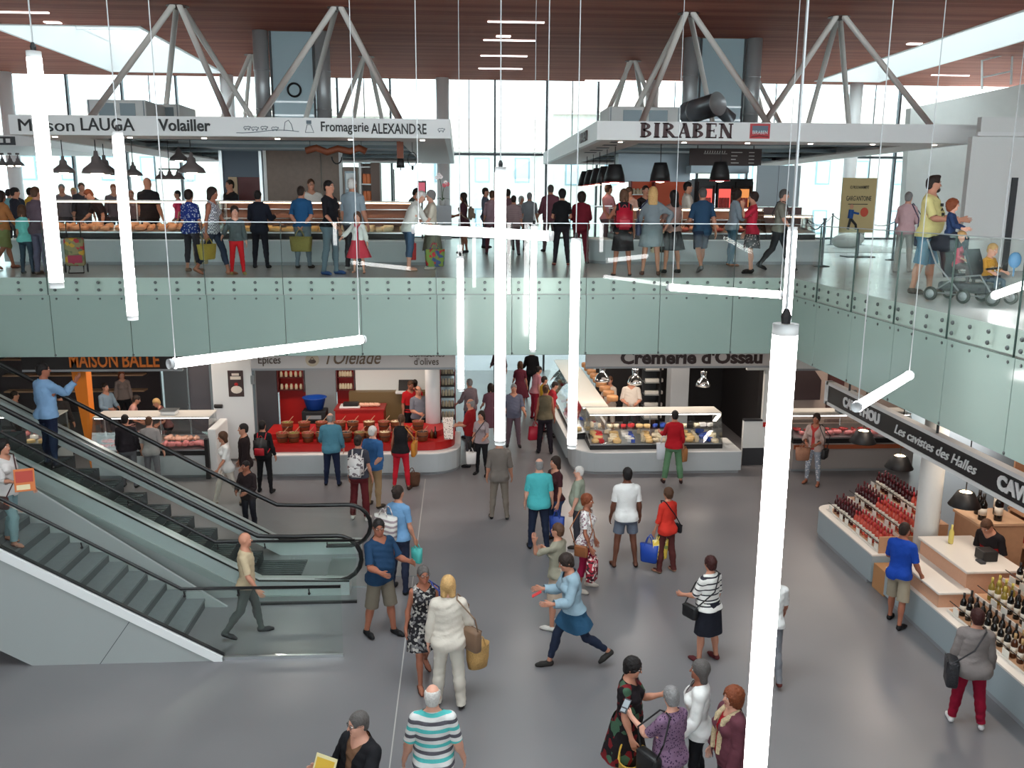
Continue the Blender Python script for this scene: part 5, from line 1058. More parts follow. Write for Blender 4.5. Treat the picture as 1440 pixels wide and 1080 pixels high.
# ---------------------------------------------------------------- butcher on the left
sg = fascia('black sign with orange lettering over the left butcher', GX(40), GX(262), GF, mat('black_board', rgb(26, 20, 20), .5)); hang(sg, (-9.5, -6.8), GF)
OL = mat('orange_lettering', rgb(206, 110, 34), .5); text_fit('MAISON', GX(107), GX(174), 2.86, .33, OL, -.014, sg, bold=.008); text_fit('BALLE', GX(180), GX(231), 2.86, .33, OL, -.014, sg, bold=.008)
pl = thing('orange_pillar', 'flat orange pillar at the corner of the left butcher stall', 'pillar', (0, 21.0, 0)); xa, xb = GX(106, 21), GX(128, 21); MB().slab([(xa, 0, 2.75), (xb, 0, 2.75), (xb-.02, 0, .0), (xa+.28, 0, .0)], (0, .30, 0)).build('pillar_shaft', ORANGE, pl); MB().box(xa+.26, -.01, 0, xb, .31, .08).build('plinth', DARK, pl)
case('meat counter with a white top behind the escalator', GX(124), GX(290), GF, 0, COLDL, True, zb=.55, zt=1.45, dep=1.0)
wm = lambda lab, k, x0, x1, y, z, n, g, sc=1.0: food(lab, 'meat', k, row(x0, x1, y, z, n), g, sc)
wm('pink meat portion in front of the left butcher counter', 'mince', GX(215), GX(285), GF+.25, tz(0, .55, .25), 8, 'pink meat on the left counter', 1.1); wm('pink meat portion further back in the left butcher counter', 'wrap', GX(222), GX(270), GF+.48, tz(0, .55, .48)+.04, 6, 'wrapped meat on the left counter', 1.2)
wm('red meat cut at the left end of the left butcher counter', 'meat', GX(128), GX(165), GF+.25, tz(0, .55, .25), 4, 'red meat on the left counter'); wm('red meat cut in the second row of the left butcher counter', 'meat', GX(130), GX(215), GF+.5, tz(0, .55, .5), 8, 'red meat on the left counter, back row'); wm('dark meat at the right end of the left butcher counter', 'meat', GX(270), GX(288), GF+.45, tz(0, .55, .45), 3, 'dark meat at the counter end')
eb = thing('counter_end_wall', 'white end wall of the left butcher counter with black post', 'panel', (0, GF, 0)); MB().bbox(GX(291), .0, 0, GX(303), 1.1, 1.2, .03).build('end_panel', WHITE, eb); MB().box(GX(287), -.1, 0, GX(292.5), .02, .98).build('black_post', BLACK, eb)
sc2 = thing('counter_scale', 'white weighing scale on the top of the left meat counter', 'scale', (GX(229), GF+.55, 1.45)); MB().bbox(-.18, -.14, 0, .18, .14, .09, .02).build('scale_body', WHITE, sc2); MB().box(-.2, -.16, .10, .2, .16, .115).build('scale_pan', STEEL, sc2)
t = case('second meat counter running back into the left butcher stall', -2.0, 2.0, 0, 0, COLDL, True, zb=.55, zt=1.4); t.location = (-7.2, 24.2, 0); t.rotation_euler = (0, 0, R(-62))
for k in range(14):
    s = -1.8+k*.27; v = Matrix.Rotation(R(-62), 3, 'Z')@Vector((s, .3, 0)); o = link('pastry', _LUMP.setdefault('tart', lump_mesh('tart')), None, (-7.2+v.x, 24.2+v.y, .74)); tag(o, 'golden baked item in the counter running back into the stall', 'pastry', 'baked goods in the second counter')
lb = thing('stall_back_wall', 'dark back wall with shelves behind the left butcher', 'wall panel', (0, 27.5, 0)); MB().box(-14.5, 0, 0, -9.4, .12, 3.0).build('wall_face', mat('brown_black', rgb(52, 40, 42), .5), lb); MB().box(-9.3, 0, 0, -8.2, .12, 3.0).build('grey_panel', GREYP, lb)
for k in range(4): MB().box(-14.0, -.35, .7+k*.5, -9.8, 0, .74+k*.5).build('shelf_board', WOODL, lb)
case('produce counter at the left edge behind the escalator', -13.2, -9.75, 20.9, 0, COLDL, True, zb=.6, zt=1.4)
for yo, k in ((.2, 'cheese'), (.42, 'pack_w'), (.6, 'mince')): food({'cheese': 'round yellow item in the counter at the left edge', 'pack_w': 'white pack in the counter at the left edge', 'mince': 'pink item in the counter at the left edge'}[k], 'food', k, row(-13.0, -9.9, 20.9+yo, tz(0, .6, yo), 10), 'goods in the left edge counter')
dw = thing('dark_partition', 'dark grey partition beside the white cold room door', 'panel', (0, 22.2, 0)); MB().box(GX(268, 22.2), 0, 0, GX(301, 22.2), .12, 2.7).build('panel', mat('slate_panel', rgb(74, 72, 78), .5), dw); MB().box(GX(268, 22.2), -.03, 0, GX(270, 22.2), 0, 2.7).build('edge_trim', ALU, dw)
cd = thing('cold_room_door', 'white cold room door with a poster between two stalls', 'door', (0, 21.9, 0)); xa, xb = GX(302, 21.9), GX(358, 21.9)
MB().bbox(xa, 0, .05, xb, .12, 2.66, .02).build('door_leaf', WHITE, cd); MB().box(xa-.06, .02, 0, xa, .14, 2.75).box(xb, .02, 0, xb+.06, .14, 2.75).build('frame', ALU, cd); MB().tube([(xa+.04, -.05, 1.45), (xa+.24, -.06, 1.45)], .05, 8).build('handle', BLACK, cd)
po = MB().box(xa+.40, -.008, 1.68, xa+.78, 0, 2.35).build('poster', mat('poster_dark', rgb(62, 44, 44), .6), cd); MB().ball((xa+.60, -.009, 1.86), (.14, .004, .10), 10, 6).build('poster_plate', mat('poster_white', rgb(226, 214, 200), .6), po); MB().box(xa+.46, -.012, 2.12, xa+.72, -.008, 2.2).box(xa+.50, -.012, 2.22, xa+.68, -.008, 2.28).build('poster_lines', mat('poster_white', rgb(1, 1, 1)), po); MB().ball((xa+.60, -.012, 2.0), (.05, .004, .04), 8, 5).build('poster_red', REDL, po)
for k in range(2): MB().box(xb-.03, -.03, .5+k*1.5, xb+.05, .02, .72+k*1.5).build('hinge', STEEL, cd)
# ---------------------------------------------------------------- olive stall
sg = fascia('grey sign of the olive stall with brown script lettering', GX(358), GX(641), GF, mat('grey_sign_board', rgb(182, 178, 176), .5)); hang(sg, (-4.2, -.8), GF)
BRL = mat('brown_lettering', rgb(72, 56, 46), .5); text_fit('Épices', GX(368), GX(399), 2.86, .19, BRL, -.014, sg); text_fit("l'Oleiade", GX(461), GX(537), 2.90, .33, mat('brown_script', rgb(98, 78, 58), .5), -.014, sg, shear=.35, bold=.002)
text_fit('Confiseries', GX(576), GX(626), 2.98, .14, BRL, -.014, sg); text_fit("d'olives", GX(584), GX(618), 2.80, .17, BRL, -.014, sg)
lx = GX(443); rl = MB().lathe([(.16, 0), (.16, .012)], 20); rl.v = [(x+lx, -z-.0, y+2.86) for x, y, z in rl.v]; lgo = rl.build('round_logo', mat('logo_beige', rgb(176, 162, 140), .6), sg); MB().ball((lx, -.016, 2.82), (.09, .004, .05), 10, 6).tube([(lx-.05, -.016, 2.86), (lx, -.016, 2.93), (lx+.05, -.016, 2.86)], .008, 5).build('logo_bowl', BRL, lgo)
stall_base('pale rounded counter base of the olive stall', rounded(GX(362), GF, -.02, 22.6, .75, 'r'), 0, .54); rc = thing('red_counter', 'red laminate counter top carrying the olive pails', 'counter', (0, 0, .54)); MB().prism(rounded(GX(363), GF+.28, -.16, 22.3, .65, 'r'), 0, .20).build('counter_body', REDL, rc); MB().prism(rounded(GX(363), GF+.70, -.45, 22.2, .5, 'r'), .20, .34).build('rear_step', REDL, rc)
PAIL = mat('copper_wood_pail', rgb(140, 84, 52), .45, noise=.2); pm = MB().lathe([(.12, 0), (.15, .22), (.155, .23), (.135, .235), (.13, .2), (.02, .2)], 16).mesh('pail', PAIL, True); bandm = MB().lathe([(.140, .11), (.143, .14)], 16).mesh('band', mat('dark_hoop', rgb(74, 46, 34), .4), True)
OLV = [mat('green_olives', rgb(120, 116, 44), .35, noise=.4, scale=40), mat('black_olives', rgb(38, 26, 30), .3, noise=.4, scale=40), mat('red_olives', rgb(150, 46, 30), .35, noise=.4, scale=40), mat('cream_dip', rgb(222, 206, 170), .4)]
npn = ['green olives', 'black olives', 'red peppers', 'cream spread']
def pail(px, py_top, y, z, k, where):
    x = ony(px, py_top, y)[0]; t = thing('olive_pail', 'wooden pail of %s, %s' % (npn[k], where), 'pail', (x, y, z), 0, 'pails on the olive counter'); link('pail_body', pm, t); link('hoop', bandm, t)
    b = MB()
    for i in range(10): a = i*2.4; r = .035*math.sqrt(i); b.ball((r*math.cos(a), r*math.sin(a), .205), (.035, .035, .028), 7, 4)
    o = b.build('olives', OLV[k], t, True); o['kind'] = 'stuff'
    MB().tube([(.02, .02, .22), (.14, .07, .36)], .009, 6).build('ladle', WOODL, t)
ordn = ['first', 'second', 'third', 'fourth', 'fifth', 'sixth', 'seventh', 'eighth', 'ninth', 'tenth']
for i, (px, k) in enumerate(((397, 2), (413, 0), (433, 2), (452, 1), (487, 1), (506, 0), (522, 0), (541, 3), (572, 2), (594, 1))): pail(px, 612, GF+.50, .74, k, ordn[i]+' from left in the front row')
for i, (px, k) in enumerate(((404, 0), (428, 2), (452, 2), (478, 2), (496, 1), (519, 3), (540, 2), (557, 3), (588, 2))): pail(px, 595, GF+1.0, .88, k, ordn[i]+' from left in the back row')
YB = 24.6
bw = thing('back_wall', 'back wall of the olive stall with grey, red and white panels', 'wall panel', (0, YB, 0)); SL = mat('slate_panel', rgb(1, 1, 1))
MB().box(GX(350, YB), 0, 0, GX(392, YB), .1, 2.7).build('slate_panel', SL, bw); MB().box(GX(392, YB), .3, 0, GX(432, YB), .4, 2.7).build('red_panel', REDL, bw); MB().box(GX(432, YB), 0, 0, GX(474, YB), .1, 2.7).build('grey_panel', GREYP, bw); MB().box(GX(474, YB), .3, 0, GX(502, YB), .4, 2.7).build('red_panel', REDL, bw); MB().box(GX(502, YB), 0, 1.25, GX(606, YB), .1, 2.7).build('white_panel', OFFW, bw); MB().box(GX(494, YB), -.3, 0, GX(606, YB), .0, 1.25).build('olive_drab_panel', mat('khaki_panel', rgb(116, 92, 56), .5), bw)
for xa, xb, nm in ((393, 430, 'left'), (475, 500, 'right')):
    s = thing('wall_shelf', 'dark red wall shelf of small goods in the olive stall, the %s one' % nm, 'shelf', (0, YB, 0)); a, b = GX(xa, YB), GX(xb, YB)
    for k in range(4): MB().box(a, -.02, 1.25+.36*k, b, .28, 1.27+.36*k).build('shelf_board', mat('dark_red_board', rgb(96, 26, 26), .5), s)
    for q in (a, b-.03): MB().box(q, -.02, 1.2, q+.03, .28, 2.5).build('side_panel', mat('dark_red_board', rgb(1, 1, 1)), s)
    for k in range(3):
        for j in range(5): o = link('glass_jar', _LUMP['jar'], None, (a+.1+j*(b-a-.2)/4, YB+.1, 1.272+.36*k)); o.scale = (.8, .8, 1.1); tag(o, 'small jar on the %s dark red shelf of the olive stall, %s board' % (nm, ('low', 'middle', 'top')[k]), 'jar', 'jars on the %s olive stall shelf' % nm)
dk = thing('service_desk', 'red service desk behind the olive pails', 'desk', (0, 23.2, 0)); a, b = GX(472, 23.2), GX(540, 23.2); MB().box(a, 0, 0, b, .7, .98).build('desk_body', REDL, dk); MB().box(a-.03, -.03, .98, b+.03, .73, 1.02).build('desk_top', mat('red_top', rgb(150, 26, 24), .4), dk); MB().bbox(a+.1, .1, 1.02, a+.65, .5, 1.07, .01).build('white_tray', WHITE, dk); MB().box(a+.2, .12, 1.07, a+.6, .35, 1.16).build('black_till', BLACK, dk)
for k in range(4): tag(link('wrapped_bundle', _LUMP.setdefault('wrap', lump_mesh('wrap')), None, (b-.6+k*.13, 23.5, 1.02)), 'pale wrapped bundle at the right of the red desk', 'package', 'bundles on the red desk')
tb = thing('blue_tub', 'round blue tub standing on a black crate in the olive stall', 'tub', (GX(444, 23.6), 23.6, .95)); MB().lathe([(.22, 0), (.30, .30), (.32, .32), (.28, .31), (.05, .05)], 18).build('tub_body', mat('blue_plastic', rgb(18, 70, 160), .4), tb, True); MB().tube([(.32*math.cos(a), .32*math.sin(a), .32) for a in np.arange(0, 2*PI, PI/10)], .014, 6, closed=True).build('rim', mat('blue_plastic', rgb(1, 1, 1)), tb, True)
ct = thing('plastic_crate', 'black plastic crate under the blue tub', 'crate', (GX(444, 23.6), 23.6, 0)); 
for k in range(3): MB().bbox(-.32, -.25, .02+k*.31, .32, .25, .31+k*.31, .015).build('crate_tier', BLACK, ct)
for k in range(3): MB().box(-.2, -.262, .1+k*.31, .2, -.25, .2+k*.31).build('grip_slot', GREYP, ct)
col = struct(MB().lathe([(.19, 0), (.19, 3.72)], 24).build('column', WHITE, None, True, (GX(609, 22.25), 22.25, 0)), 'round white column inside the olive stall')
js = thing('jar_stand', 'tall dark jar stand at the aisle end of the olive stall', 'shelf', (0, 22.9, 0)); a, b = GX(619, 22.9), GX(641, 22.9)
for k in range(6): MB().box(a, 0, .78+k*.3, b, .5, .80+k*.3).build('shelf_board', BLACK, js)
for q in (a, b-.03): MB().box(q, 0, 0, q+.03, .5, 2.5).build('side_panel', mat('dark_red_board', rgb(1, 1, 1)), js)
for k in range(6):
    for j in range(4): o = link('glass_jar', _LUMP['jar'], None, (a+.08+j*.085, 23.1, .80+k*.3)); o.scale = (.7, .7, 1.2); tag(o, 'small jar on the dark aisle stand, %s board from below' % ('first', 'second', 'third', 'fourth', 'fifth', 'sixth')[k], 'jar', 'jars on the aisle stand')
wc = thing('white_till', 'white and black till on the back counter of the olive stall', 'till', (GX(572, 24.3), 24.2, 1.25)); MB().bbox(-.28, -.2, 0, .28, .25, .08, .02).build('till_base', WHITE, wc); MB().slab([(-.2, -.1, .08), (.2, -.1, .08), (.2, .12, .34), (-.2, .12, .34)], (0, .05, .0)).build('till_screen', BLACK, wc)
for k, (px, pz, h, m_) in enumerate(((612, 1.0, .3, 'dark'), (607, 1.0, .22, 'amber'))): tag(MB().lathe([(.04, 0), (.042, .14), (.015, .2), (.015, h)], 12).build('oil_bottle', mat('oil_'+m_, rgb(40, 22, 16) if k == 0 else rgb(120, 70, 30), .2), None, True, (GX(px, 21.2), 21.2, .74)), 'small %s bottle on the red counter beside the column' % m_, 'bottle')
tag(MB().slab([(GX(625, 21.3), 21.0, .76), (GX(640, 21.3)-.05, 21.0, .76), (GX(640, 21.3)-.05, 21.6, 1.15), (GX(622, 21.3), 21.6, 1.15)], (0, .01, .02)).build('price_board', cloth(rgb(222, 214, 208), 'dots', (rgb(70, 60, 58),), 26, .6, True)), 'speckled white board leaning on the red counter', 'board')
# ---------------------------------------------------------------- dairy
sg = fascia('grey sign of the dairy with heavy dark lettering', GX(822), GX(1092), GF, mat('grey_sign_board', rgb(1, 1, 1))); hang(sg, (4.0, 7.0), GF); text_fit("Crèmerie d'Ossau", GX(870), GX(1066), 2.86, .30, mat('dark_letters', rgb(40, 24, 26), .5), -.014, sg, bold=.016)
stall_base('pale rounded counter base of the dairy', rounded(2.72, 20.35, 6.86, 21.6, .7, 'l'), 0, .56)
case('dairy display counter full of cheeses facing the hall', 3.15, 6.45, 20.55, 0, COLDL, False, zb=.56, zt=1.42, dep=1.0)
stall_base('pale counter base of the dairy along the aisle', [(2.70, 21.61), (4.0, 21.61), (4.0, 29), (2.55, 29)], 0, .56)
t = case('dairy display counter running back along the aisle', -3.4, 3.4, 0, 0, COLDL, False, zb=.56, zt=1.42, dep=1.0); t.location = (2.80, 25.0, 0); t.rotation_euler = (0, 0, R(-90))
dg = [('cheese', 'round golden cheese'), ('pale', 'pale cheese wedge'), ('pack_w', 'white dairy pack'), ('jar', 'yoghurt jar'), ('pale', 'creamy cheese wedge'), ('pack_r', 'red dairy pack'), ('cheese', 'small round cheese'), ('pack_b', 'blue dairy pack')]
for i in range(8):
    k, l = dg[i]; x0 = 3.3+.39*i; food(l+' in the front dairy counter, '+('left end', 'left part', 'left of the middle', 'middle left', 'middle right', 'right of the middle', 'right part', 'right end')[i], 'dairy', k, [(x0+random.uniform(-.02, .1), 20.55+yo, tz(0, .56, yo)) for yo in (.18, .34, .5, .66)], 'goods of the front dairy counter', .95)
for r in range(3):
    for j in range(14):
        k, l = dg[(j*3+r) % 8]; yy = 21.9+j*.45; xx = 2.80+.22+r*.24; food(l+' in the dairy counter along the aisle', 'dairy', k, [(xx, yy, tz(0, .56, .22+r*.24))], 'goods of the aisle dairy counter', .9)
for i in range(8):
    k, l = dg[(i+3) % 8]; x0 = 3.25+.40*i; food(l+' on the glass shelf of the front dairy counter', 'dairy', k, [(x0+j*.19, 20.55+.50, .56+.46) for j in range(2)], 'goods on the dairy glass shelf', .85); k2, l2 = dg[(i+5) % 8]; food(l2+' between the cheeses of the front dairy counter', 'dairy', k2, [(x0+.18, 20.55+yo, tz(0, .56, yo)) for yo in (.14, .3, .46, .62)], 'goods between the cheeses', .9)
for r, (x, n) in enumerate(((3.95, 9),)):
    for j in range(n): tag(link('cheese_stack', _LUMP.setdefault('tart', lump_mesh('tart')), None, (x, 22.2+j*.6, 1.43)), 'brown cheese wheel on top of the dairy counter along the aisle', 'cheese', 'wheels on the aisle counter').scale = (1.3, 1.3, 1.6)
cx0, cx1 = GX(941, 22.6), GX(966, 22.6); struct(MB().box(cx0, 22.6, 0, cx1, 23.1, 3.72).build('column', GREYP), 'square grey column inside the dairy')
dv = thing('dark_back_wall', 'very dark back wall of the dairy stall', 'wall panel', (0, 25.6, 0)); MB().box(4.05, 0, 0, 8.1, .12, 2.9).build('back_panel', mat('near_black', rgb(20, 16, 18), .7), dv); MB().box(7.9, -3.2, 0, 8.02, 0, 2.9).build('side_panel', mat('near_black', rgb(1, 1, 1)), dv)
fs = thing('dairy_fridge', 'open dairy fridge with lit shelves behind the counter', 'fridge', (0, 24.6, 0)); a, b = GX(905, 24.6), GX(918, 24.6)
MB().box(a, .4, 0, b+.2, .5, 2.4).build('back_panel', DARK, fs); MB().box(b+.15, 0, 0, b+.2, .4, 2.4).build('side_panel', BLACK, fs)
for k in range(6): MB().box(a, 0, .3+k*.36, b+.15, .4, .32+k*.36).build('shelf_board', STEEL, fs)
for k in range(5):
    for j in range(3): o = link('food_pack', _LUMP.setdefault('pack_w', lump_mesh('pack_w')), None, (a+.12+j*.17, 24.75, .32+k*.36)); tag(o, 'white pack in the dairy fridge, %s shelf from below' % ('first', 'second', 'third', 'fourth', 'fifth')[k], 'pack', 'packs in the dairy fridge')
rw = thing('white_side_wall', 'white half wall with a window opening right of the dairy', 'wall panel', (0, 21.0, 0)); a, b = GX(1046, 21), GX(1078, 21); MB().box(a, 0, 0, b, .12, 1.15).box(b-.12, 0, 1.15, b, .12, 2.7).box(a, 0, 2.45, b-.12, .12, 2.7).build('wall_face', OFFW, rw); MB().box(a, -.03, 1.15, b-.12, .14, 1.19).build('sill', DARK, rw); MB().box(b-.10, -.02, 1.0, b-.02, 0, 1.12).build('red_call_point', REDL, rw); MB().box(a, -.01, 0, b, 0, .45).build('dark_skirting', DARK, rw)
def dome_chrome(label, px, py, y):
    p = ony(px, py, y); t = thing('pendant_lamp', label, 'pendant lamp', tuple(p), 0, 'chrome dome pendants'); MB().lathe([(.20, 0), (.19, .06), (.15, .15), (.09, .21), (.07, .24), (.09, .38), (.09, .40)], 20).build('shade', CHROME, t, True); MB().ball((0, 0, .0), (.14, .14, .02), 12, 4).build('bulb', BULB, t); MB().tube([(0, 0, .39), (0, 0, 3.71-p[2])], .012, 6).build('cord', BLACK, t)
dome_chrome('polished dome pendant lamp before the dark dairy doorway', 989, 543, 21.8); dome_chrome('polished dome pendant lamp beside the dairy vendors, the left one', 847, 536, 21.8); dome_chrome('polished dome pendant lamp beside the dairy vendors, the right one', 893, 540, 21.8)
# ---------------------------------------------------------------- butcher at the far right
case('long meat counter with a terracotta band at the far right', 8.15, 11.2, 20.35, 0, COLDL, True, zb=.72, zt=1.4, dep=1.0, basem=mat('taupe_front', rgb(150, 144, 142), .5))
tag(MB().box(8.15, 20.31, .60, 11.2, 20.35, .70).build('terracotta_band', TERRA), 'terracotta band along the far right meat counter', 'trim'); wm('pink meat in the far right counter', 'mince', 8.3, 11.1, 20.6, tz(0, .72, .25), 12, 'pink meat at far right'); wm('red meat in the back row of the far right counter', 'meat', 8.3, 11.1, 20.85, tz(0, .72, .5), 12, 'red meat at far right')
sg = fascia('white sign with dark lettering over the far right butcher', 8.1, 11.4, 20.9, OFFW, 2.5, 3.3); text_fit('BOU', 8.35, 8.95, 2.98, .26, INK, -.014, sg, bold=.01); MB().box(9.25, -.012, 2.66, 9.40, 0, 2.82).build('red_square', REDL, sg); hang(sg, (8.6, 10.8), 20.9)
bw = thing('stall_back_wall', 'beige back wall with brown shapes behind the far right butcher', 'wall panel', (0, 23.4, 0)); MB().box(8.2, 0, 0, 12.5, .1, 2.9).build('wall_face', mat('beige_wall', rgb(186, 168, 158), .6), bw); MB().box(8.9, -.3, 1.2, 9.9, 0, 1.75).build('dark_machine', mat('brown_black', rgb(52, 40, 42), .5), bw); MB().slab([(9.0, -.31, 1.75), (9.9, -.31, 1.75), (9.6, -.31, 2.15), (9.2, -.31, 2.2)], (0, .2, 0)).build('machine_hood', mat('brown_black', rgb(1, 1, 1)), bw); MB().box(10.2, -.2, .9, 10.6, 0, 2.2).build('brown_cupboard', mat('brown_cabinet', rgb(1, 1, 1)), bw)
sl = thing('counter_scale', 'grey scale with raised display on the far right counter', 'scale', (GX(1186, 20.8), 20.8, 1.4)); MB().bbox(-.2, -.15, 0, .2, .15, .1, .02).build('scale_body', ALU, sl); MB().tube([(.12, .1, .1), (.12, .1, .35)], .015, 6).build('mast', STEEL, sl); MB().bbox(-.05, .06, .33, .3, .12, .55, .01).build('display', GREYP, sl)
# ---------------------------------------------------------------- wine seller on the right
WX = 7.08
sg = thing('shop_sign', 'long black wine seller sign with white lettering and white frame', 'sign', (7.0, 0, 0)); MB().box(0, 8.2, 2.80, .10, 16.0, 3.12).build('board', mat('black_sign', rgb(22, 20, 22), .45), sg); MB().box(-.015, 8.2, 2.74, .12, 16.06, 2.80).box(-.015, 8.2, 3.12, .12, 16.06, 3.18).box(-.015, 15.98, 2.74, .12, 16.12, 3.18).build('frame', WHITE, sg)
def wtext(s, ya, yb, z, cap, **k): return text(s, cap/.7, WHITE, (-.012, (ya+yb)/2, z), (PI/2, 0, -PI/2), sg, 'lettering', .008, 'CENTER', k.get('bold', 0), k.get('shear', 0), abs(yb-ya))
wy = lambda px, py: onx(px, py, 6.99)[1]
wtext('CAV', wy(1186, 560), wy(1203, 570), 2.96, .17, bold=.012); wtext('THOU', wy(1208, 576), wy(1237, 590), 2.96, .17, bold=.012); wtext('Les cavistes des Halles', wy(1258, 600), wy(1372, 663), 2.955, .15, shear=.3); wtext('CAVE', wy(1402, 682), wy(1449, 706), 2.96, .18, bold=.014)
for y in (9.2, 12.2, 15.2): MB().tube([(.05, y, 3.18), (.05, y, 3.715)], .02, 6).build('hanger', DARK, sg)
base = [(y, x) for x, y in rounded(13.86, WX, 16.45, 8.5, .35, 'r')]; base2 = [(y, x) for x, y in rounded(8.2, WX, 13.36, 8.5, .1, '')]
stall_base('pale blue grey counter base under the far wine rack', base, 0, .56, mat('pale_blue_front', rgb(154, 168, 174), .4), CTOP)
stall_base('pale blue grey counter base under the checkout and near wine rack', base2, 0, .56, mat('pale_blue_front', rgb(180, 194, 200), .4), CTOP)
BOT = {}
def bottle_mesh(kind):
    g = {'red': rgb(60, 14, 20), 'rose': rgb(196, 82, 66), 'dark': rgb(22, 20, 18), 'white': rgb(150, 130, 56), 'brown': rgb(78, 40, 20)}[kind]; cp = {'red': rgb(90, 16, 28), 'rose': rgb(176, 40, 48), 'dark': rgb(40, 36, 36), 'white': rgb(206, 190, 90), 'brown': rgb(196, 160, 110)}[kind]
    b = MB(); b.lathe([(.036, 0), (.038, .01), (.038, .18), (.030, .205), (.015, .235), (.014, .245)], 10); b.cur = 1; b.lathe([(.0388, .06), (.0388, .14)], 10); b.cur = 2; b.lathe([(.0155, .235), (.0155, .305)], 8)
    return b.mesh('wine_bottle', [mat('bottle_'+kind, g, .12), mat('bottle_label', rgb(222, 214, 200), .6), mat('capsule_'+kind, cp, .35)], True)
for k in ('red', 'rose', 'dark', 'white', 'brown'): BOT[k] = bottle_mesh(k)
def rack(label, ya, yb, nm, kinds, nrow):
    t = thing('wine_rack', label, 'rack', (WX, 0, .56)); L = yb-ya
    for r in range(3):
        x0 = .16+.40*r; z = .02+.24*r
        MB().box(x0, ya, 0, x0+.40, yb, z).build('step', WOODL, t); MB().box(x0-.012, ya, z-.05, x0+.01, yb, z+.005).build('step_edge', CTOP, t)
        MB().tube([(x0+.02, ya, z+.13), (x0+.02, yb, z+.13)], .007, 5).build('guard_rod', BLACK, t)
        n = int(L/.24)
        for k in range(n):
            if (k*7+r*3) % 5 < 3: MB().box(x0-.004, ya+.05+k*.24, z+.01, x0+.004, ya+.19+k*.24, z+.11).build('price_card', mat('price_card', rgb(226, 224, 216), .6), t)
        for d in range(2):
            for j in range(nrow):
                y = ya+.06+(L-.12)*(j+.5*d*.8)/(nrow); kd = kinds[r] if not callable(kinds[r]) else kinds[r](j/nrow, d)
                o = link('wine_bottle', BOT[kd], None, (WX+x0+.10+d*.15, y, .56+z+.003), random.uniform(0, 6)); q = random.uniform(.95, 1.08); o.scale = (1.15, 1.15, q*1.12)
                nmz = {'red': 'dark red wine bottle', 'rose': 'rosé wine bottle', 'dark': 'black wine bottle with pale label', 'white': 'white wine bottle with yellow cap', 'brown': 'brown bottle with tan cap'}[kd]
                tag(o, '%s, %s step of the %s wine rack, %s line' % (nmz, ('lowest', 'middle', 'top')[r], nm, ('front', 'rear')[d]), 'bottle', 'bottles on the %s wine rack' % nm)
    MB().box(.14, ya-.03, 0, 1.40, ya, .30).build('end_board', WOODL, t); return t
sel = lambda f, d: 'rose' if f < .55 else 'red'
rack('stepped rack of red and rosé wine before the white column', 13.95, 16.15, 'far', [sel, sel, lambda f, d: 'rose' if f < .35 else 'red'], 17)
rack('stepped rack of dark and white wine at the right edge', 8.3, 11.75, 'near', [lambda f, d: 'dark' if f > .62 else 'brown', lambda f, d: 'white' if f > .85 else 'dark', lambda f, d: 'dark'], 22)
tag(MB().bbox(WX+.02, 13.40, .0, WX+.36, 13.82, .44, .01).build('carton', mat('kraft_carton', rgb(176, 128, 84), .7)), 'brown carton standing on the floor in the gap of the wine counter', 'carton')
ck = thing('checkout_steps', 'plywood checkout steps with white tops beside the man in blue', 'counter', (WX, 0, .56)); MB().box(.06, 11.85, 0, .52, 13.3, .22).box(.52, 11.95, 0, 1.35, 13.3, .50).build('plywood_body', mat('pinkish_ply', rgb(206, 160, 132), .5, noise=.08), ck); MB().bbox(.02, 11.8, .22, .56, 13.34, .26, .012).build('low_top', CTOP, ck); MB().bbox(.48, 11.9, .50, 1.4, 13.34, .545, .012).build('high_top', CTOP, ck)
tag(MB().lathe([(.035, 0), (.04, .02), (.04, .2), (.016, .25), (.016, .32)], 12).build('yellow_bottle', mat('yellow_wine', rgb(216, 200, 110), .15), None, True, (WX+.85, 13.0, 1.107)), 'single pale yellow bottle standing on the white checkout top', 'bottle')
rg = thing('card_terminal', 'black till printer on the white checkout top', 'till', (WX+1.05, 12.35, 1.107)); MB().bbox(-.12, -.12, 0, .12, .12, .16, .015).build('printer_body', BLACK, rg); MB().box(-.2, -.2, 0, -.12, -.05, .03).build('card_reader', DARK, rg)
wb = thing('wooden_box_stand', 'tall plywood stand carrying big dark bottles beside the column', 'stand', (WX+1.5, 13.6, 0)); MB().box(-.05, -.35, 0, .75, .35, 1.3).build('stand_body', WOODL, wb); MB().box(-.08, -.38, 1.3, .78, .38, 1.34).build('stand_top', mat('pale_ply_top', rgb(214, 176, 142), .5), wb)
for k, (dx, dy, h) in enumerate(((.1, -.18, 1.5), (.35, -.22, 1.7), (.2, .1, 1.4), (.5, .05, 2.1))): o = link('magnum_bottle', BOT['dark'], None, (WX+1.5+dx, 13.6+dy, 1.343)); o.scale = (1.7, 1.7, h); tag(o, 'big black magnum on the plywood stand, %s' % ('front left', 'front', 'rear left', 'tallest, at right')[k], 'bottle', 'magnums on the stand')
bs = thing('back_shelf', 'plywood back shelf with red boxes behind the wine seller', 'shelf', (9.9, 0, 0)); MB().box(.4, 9.0, 0, .45, 14.6, 2.6).build('back_board', mat('pinkish_ply', rgb(1, 1, 1)), bs)
for k in range(4): MB().box(0, 9.0, .55+k*.55, .4, 14.6, .58+k*.55).build('shelf_board', WOODL, bs)
for k in range(8): MB().box(0, 9.0+k*.79, .0, .4, 9.04+k*.79, 2.5).build('upright', WOODL, bs)
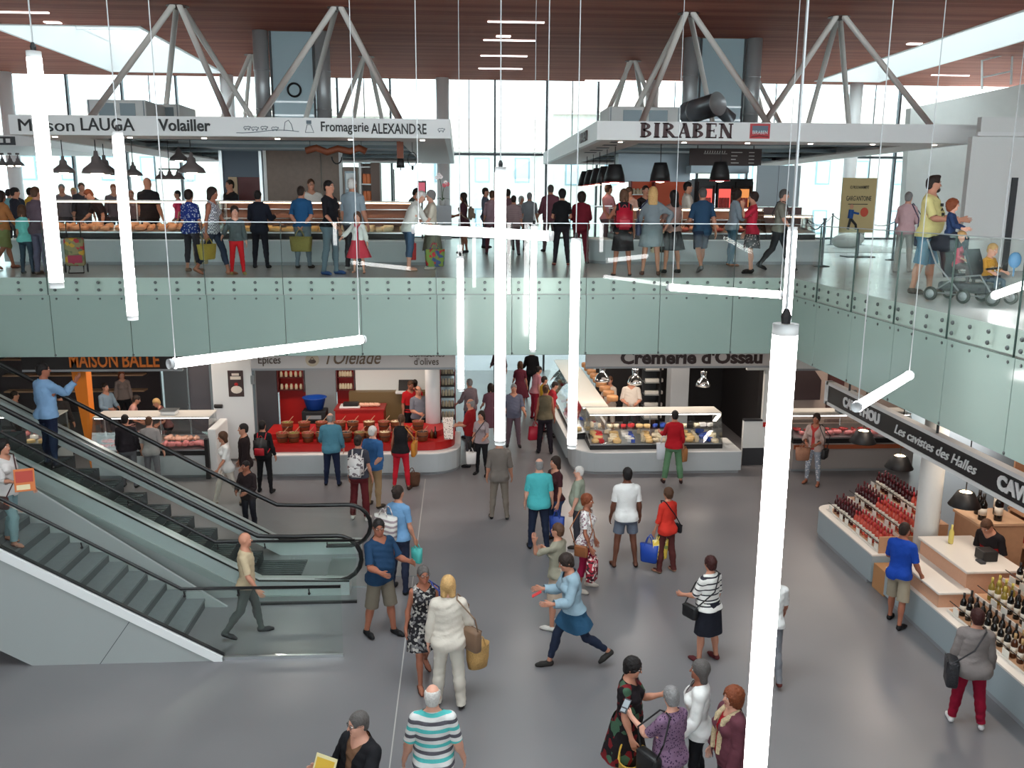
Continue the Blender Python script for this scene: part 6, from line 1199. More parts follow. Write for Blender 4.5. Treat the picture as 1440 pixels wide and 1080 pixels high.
for k in range(3):
    for j in range(14): o = tag(MB().bbox(-.09, -.11, 0, .09, .11, .40, .01).build('gift_box', mat('wine_red_box', rgb(140, 26, 26), .45), None, False, (10.1, 9.3+j*.385, .582+k*.55)), 'upright red gift box behind the wine seller, %s shelf' % ('lowest', 'middle', 'highest')[k], 'box', 'red boxes on the back shelf')
struct(MB().lathe([(.19, 0), (.19, 3.72)], 28).build('column', OFFW, None, True, (7.85, 13.61, 0)), 'round pale column rising through the wine stall')
def shade(label, px, py, x):
    p = onx(px, py, x); t = thing('pendant_lamp', label, 'pendant lamp', tuple(p), 0, 'black shaded lamps of the wine stall'); MB().lathe([(.25, 0), (.255, .01), (.13, .24), (.11, .245), (.10, .24), (.235, .01)], 22).build('shade', BLACK, t, True); MB().ball((0, 0, .23), (.10, .10, .025), 10, 4).build('bulb', emat('shade_glow', (1.0, .72, .42), 10.0), t); MB().tube([(0, 0, .24), (0, 0, 3.71-p[2])], .01, 6).build('cord', BLACK, t)
shade('black shaded lamp hanging at the far end of the wine sign', 1213, 622, 7.9); shade('black shaded lamp just left of the pale column', 1264, 658, 8.2); shade('black shaded lamp over the checkout, right of the column', 1356, 711, 8.3)
# unseen strip lamps added over the stalls to brighten them
add_stall_fill(-7.4, 21.6, 3.62, 3.0, .15, 55); add_stall_fill(-2.6, 22.2, 3.62, 4.0, .15, 70); add_stall_fill(4.6, 21.9, 3.62, 3.2, .15, 70); add_stall_fill(3.4, 25.5, 3.62, .15, 5.0, 60); add_stall_fill(9.6, 21.2, 3.62, 2.6, .15, 50); add_stall_fill(8.3, 11.5, 3.62, .15, 4.5, 60); add_stall_fill(8.2, 15.4, 3.62, .15, 1.6, 30)
for i, o in enumerate([q for q in bpy.data.objects if q.name.startswith('added_strip_lamp')]):
    tag(o, 'added unseen strip lamp under the soffit '+('over the left butcher', 'over the olive stall', 'over the front dairy counter', 'over the aisle dairy counter', 'over the far right butcher', 'over the near wine rack', 'over the far wine rack')[i], 'lamp', 'added strip lamps under the soffit')
# ================================================================ bags and things carried
def bcloth(*a): return cloth(*a, obj=True)
def _loop(p, q, rise, n=9): p = np.asarray(p, float); q = np.asarray(q, float); return [p+(q-p)*s+np.array([0, 0, rise*4*s*(1-s)]) for s in np.linspace(0, 1, n)]
def tote(label, hand, face, w=.34, h=.32, d=.14, m=None, drop=.14, name='tote_bag', flare=1.15, hm=None):
    """bag hanging from a hand"""
    t = thing(name, label, 'bag', (hand[0], hand[1], hand[2]-.02), R(face)); b = MB(); z1 = -drop; z0 = z1-h; W, D = w/2, d/2; f = 1/flare
    V = []
    for z, k, e in ((z0, f*.92, .8), (z0+.02, f, .95), (z0+h*.5, (1+f)/2, 1.0), (z1, 1.0, .85)):
        V += [(sx*W*k*cx, sy*D*e*cy, z) for sx, sy, cx, cy in ((-1, -1, 1, .6), (-.8, -1, 1, 1), (.8, -1, 1, 1), (1, -1, 1, .6), (1, 1, 1, .6), (.8, 1, 1, 1), (-.8, 1, 1, 1), (-1, 1, 1, .6))]
    F = [tuple(range(8))[::-1], tuple(range(24, 32))]+[(r*8+i, r*8+(i+1) % 8, (r+1)*8+(i+1) % 8, (r+1)*8+i) for r in range(3) for i in range(8)]
    b.add(V, F).build('bag_body', m, t, True)
    for s in (-1, 1): MB().tube(_loop((-W*.45, s*D*.8, z1-.03), (W*.45, s*D*.8, z1-.03), drop+.03), .009, 6).build('handle', hm or m, t)
    return t
def shoulder_bag(label, P, side, m, w=.28, h=.24, d=.10, face=0, drop=.62, fwd=0.0, cross=False, name='shoulder_bag', out=.05):
    s = 1 if side == 'l' else -1; M = P['M']; sc = P['sc']; sh = P[side+'sh']; o = P[('r' if side == 'l' else 'l')+'sh'] if cross else sh
    c = sh+M@np.array([s*(.11+out)*sc, -fwd, -drop*sc]); t = thing(name, label, 'bag', tuple(c), R(face)); q = np.linalg.inv(rz_(R(face)))
    b = MB(); b.bbox(-d/2, -w/2, -h, d/2, w/2, 0, .035).build('bag_body', m, t, True); MB().slab([(s*d/2, -w/2+.02, -.01), (s*d/2, w/2-.02, -.01), (s*d/2, w/2-.05, -h*.5), (s*d/2, -w/2+.05, -h*.5)], (s*.008, 0, 0)).build('flap', m, t)
    top_ = q@(o-c); up = np.array([0, 0, .035*sc])
    out_ = q@(M@np.array([s*.03, 0, 0]))
    for yy in (-1, 1):
        e = np.array([0, yy*w*.4, -.02]); fr = q@(M@np.array([0, yy*.07*sc, 0])); mid = q@(M@np.array([s*(.08 if not cross else -.02)*sc, yy*.155*sc, 0]))
        pts = [top_+up+fr*.15, top_+fr*1.2+up*.5, (top_*.55+e*.45)+mid+out_*(0 if cross else 1), e+out_*.3, e]
        MB().tube(pts, .010, 6).build('strap', m, t)
    return t
def backpack(label, P, face, m, w=.30, h=.42, d=.17, sm=None, name='backpack'):
    c = P['back']; t = thing(name, label, 'bag', tuple(c), R(face)); k = P['sc']
    b = MB(); bm = bmesh.new(); bmesh.ops.create_cube(bm, size=1)
    for v in bm.verts: v.co = (v.co.x*w, d/2+.02+v.co.y*d, v.co.z*h-.10)
    bmesh.ops.bevel(bm, geom=bm.edges[:], offset=.055, segments=3, affect='EDGES'); b.frombm(bm).build('pack_body', m, t, True); MB().bbox(-w*.36, d+.01, -h*.5-.06, w*.36, d+.06, -.1, .02).build('front_pocket', sm or m, t, True)
    for s in (-1, 1): MB().tube([(s*.09*k, .02, .06), (s*.10*k, -.06, .19*k), (s*.115*k, -.20*k, .16*k), (s*.14*k, -.25*k, .0), (s*.17*k, -.12, -.18*k), (s*.12, .02, -.26)], .014, 6).build('strap', sm or m, t)
    MB().tube(_loop((-.04, .05, .1), (.04, .05, .1), .05, 6), .008, 5).build('grab_handle', sm or m, t); return t
def basket(label, hand, face, w=.44, h=.28, d=.26, m=None, drop=.16):
    t = thing('straw_basket', label, 'basket', (hand[0], hand[1], hand[2]-.02), R(face)); m = m or mat('straw', rgb(190, 150, 92), .8, noise=.3, scale=45, bump=.6); z1 = -drop
    MB().lathe([(.5, -h), (.82, -h*.98), (.96, -h*.6), (1.0, 0), (1.03, .012), (.94, .01), (.9, -h*.6), (.1, -h*.9)], 20, (0, 0, z1), w/2, d/2).build('basket_body', m, t, True)
    for s in (-1, 1): MB().tube(_loop((-w*.2, s*d*.46, z1-.02), (w*.2, s*d*.46, z1-.02), drop+.02), .010, 6).build('handle', m, t)
    return t
def slab_at(name, label, cat, c, w, h, face, tilt, mats, th=.008):
    """flat thing held up: a magazine, a phone"""
    o = MB(); o.bbox(-w/2, -th/2, -h/2, w/2, th/2, h/2, min(.004, th/3)); o = o.build(name, mats[0]); tag(o, label, cat); o.location = tuple(c); o.rotation_euler = (R(tilt), 0, R(face))
    if len(mats) > 1:
        MB().box(-w*.42, -th/2-.002, -h*.1, w*.42, -th/2, h*.40).build('cover_picture', mats[1], o); MB().box(-w*.40, -th/2-.002, -h*.42, w*.25, -th/2, -h*.2).build('cover_text_block', mats[2] if len(mats) > 2 else INK, o)
    return o
# ================================================================ who stands where
def G(label, px, py, hy, face, body, pose, skin_, hair, wear, shoes, z=0.0, h=None, **k):
    p = onz(px, py, z)
    if h is None: h = float(np.clip(ony(px, hy, p[1])[2]-z, 1.48, 1.88))
    return person(label, (p[0], p[1], z), h, face, body, pose, skin_, hair, wear, shoes, **k)
def H(label, hx, hy, h, face, body, pose, skin_, hair, wear, shoes=None, z=0.0, y=None, **k):
    """placed by the top of the head, feet out of sight"""
    p = onz(hx, hy, z+h) if y is None else ony(hx, hy, y)
    return person(label, (p[0], p[1], z), h, face, body, pose, skin_, hair, wear, shoes, **k)
def U(*a, **k): return G(*a, z=UZ, **k)
def UH(*a, **k): return H(*a, z=UZ, **k)
NAVY_ = C8(34, 42, 66); JEAN = C8(52, 72, 104); BLK = C8(24, 24, 28); KHA = C8(128, 120, 102); CREAM = C8(214, 206, 192); WHT = C8(226, 226, 224); GRY = C8(120, 122, 124); DGR = C8(64, 64, 68); MAR = C8(96, 26, 34); LEG = dict(hem=.055)
BEHIND = mix(STAND, la=(-14, -10, 0), le=46, ra=(-14, -10, 0), re=46, lei=1, rei=1)
# ---------------------------------------------------------------- ground floor, open area
P = G('bald man in a turquoise shirt and dark jeans, seen from behind', 757, 771, 645, 180, 'stout', STAND, 'fair', ('bald', 'grey'), [top(cloth(rgb(74, 172, 176)), hem=.84, sleeve=.25, flare=.02), legs(C8(30, 38, 58))], SHOE(20, 20, 22))
P = G('dark haired woman half hidden by the man in turquoise', 779, 762, 642, -60, 'woman', STAND, 'mid', ('bob', 'dark'), [top(C8(62, 30, 34)), legs(JEAN)], SHOE(60, 40, 30)); tote('plain blue shopping bag between the turquoise shirt and the white haired man', P['lhand'], -20, .30, .34, .12, mat('royal_blue_bag', rgb(34, 66, 150), .5))
P = G('white haired man in a sage tee shirt looking left', 812, 768, 656, -105, 'stout', mix(STAND, head=(2, 0, 5)), 'fair', ('short', 'white'), [top(C8(150, 158, 142), hem=.86, sleeve=.24), legs(C8(58, 58, 66))], SHOE(50, 44, 40))
P = G('woman in a floral white blouse and crimson trousers', 823, 829, 695, 65, 'woman', mix(STAND, ra=(8, -11, 0), re=20), 'tan', ('crop', 'auburn'), [top(cloth(rgb(224, 220, 218), 'flower', (rgb(224, 220, 218), rgb(150, 120, 130), rgb(224, 220, 218)), 45), sleeve=.2, hem=.85), legs(C8(146, 24, 62), hem=.3)], SHOE(190, 180, 170)); shoulder_bag('small brown bag on the hip of the crimson trousers', P, 'r', mat('tan_leather', rgb(140, 84, 48), .5), .24, .2, .09, 60, .55); tote('floral red and white shopper beside the crimson trousers', P['rhand'], 60, .28, .38, .14, bcloth(rgb(170, 50, 64), 'flower', (rgb(230, 210, 206), rgb(60, 40, 44), rgb(170, 50, 64)), 28), .1)
P = G('woman in a beige top lifting a hand to her face', 782, 882, 736, -125, 'woman', mix(STAND, la=(66, -2, 0), le=118, ra=(30, -6, 0), re=60), 'mid', ('short', 'brown'), [top(C8(140, 136, 120), sleeve=.26), skirt(C8(180, 160, 142), hem=.52, flare=.06)], SHOE(196, 192, 186))
P = G('woman in a pale denim jacket striding left with a red phone', 803, 938, 772, -78, 'woman', dict(la=(28, -6, -18), le=80, ra=(26, -4, -16), re=84, rl=(26, 1), rk=10, ll=(-26, 1), lk=26, torso=(8, 0, 0), head=(12, 0, 0)), 'mid', ('crop', 'dark'), [('tunic', 'top', C8(42, 82, 112), dict(skirt=(.64, .05), hem=.95, sleeve=.1)), ('denim_jacket', 'top', cloth(rgb(140, 164, 178)), dict(sleeve=.5, hem=.93, off=.030, flare=.02)), legs(C8(34, 42, 62), hem=.14, name='leggings')], SHOE(44, 42, 40)); slab_at('mobile_phone', 'red mobile phone held by the striding woman', 'phone', (P['lhand']+P['rhand'])/2+np.array([-.05, 0, .04]), .08, .15, 90, 60, [mat('phone_red', rgb(196, 30, 34), .4)])
P = G('man in a white tee shirt and denim shorts seen from behind', 878, 796, 657, 180, 'man', mix(STAND, ll=(0, 6), rl=(0, 6)), 'dark', ('short', 'black'), [top(WHT, sleeve=.22, hem=.86), legs(C8(98, 106, 120), name='shorts', hem=.62, flare=.02)], SANDAL(50, 36, 32))
P = G('woman in an orange red top and brown trousers with bags', 935, 804, 686, 205, 'woman', mix(STAND, ra=(10, -8, 0), re=40), 'mid', ('crop', 'brown'), [top(C8(204, 52, 40), sleeve=.34, hem=.84), legs(C8(84, 40, 38), flare=.01)], SANDAL(150, 130, 110)); tote('bright blue bag carried by the woman in orange red', P['lhand']+[-.06, 0, 0], -30, .34, .34, .12, mat('bright_blue_bag', rgb(24, 66, 160), .5), .16); tote('yellow printed bag between the blue bag and brown trousers', P['lhand']+[.12, -.04, .05], 10, .30, .36, .08, bcloth(rgb(222, 190, 80), 'flower', (rgb(240, 224, 160), rgb(120, 130, 70), rgb(222, 190, 80)), 14), .12); shoulder_bag('thin strapped bag of the woman in orange red', P, 'r', BLK, .2, .16, .07, 205, .5, 0, True)
P = G('woman in a red cardigan and green trousers at the dairy counter', 945, 679, 577, 175, 'woman', mix(STAND, la=(30, -8, 0), le=60, ll=(0, 7), rl=(0, 7)), 'mid', ('short', 'black'), [top(C8(166, 22, 34), sleeve=.42, hem=.88), legs(C8(92, 132, 100), hem=.14, flare=.02)], SHOE(40, 20, 22)); tote('white and blue bag on the arm of the red cardigan', P['lelbow'], -10, .34, .40, .12, mat('white_blue_bag', rgb(200, 206, 214), .5), .20); tote('brown paper bag at the right of the green trousers', P['rhand']+[.02, 0, .1], 30, .2, .3, .1, mat('kraft_bag', rgb(160, 108, 64), .7), .08)
P = G('woman in a white striped top and black skirt with black bag', 992, 928, 783, -150, 'matron', mix(STAND, la=(18, -8, -10), le=60, head=(4, 0, -12)), 'mid', ('crop', 'red'), [top(cloth(rgb(222, 220, 216), 'stripe', (rgb(222, 220, 216), rgb(222, 220, 216), rgb(50, 48, 56)), 11), sleeve=.27, hem=.90), skirt(C8(28, 30, 40), hem=.50, flare=.04)], SHOE(90, 36, 40)); shoulder_bag('black bag hugged by the woman in the striped top', P, 'l', BLACK, .26, .20, .1, -150, .50, .12, True)
P = G('man in a white tee shirt half hidden by the biggest light tube', 1078, 952, 795, 170, 'man', WALK, 'tan', ('short', 'dark'), [top(WHT, sleeve=.24, hem=.85), legs(C8(110, 112, 118))], SHOE(90, 40, 36))
# the group at the bottom
P = H('woman with short black hair in a dark red patterned dress', 886, 924, 1.66, 62, 'matron', mix(STAND, ra=(6, -11, 0), re=18, la=(26, -6, -20), le=95, head=(14, 0, 8)), 'mid', ('crop', 'black'), [dress(cloth(rgb(26, 20, 24), 'flower', (rgb(26, 20, 24), rgb(110, 24, 30), rgb(26, 20, 24), rgb(60, 90, 70), rgb(26, 20, 24)), 13), .52, sleeve=.20, fl=.14)], SHOE(20, 20, 20)); glasses(P); basket('yellow straw basket held low by the woman in the patterned dress', P['rhand'], 60, .46, .26, .30, mat('yellow_straw', rgb(200, 160, 62), .8, noise=.4, scale=40, bump=.6), .10)
P = H('grey haired woman in a mauve dotted blouse holding a phone', 946, 969, 1.58, -150, 'matron', mix(STAND, la=(34, -6, -10), le=92, ra=(10, -10, 0), re=30, head=(16, 0, -20)), 'fair', ('crop', 'grey'), [top(cloth(rgb(126, 98, 124), 'dots', (rgb(62, 44, 70),), 38), sleeve=.24, hem=.84), legs(C8(120, 112, 100))], SHOE(80, 60, 60)); slab_at('mobile_phone', 'dark mobile phone held by the grey haired woman', 'phone', P['lhand']+np.array([-.02, .03, .05]), .08, .16, -40, -50, [DARK, mat('phone_glass', rgb(150, 160, 166), .15), mat('phone_glass', rgb(1, 1, 1))]); shoulder_bag('black bag at the hip of the mauve blouse', P, 'l', BLACK, .3, .3, .12, -150, .46, .06); slab_at('folded_magazine', 'yellow magazine under the arm of the mauve blouse', 'magazine', P['rhand']+np.array([-.02, -.02, .02]), .22, .29, 30, 20, [mat('magazine_yellow', rgb(222, 204, 110), .5), mat('magazine_green', rgb(150, 160, 110), .5), mat('magazine_white', rgb(226, 222, 210), .5)])
P = H('woman in a white jacket and black trousers with grey hair', 985, 929, 1.66, -105, 'woman', mix(STAND, la=(8, -9, 0), le=34), 'tan', ('bob', 'salt'), [top(C8(150, 140, 140), sleeve=.1, name='blouse'), ('white_jacket', 'top', WHT, dict(sleeve=.52, hem=.86, off=.028, open=True)), legs(BLK)], SHOE(20, 20, 20))
P = H('auburn haired woman in a maroon coat with a flowered scarf', 1031, 967, 1.60, -80, 'matron', STAND, 'fair', ('curly', 'auburn'), [top(C8(170, 30, 44), sleeve=.1, name='red_blouse'), ('maroon_coat', 'top', C8(96, 52, 62), dict(sleeve=.52, hem=.86, off=.034, open=True, flare=.03)), legs(C8(60, 50, 54))], SHOE(30, 20, 20)); f = P['loc_']; MB().tube([f((.06, .07, 1.475), 'chest'), f((.095, -.02, 1.47), 'chest'), f((.075, -.13, 1.40), 'chest'), f((.07, -.165, 1.2), 'chest'), f((.07, -.17, 1.0), 'spine')], .032, 8).tube([f((-.06, .07, 1.475), 'chest'), f((-.095, -.02, 1.47), 'chest'), f((-.075, -.13, 1.40), 'chest'), f((-.07, -.165, 1.2), 'chest'), f((-.07, -.17, 1.0), 'spine')], .032, 8).build('scarf', mat('scarf_print', rgb(176, 158, 126), .8, noise=.6, scale=60), P['root'], True)
P = H('white haired man in a turquoise, white and grey striped shirt', 608, 964, 1.74, 178, 'stout', mix(STAND, la=(2, -6, 0), ra=(2, -6, 0)), 'fair', ('bald', 'white'), [top(cloth(rgb(84, 184, 182), 'stripe', (rgb(216, 216, 214), rgb(92, 90, 98), rgb(216, 216, 214)), 6.2), sleeve=.26, hem=.86), legs(DGR)], SHOE(30, 30, 30))
P = H('man with glasses in a black cardigan holding a magazine', 505, 1002, 1.72, -40, 'stout', mix(STAND, la=(36, -4, -20), le=85, ra=(18, -4, -14), re=96, head=(4, 0, -22)), 'fair', ('short', 'salt'), [top(C8(120, 88, 66), sleeve=.1, name='vest'), ('black_cardigan', 'top', BLK, dict(sleeve=.52, hem=.86, off=.026, open=True)), legs(DGR)], SHOE(30, 30, 30)); glasses(P); slab_at('magazine', 'cream magazine with yellow print held by the man in black', 'magazine', (P['lhand']+P['rhand'])/2+np.array([-.02, -.04, .08]), .24, .31, -30, -28, [mat('magazine_cream', rgb(216, 206, 160), .5), mat('magazine_gold', rgb(206, 168, 56), .5), mat('magazine_green', rgb(1, 1, 1))])
P = G('woman in a black patterned sleeveless dress walking forward', 597, 958, 793, 18, 'woman', dict(la=(8, -8, 0), le=30, ra=(-6, -10, 0), re=14, rl=(18, 1), rk=8, ll=(-16, 1), lk=18, torso=(3, 0, 0)), 'tan', ('short', 'salt'), [dress(cloth(rgb(34, 32, 36), 'flower', (rgb(34, 32, 36), rgb(170, 166, 160), rgb(34, 32, 36), rgb(110, 108, 110)), 30), .54, sleeve=.03, fl=.03)], SANDAL(110, 40, 36)); glasses(P); shoulder_bag('blue bag strap on the shoulder of the patterned dress', P, 'l', mat('blue_bag', rgb(44, 62, 140), .5), .24, .24, .08, 20, .36, -.05)
P = G('blond woman in cream jumper and cream trousers from behind', 632, 991, 810, 178, 'matron', mix(STAND, la=(0, -10, 0), le=8, ra=(12, -6, 0), re=24), 'fair', ('bob', 'blond'), [top(C8(206, 198, 186), sleeve=.52, hem=.84, off=.02), legs(C8(206, 200, 188), flare=.015)], SHOE(40, 34, 34)); shoulder_bag('taupe leather bag under the arm of the blond woman', P, 'r', mat('taupe_leather', rgb(118, 92, 72), .5), .34, .30, .12, 222, .38, -.05); basket('straw basket carried by the blond woman in cream', P['rhand']+[.05, 0, .02], 30, .34, .32, .22, None, .16)
P = G('man in a navy tee shirt and khaki shorts by the escalator', 537, 893, 725, 42, 'stout', mix(STAND, la=(28, -6, -20), le=72, ra=(24, -6, -20), re=70, head=(4, 0, -28), ll=(8, 4), rl=(-8, 4)), 'tan', ('short', 'black'), [top(C8(27, 56, 86), sleeve=.25, hem=.84), legs(C8(110, 102, 90), name='shorts', hem=.47, flare=.025)], SHOE(24, 24, 26)); glasses(P)
STRIPEB = stripemat('striped_canvas', rgb(212, 208, 202), rgb(150, 134, 138), 11)
P = G('woman in a light blue top carrying a striped beach bag', 563, 831, 675, 150, 'woman', mix(STAND, la=(16, -8, 0), le=40), 'mid', ('bun', 'dark'), [top(C8(104, 144, 182), sleeve=.2), legs(C8(34, 40, 60))], SHOE(24, 24, 26)); tote('white and grey striped beach bag on the shoulder of the woman in light blue', P['lsh']+[-.10, -.14, -.02], 140, .46, .42, .16, STRIPEB, .14); tote('turquoise bag hanging low beside the striped beach bag', P['rhand'], 150, .2, .26, .1, mat('turquoise_bag', rgb(76, 176, 170), .5), .05)
P = G('bald man in a sand tee shirt standing behind the stair glass', 352, 894, 748, 96, 'man', dict(la=(-6, -9, 0), le=12, ra=(12, -9, 0), re=22, ll=(14, 2), lk=4, rl=(-16, 2), rk=18, head=(2, 0, 12)), 'mid', ('none', 'grey'), [top(cloth(rgb(190, 172, 142)), sleeve=.25, hem=.90), legs(C8(66, 70, 68))], SHOE(28, 28, 30))
# ---------------------------------------------------------------- before the olive stall and in the aisle
P = G('bald man in a teal shirt and navy trousers at the olive counter', 468, 682, 581, 180, 'stout', mix(STAND, la=(20, -8, 0), le=40), 'fair', ('bald', 'grey'), [top(C8(74, 126, 146), sleeve=.5, hem=.84, off=.022), legs(C8(28, 38, 64))], SHOE(20, 20, 22))
P = G('woman in maroon trousers wearing a white floral backpack', 507, 730, 612, 172, 'woman', STAND, 'mid', ('bun', 'dark'), [top(C8(60, 60, 70), sleeve=.2), legs(C8(90, 28, 32), hem=.1, flare=.02)], SHOE(196, 190, 184)); backpack('white backpack with grey flowers on the woman in maroon trousers', P, 172, bcloth(rgb(206, 202, 200), 'flower', (rgb(206, 202, 200), rgb(110, 100, 104), rgb(206, 202, 200)), 24), .32, .46)
P = G('man in a blue shirt and khaki trousers with hands behind', 527, 712, 599, 150, 'stout', BEHIND, 'fair', ('short', 'white'), [top(C8(48, 92, 142), sleeve=.27, hem=.84), legs(C8(150, 124, 92))], SHOE(60, 50, 44))
P = G('woman in a black vest and red trousers reaching over the pails', 565, 688, 584, 172, 'woman', mix(REACH, ll=(0, 5), rl=(0, 5)), 'tan', ('pony', 'brown'), [top(BLK, sleeve=.06, hem=.90), legs(C8(196, 30, 48), hem=.12)], SHOE(60, 36, 30)); shoulder_bag('mustard yellow bag of the woman in red trousers', P, 'r', mat('mustard_leather', rgb(196, 128, 40), .5), .34, .34, .1, 172, .36, .1); basket('dark straw basket on the floor by the red trousers', onz(574, 685, 0)+np.array([.1, .1, .42]), 10, .36, .28, .26, mat('dark_straw', rgb(92, 60, 42), .8, noise=.3, scale=40), .12)
H('olive vendor in a red shirt with black apron', 577, 539, 1.76, 25, 'man', mix(STAND, head=(10, 0, 0)), 'tan', ('short', 'brown'), [top(C8(178, 24, 30), sleeve=.24), ('apron', 'legs', BLK, dict(hem=.4, top=1.1, off=.02))], SHOE(20, 20, 20), y=23.4); H('olive vendor in a grey polo shirt with glasses, serving', 588, 540, 1.74, 30, 'stout', HOLD, 'mid', ('bald', 'brown'), [top(C8(112, 114, 124), sleeve=.25), legs(BLK)], SHOE(20, 20, 20), y=22.75); H('farther olive vendor in red seen from behind', 583, 520, 1.72, 175, 'woman', HOLD, 'mid', ('bun', 'dark'), [top(C8(190, 30, 40), sleeve=.2), legs(BLK)], SHOE(20, 20, 20), y=23.72)
G('man in a grey brown shirt and trousers below the middle tube', 702, 729, 612, 180, 'man', STAND, 'mid', ('short', 'dark'), [top(C8(112, 104, 98), sleeve=.3, hem=.84), legs(C8(122, 112, 102))], SHOE(30, 30, 32))
P = G('woman in a grey tee shirt and black trousers with crossbody bag', 677, 668, 578, -25, 'woman', mix(STAND, la=(20, -8, -12), le=70), 'mid', ('bob', 'dark'), [top(C8(150, 138, 142), sleeve=.22), legs(BLK)], SHOE(24, 22, 24)); shoulder_bag('black crossbody bag on the grey tee shirt', P, 'r', BLACK, .26, .22, .1, -25, .52, .05, True); tote('white carrier bag low at the side of the crossbody bag woman', P['rhand'], 0, .26, .30, .1, mat('white_carrier', rgb(220, 218, 216), .4), .12)
G('man in a dark red shirt at the end of the olive stall', 662, 655, 561, -110, 'stout', HOLD, 'mid', ('bald', 'grey'), [top(C8(134, 20, 26), sleeve=.26, hem=.84), legs(DGR)], SHOE(24, 22, 24))
P = G('woman in an olive vest and black trousers with a red bag', 766, 637, 541, 178, 'woman', STAND, 'tan', ('bun', 'brown'), [top(C8(92, 84, 66), sleeve=.05), legs(C8(34, 28, 36), flare=.01)], SHOE(26, 24, 26)); tote('crimson shopping bag hanging beside the olive vest', P['lhand'], 10, .34, .36, .14, mat('crimson_bag', rgb(176, 22, 48), .5), .12, flare=.85)
for lab, px, py, h, face, body, hair, wear in (
    ('person in a mauve dress in the aisle left of the middle tube', 690, 622, 1.66, 180, 'woman', ('bob', 'dark'), [dress(C8(112, 74, 86), .5, sleeve=.2)]),
    ('man in a grey blue shirt in the aisle right of the middle tube', 722, 628, 1.74, 0, 'stout', ('short', 'grey'), [top(C8(96, 98, 116), sleeve=.3, hem=.84), legs(C8(100, 82, 92))]),
    ('woman in a plum dress further down the aisle', 731, 580, 1.64, 170, 'woman', ('bob', 'brown'), [dress(C8(104, 44, 58), .55, sleeve=.2)]),
    ('person in black at the end of the aisle', 747, 560, 1.74, 180, 'man', ('short', 'black'), [top(BLK, sleeve=.5), legs(BLK)]),
    ('woman in a pink and grey top leaning to the dairy counter', 752, 590, 1.66, 120, 'woman', ('bun', 'black'), [top(C8(176, 120, 130), sleeve=.2), legs(C8(150, 40, 60))]),
    ('person with a yellow scarf at the dairy counter', 764, 606, 1.62, 110, 'woman', ('short', 'dark'), [top(C8(206, 160, 40), sleeve=.2), legs(C8(130, 60, 70))]),
    ('woman in a red top bent over the dairy counter', 773, 614, 1.60, 100, 'matron', ('short', 'dark'), [top(C8(170, 44, 56), sleeve=.25), legs(C8(120, 90, 90))]),
    ('person in grey with jeans at the far end of the olive stall', 661, 616, 1.70, -150, 'man', ('short', 'grey'), [top(C8(128, 112, 118), sleeve=.4, hem=.84), legs(C8(54, 66, 96))]),
    ('distant person in dark trousers near the glass front', 702, 556, 1.72, 180, 'man', ('short', 'dark'), [top(C8(90, 70, 76), sleeve=.4), legs(C8(40, 44, 62))])):
    G(lab, px, py, 0, face, body, mix(STAND, torso=(16 if 'lean' in lab or 'bent' in lab else 2, 0, 0), la=(20, -8, 0), le=40), 'mid', hair, wear, SHOE(40, 34, 36), h=h)
# ---------------------------------------------------------------- around the left butcher and the escalator
H('man in a dark jumper at the meat counter behind the escalator', 175, 580, 1.72, 180, 'stout', STAND, 'mid', ('short', 'black'), [top(C8(34, 28, 36), sleeve=.5), legs(C8(96, 96, 102))], SHOE(30, 30, 30), y=19.9); H('person in a grey shirt beside the dark jumper at the meat counter', 209, 587, 1.68, 178, 'man', STAND, 'fair', ('short', 'brown'), [top(C8(150, 148, 148), sleeve=.28, hem=.84), legs(C8(110, 110, 116))], SHOE(30, 30, 30), y=19.85)
H('butcher in pale blue behind the diagonal counter', 147, 535, 1.70, 60, 'man', HOLD, 'mid', ('short', 'dark'), [top(C8(140, 160, 176), sleeve=.5), legs(C8(60, 60, 70))], SHOE(30, 30, 30), y=23.6); H('butcher with dark hair bent over the meat counter', 180, 546, 1.66, 110, 'woman', mix(HOLD, torso=(20, 0, 0)), 'mid', ('short', 'dark'), [top(C8(190, 140, 130), sleeve=.25), ('apron', 'legs', BLK, dict(hem=.4, top=1.1, off=.02))], SHOE(30, 30, 30), y=22.3); H('blond butcher leaning behind the meat counter', 232, 553, 1.62, -70, 'woman', mix(HOLD, torso=(26, 0, 0)), 'mid', ('short', 'blond'), [top(C8(96, 60, 58), sleeve=.25), legs(BLK)], SHOE(30, 30, 30), y=22.3); H('person in a grey jacket standing beyond the diagonal counter', 170, 517, 1.70, 30, 'woman', STAND, 'mid', ('bob', 'auburn'), [top(C8(126, 112, 106), sleeve=.5), legs(BLK)], SHOE(30, 30, 30), y=25.4)
G('person in dark clothes on the far side of the escalator', 30, 640, 0, 120, 'man', HOLD, 'mid', ('short', 'dark'), [top(C8(60, 44, 44), sleeve=.2), legs(BLK)], SHOE(30, 30, 30), h=1.7); G('person in olive trousers behind the man on the escalator', 92, 640, 0, 178, 'man', STAND, 'mid', ('short', 'dark'), [top(C8(50, 44, 44), sleeve=.5), legs(C8(120, 108, 88))], SHOE(30, 30, 30), h=1.72)
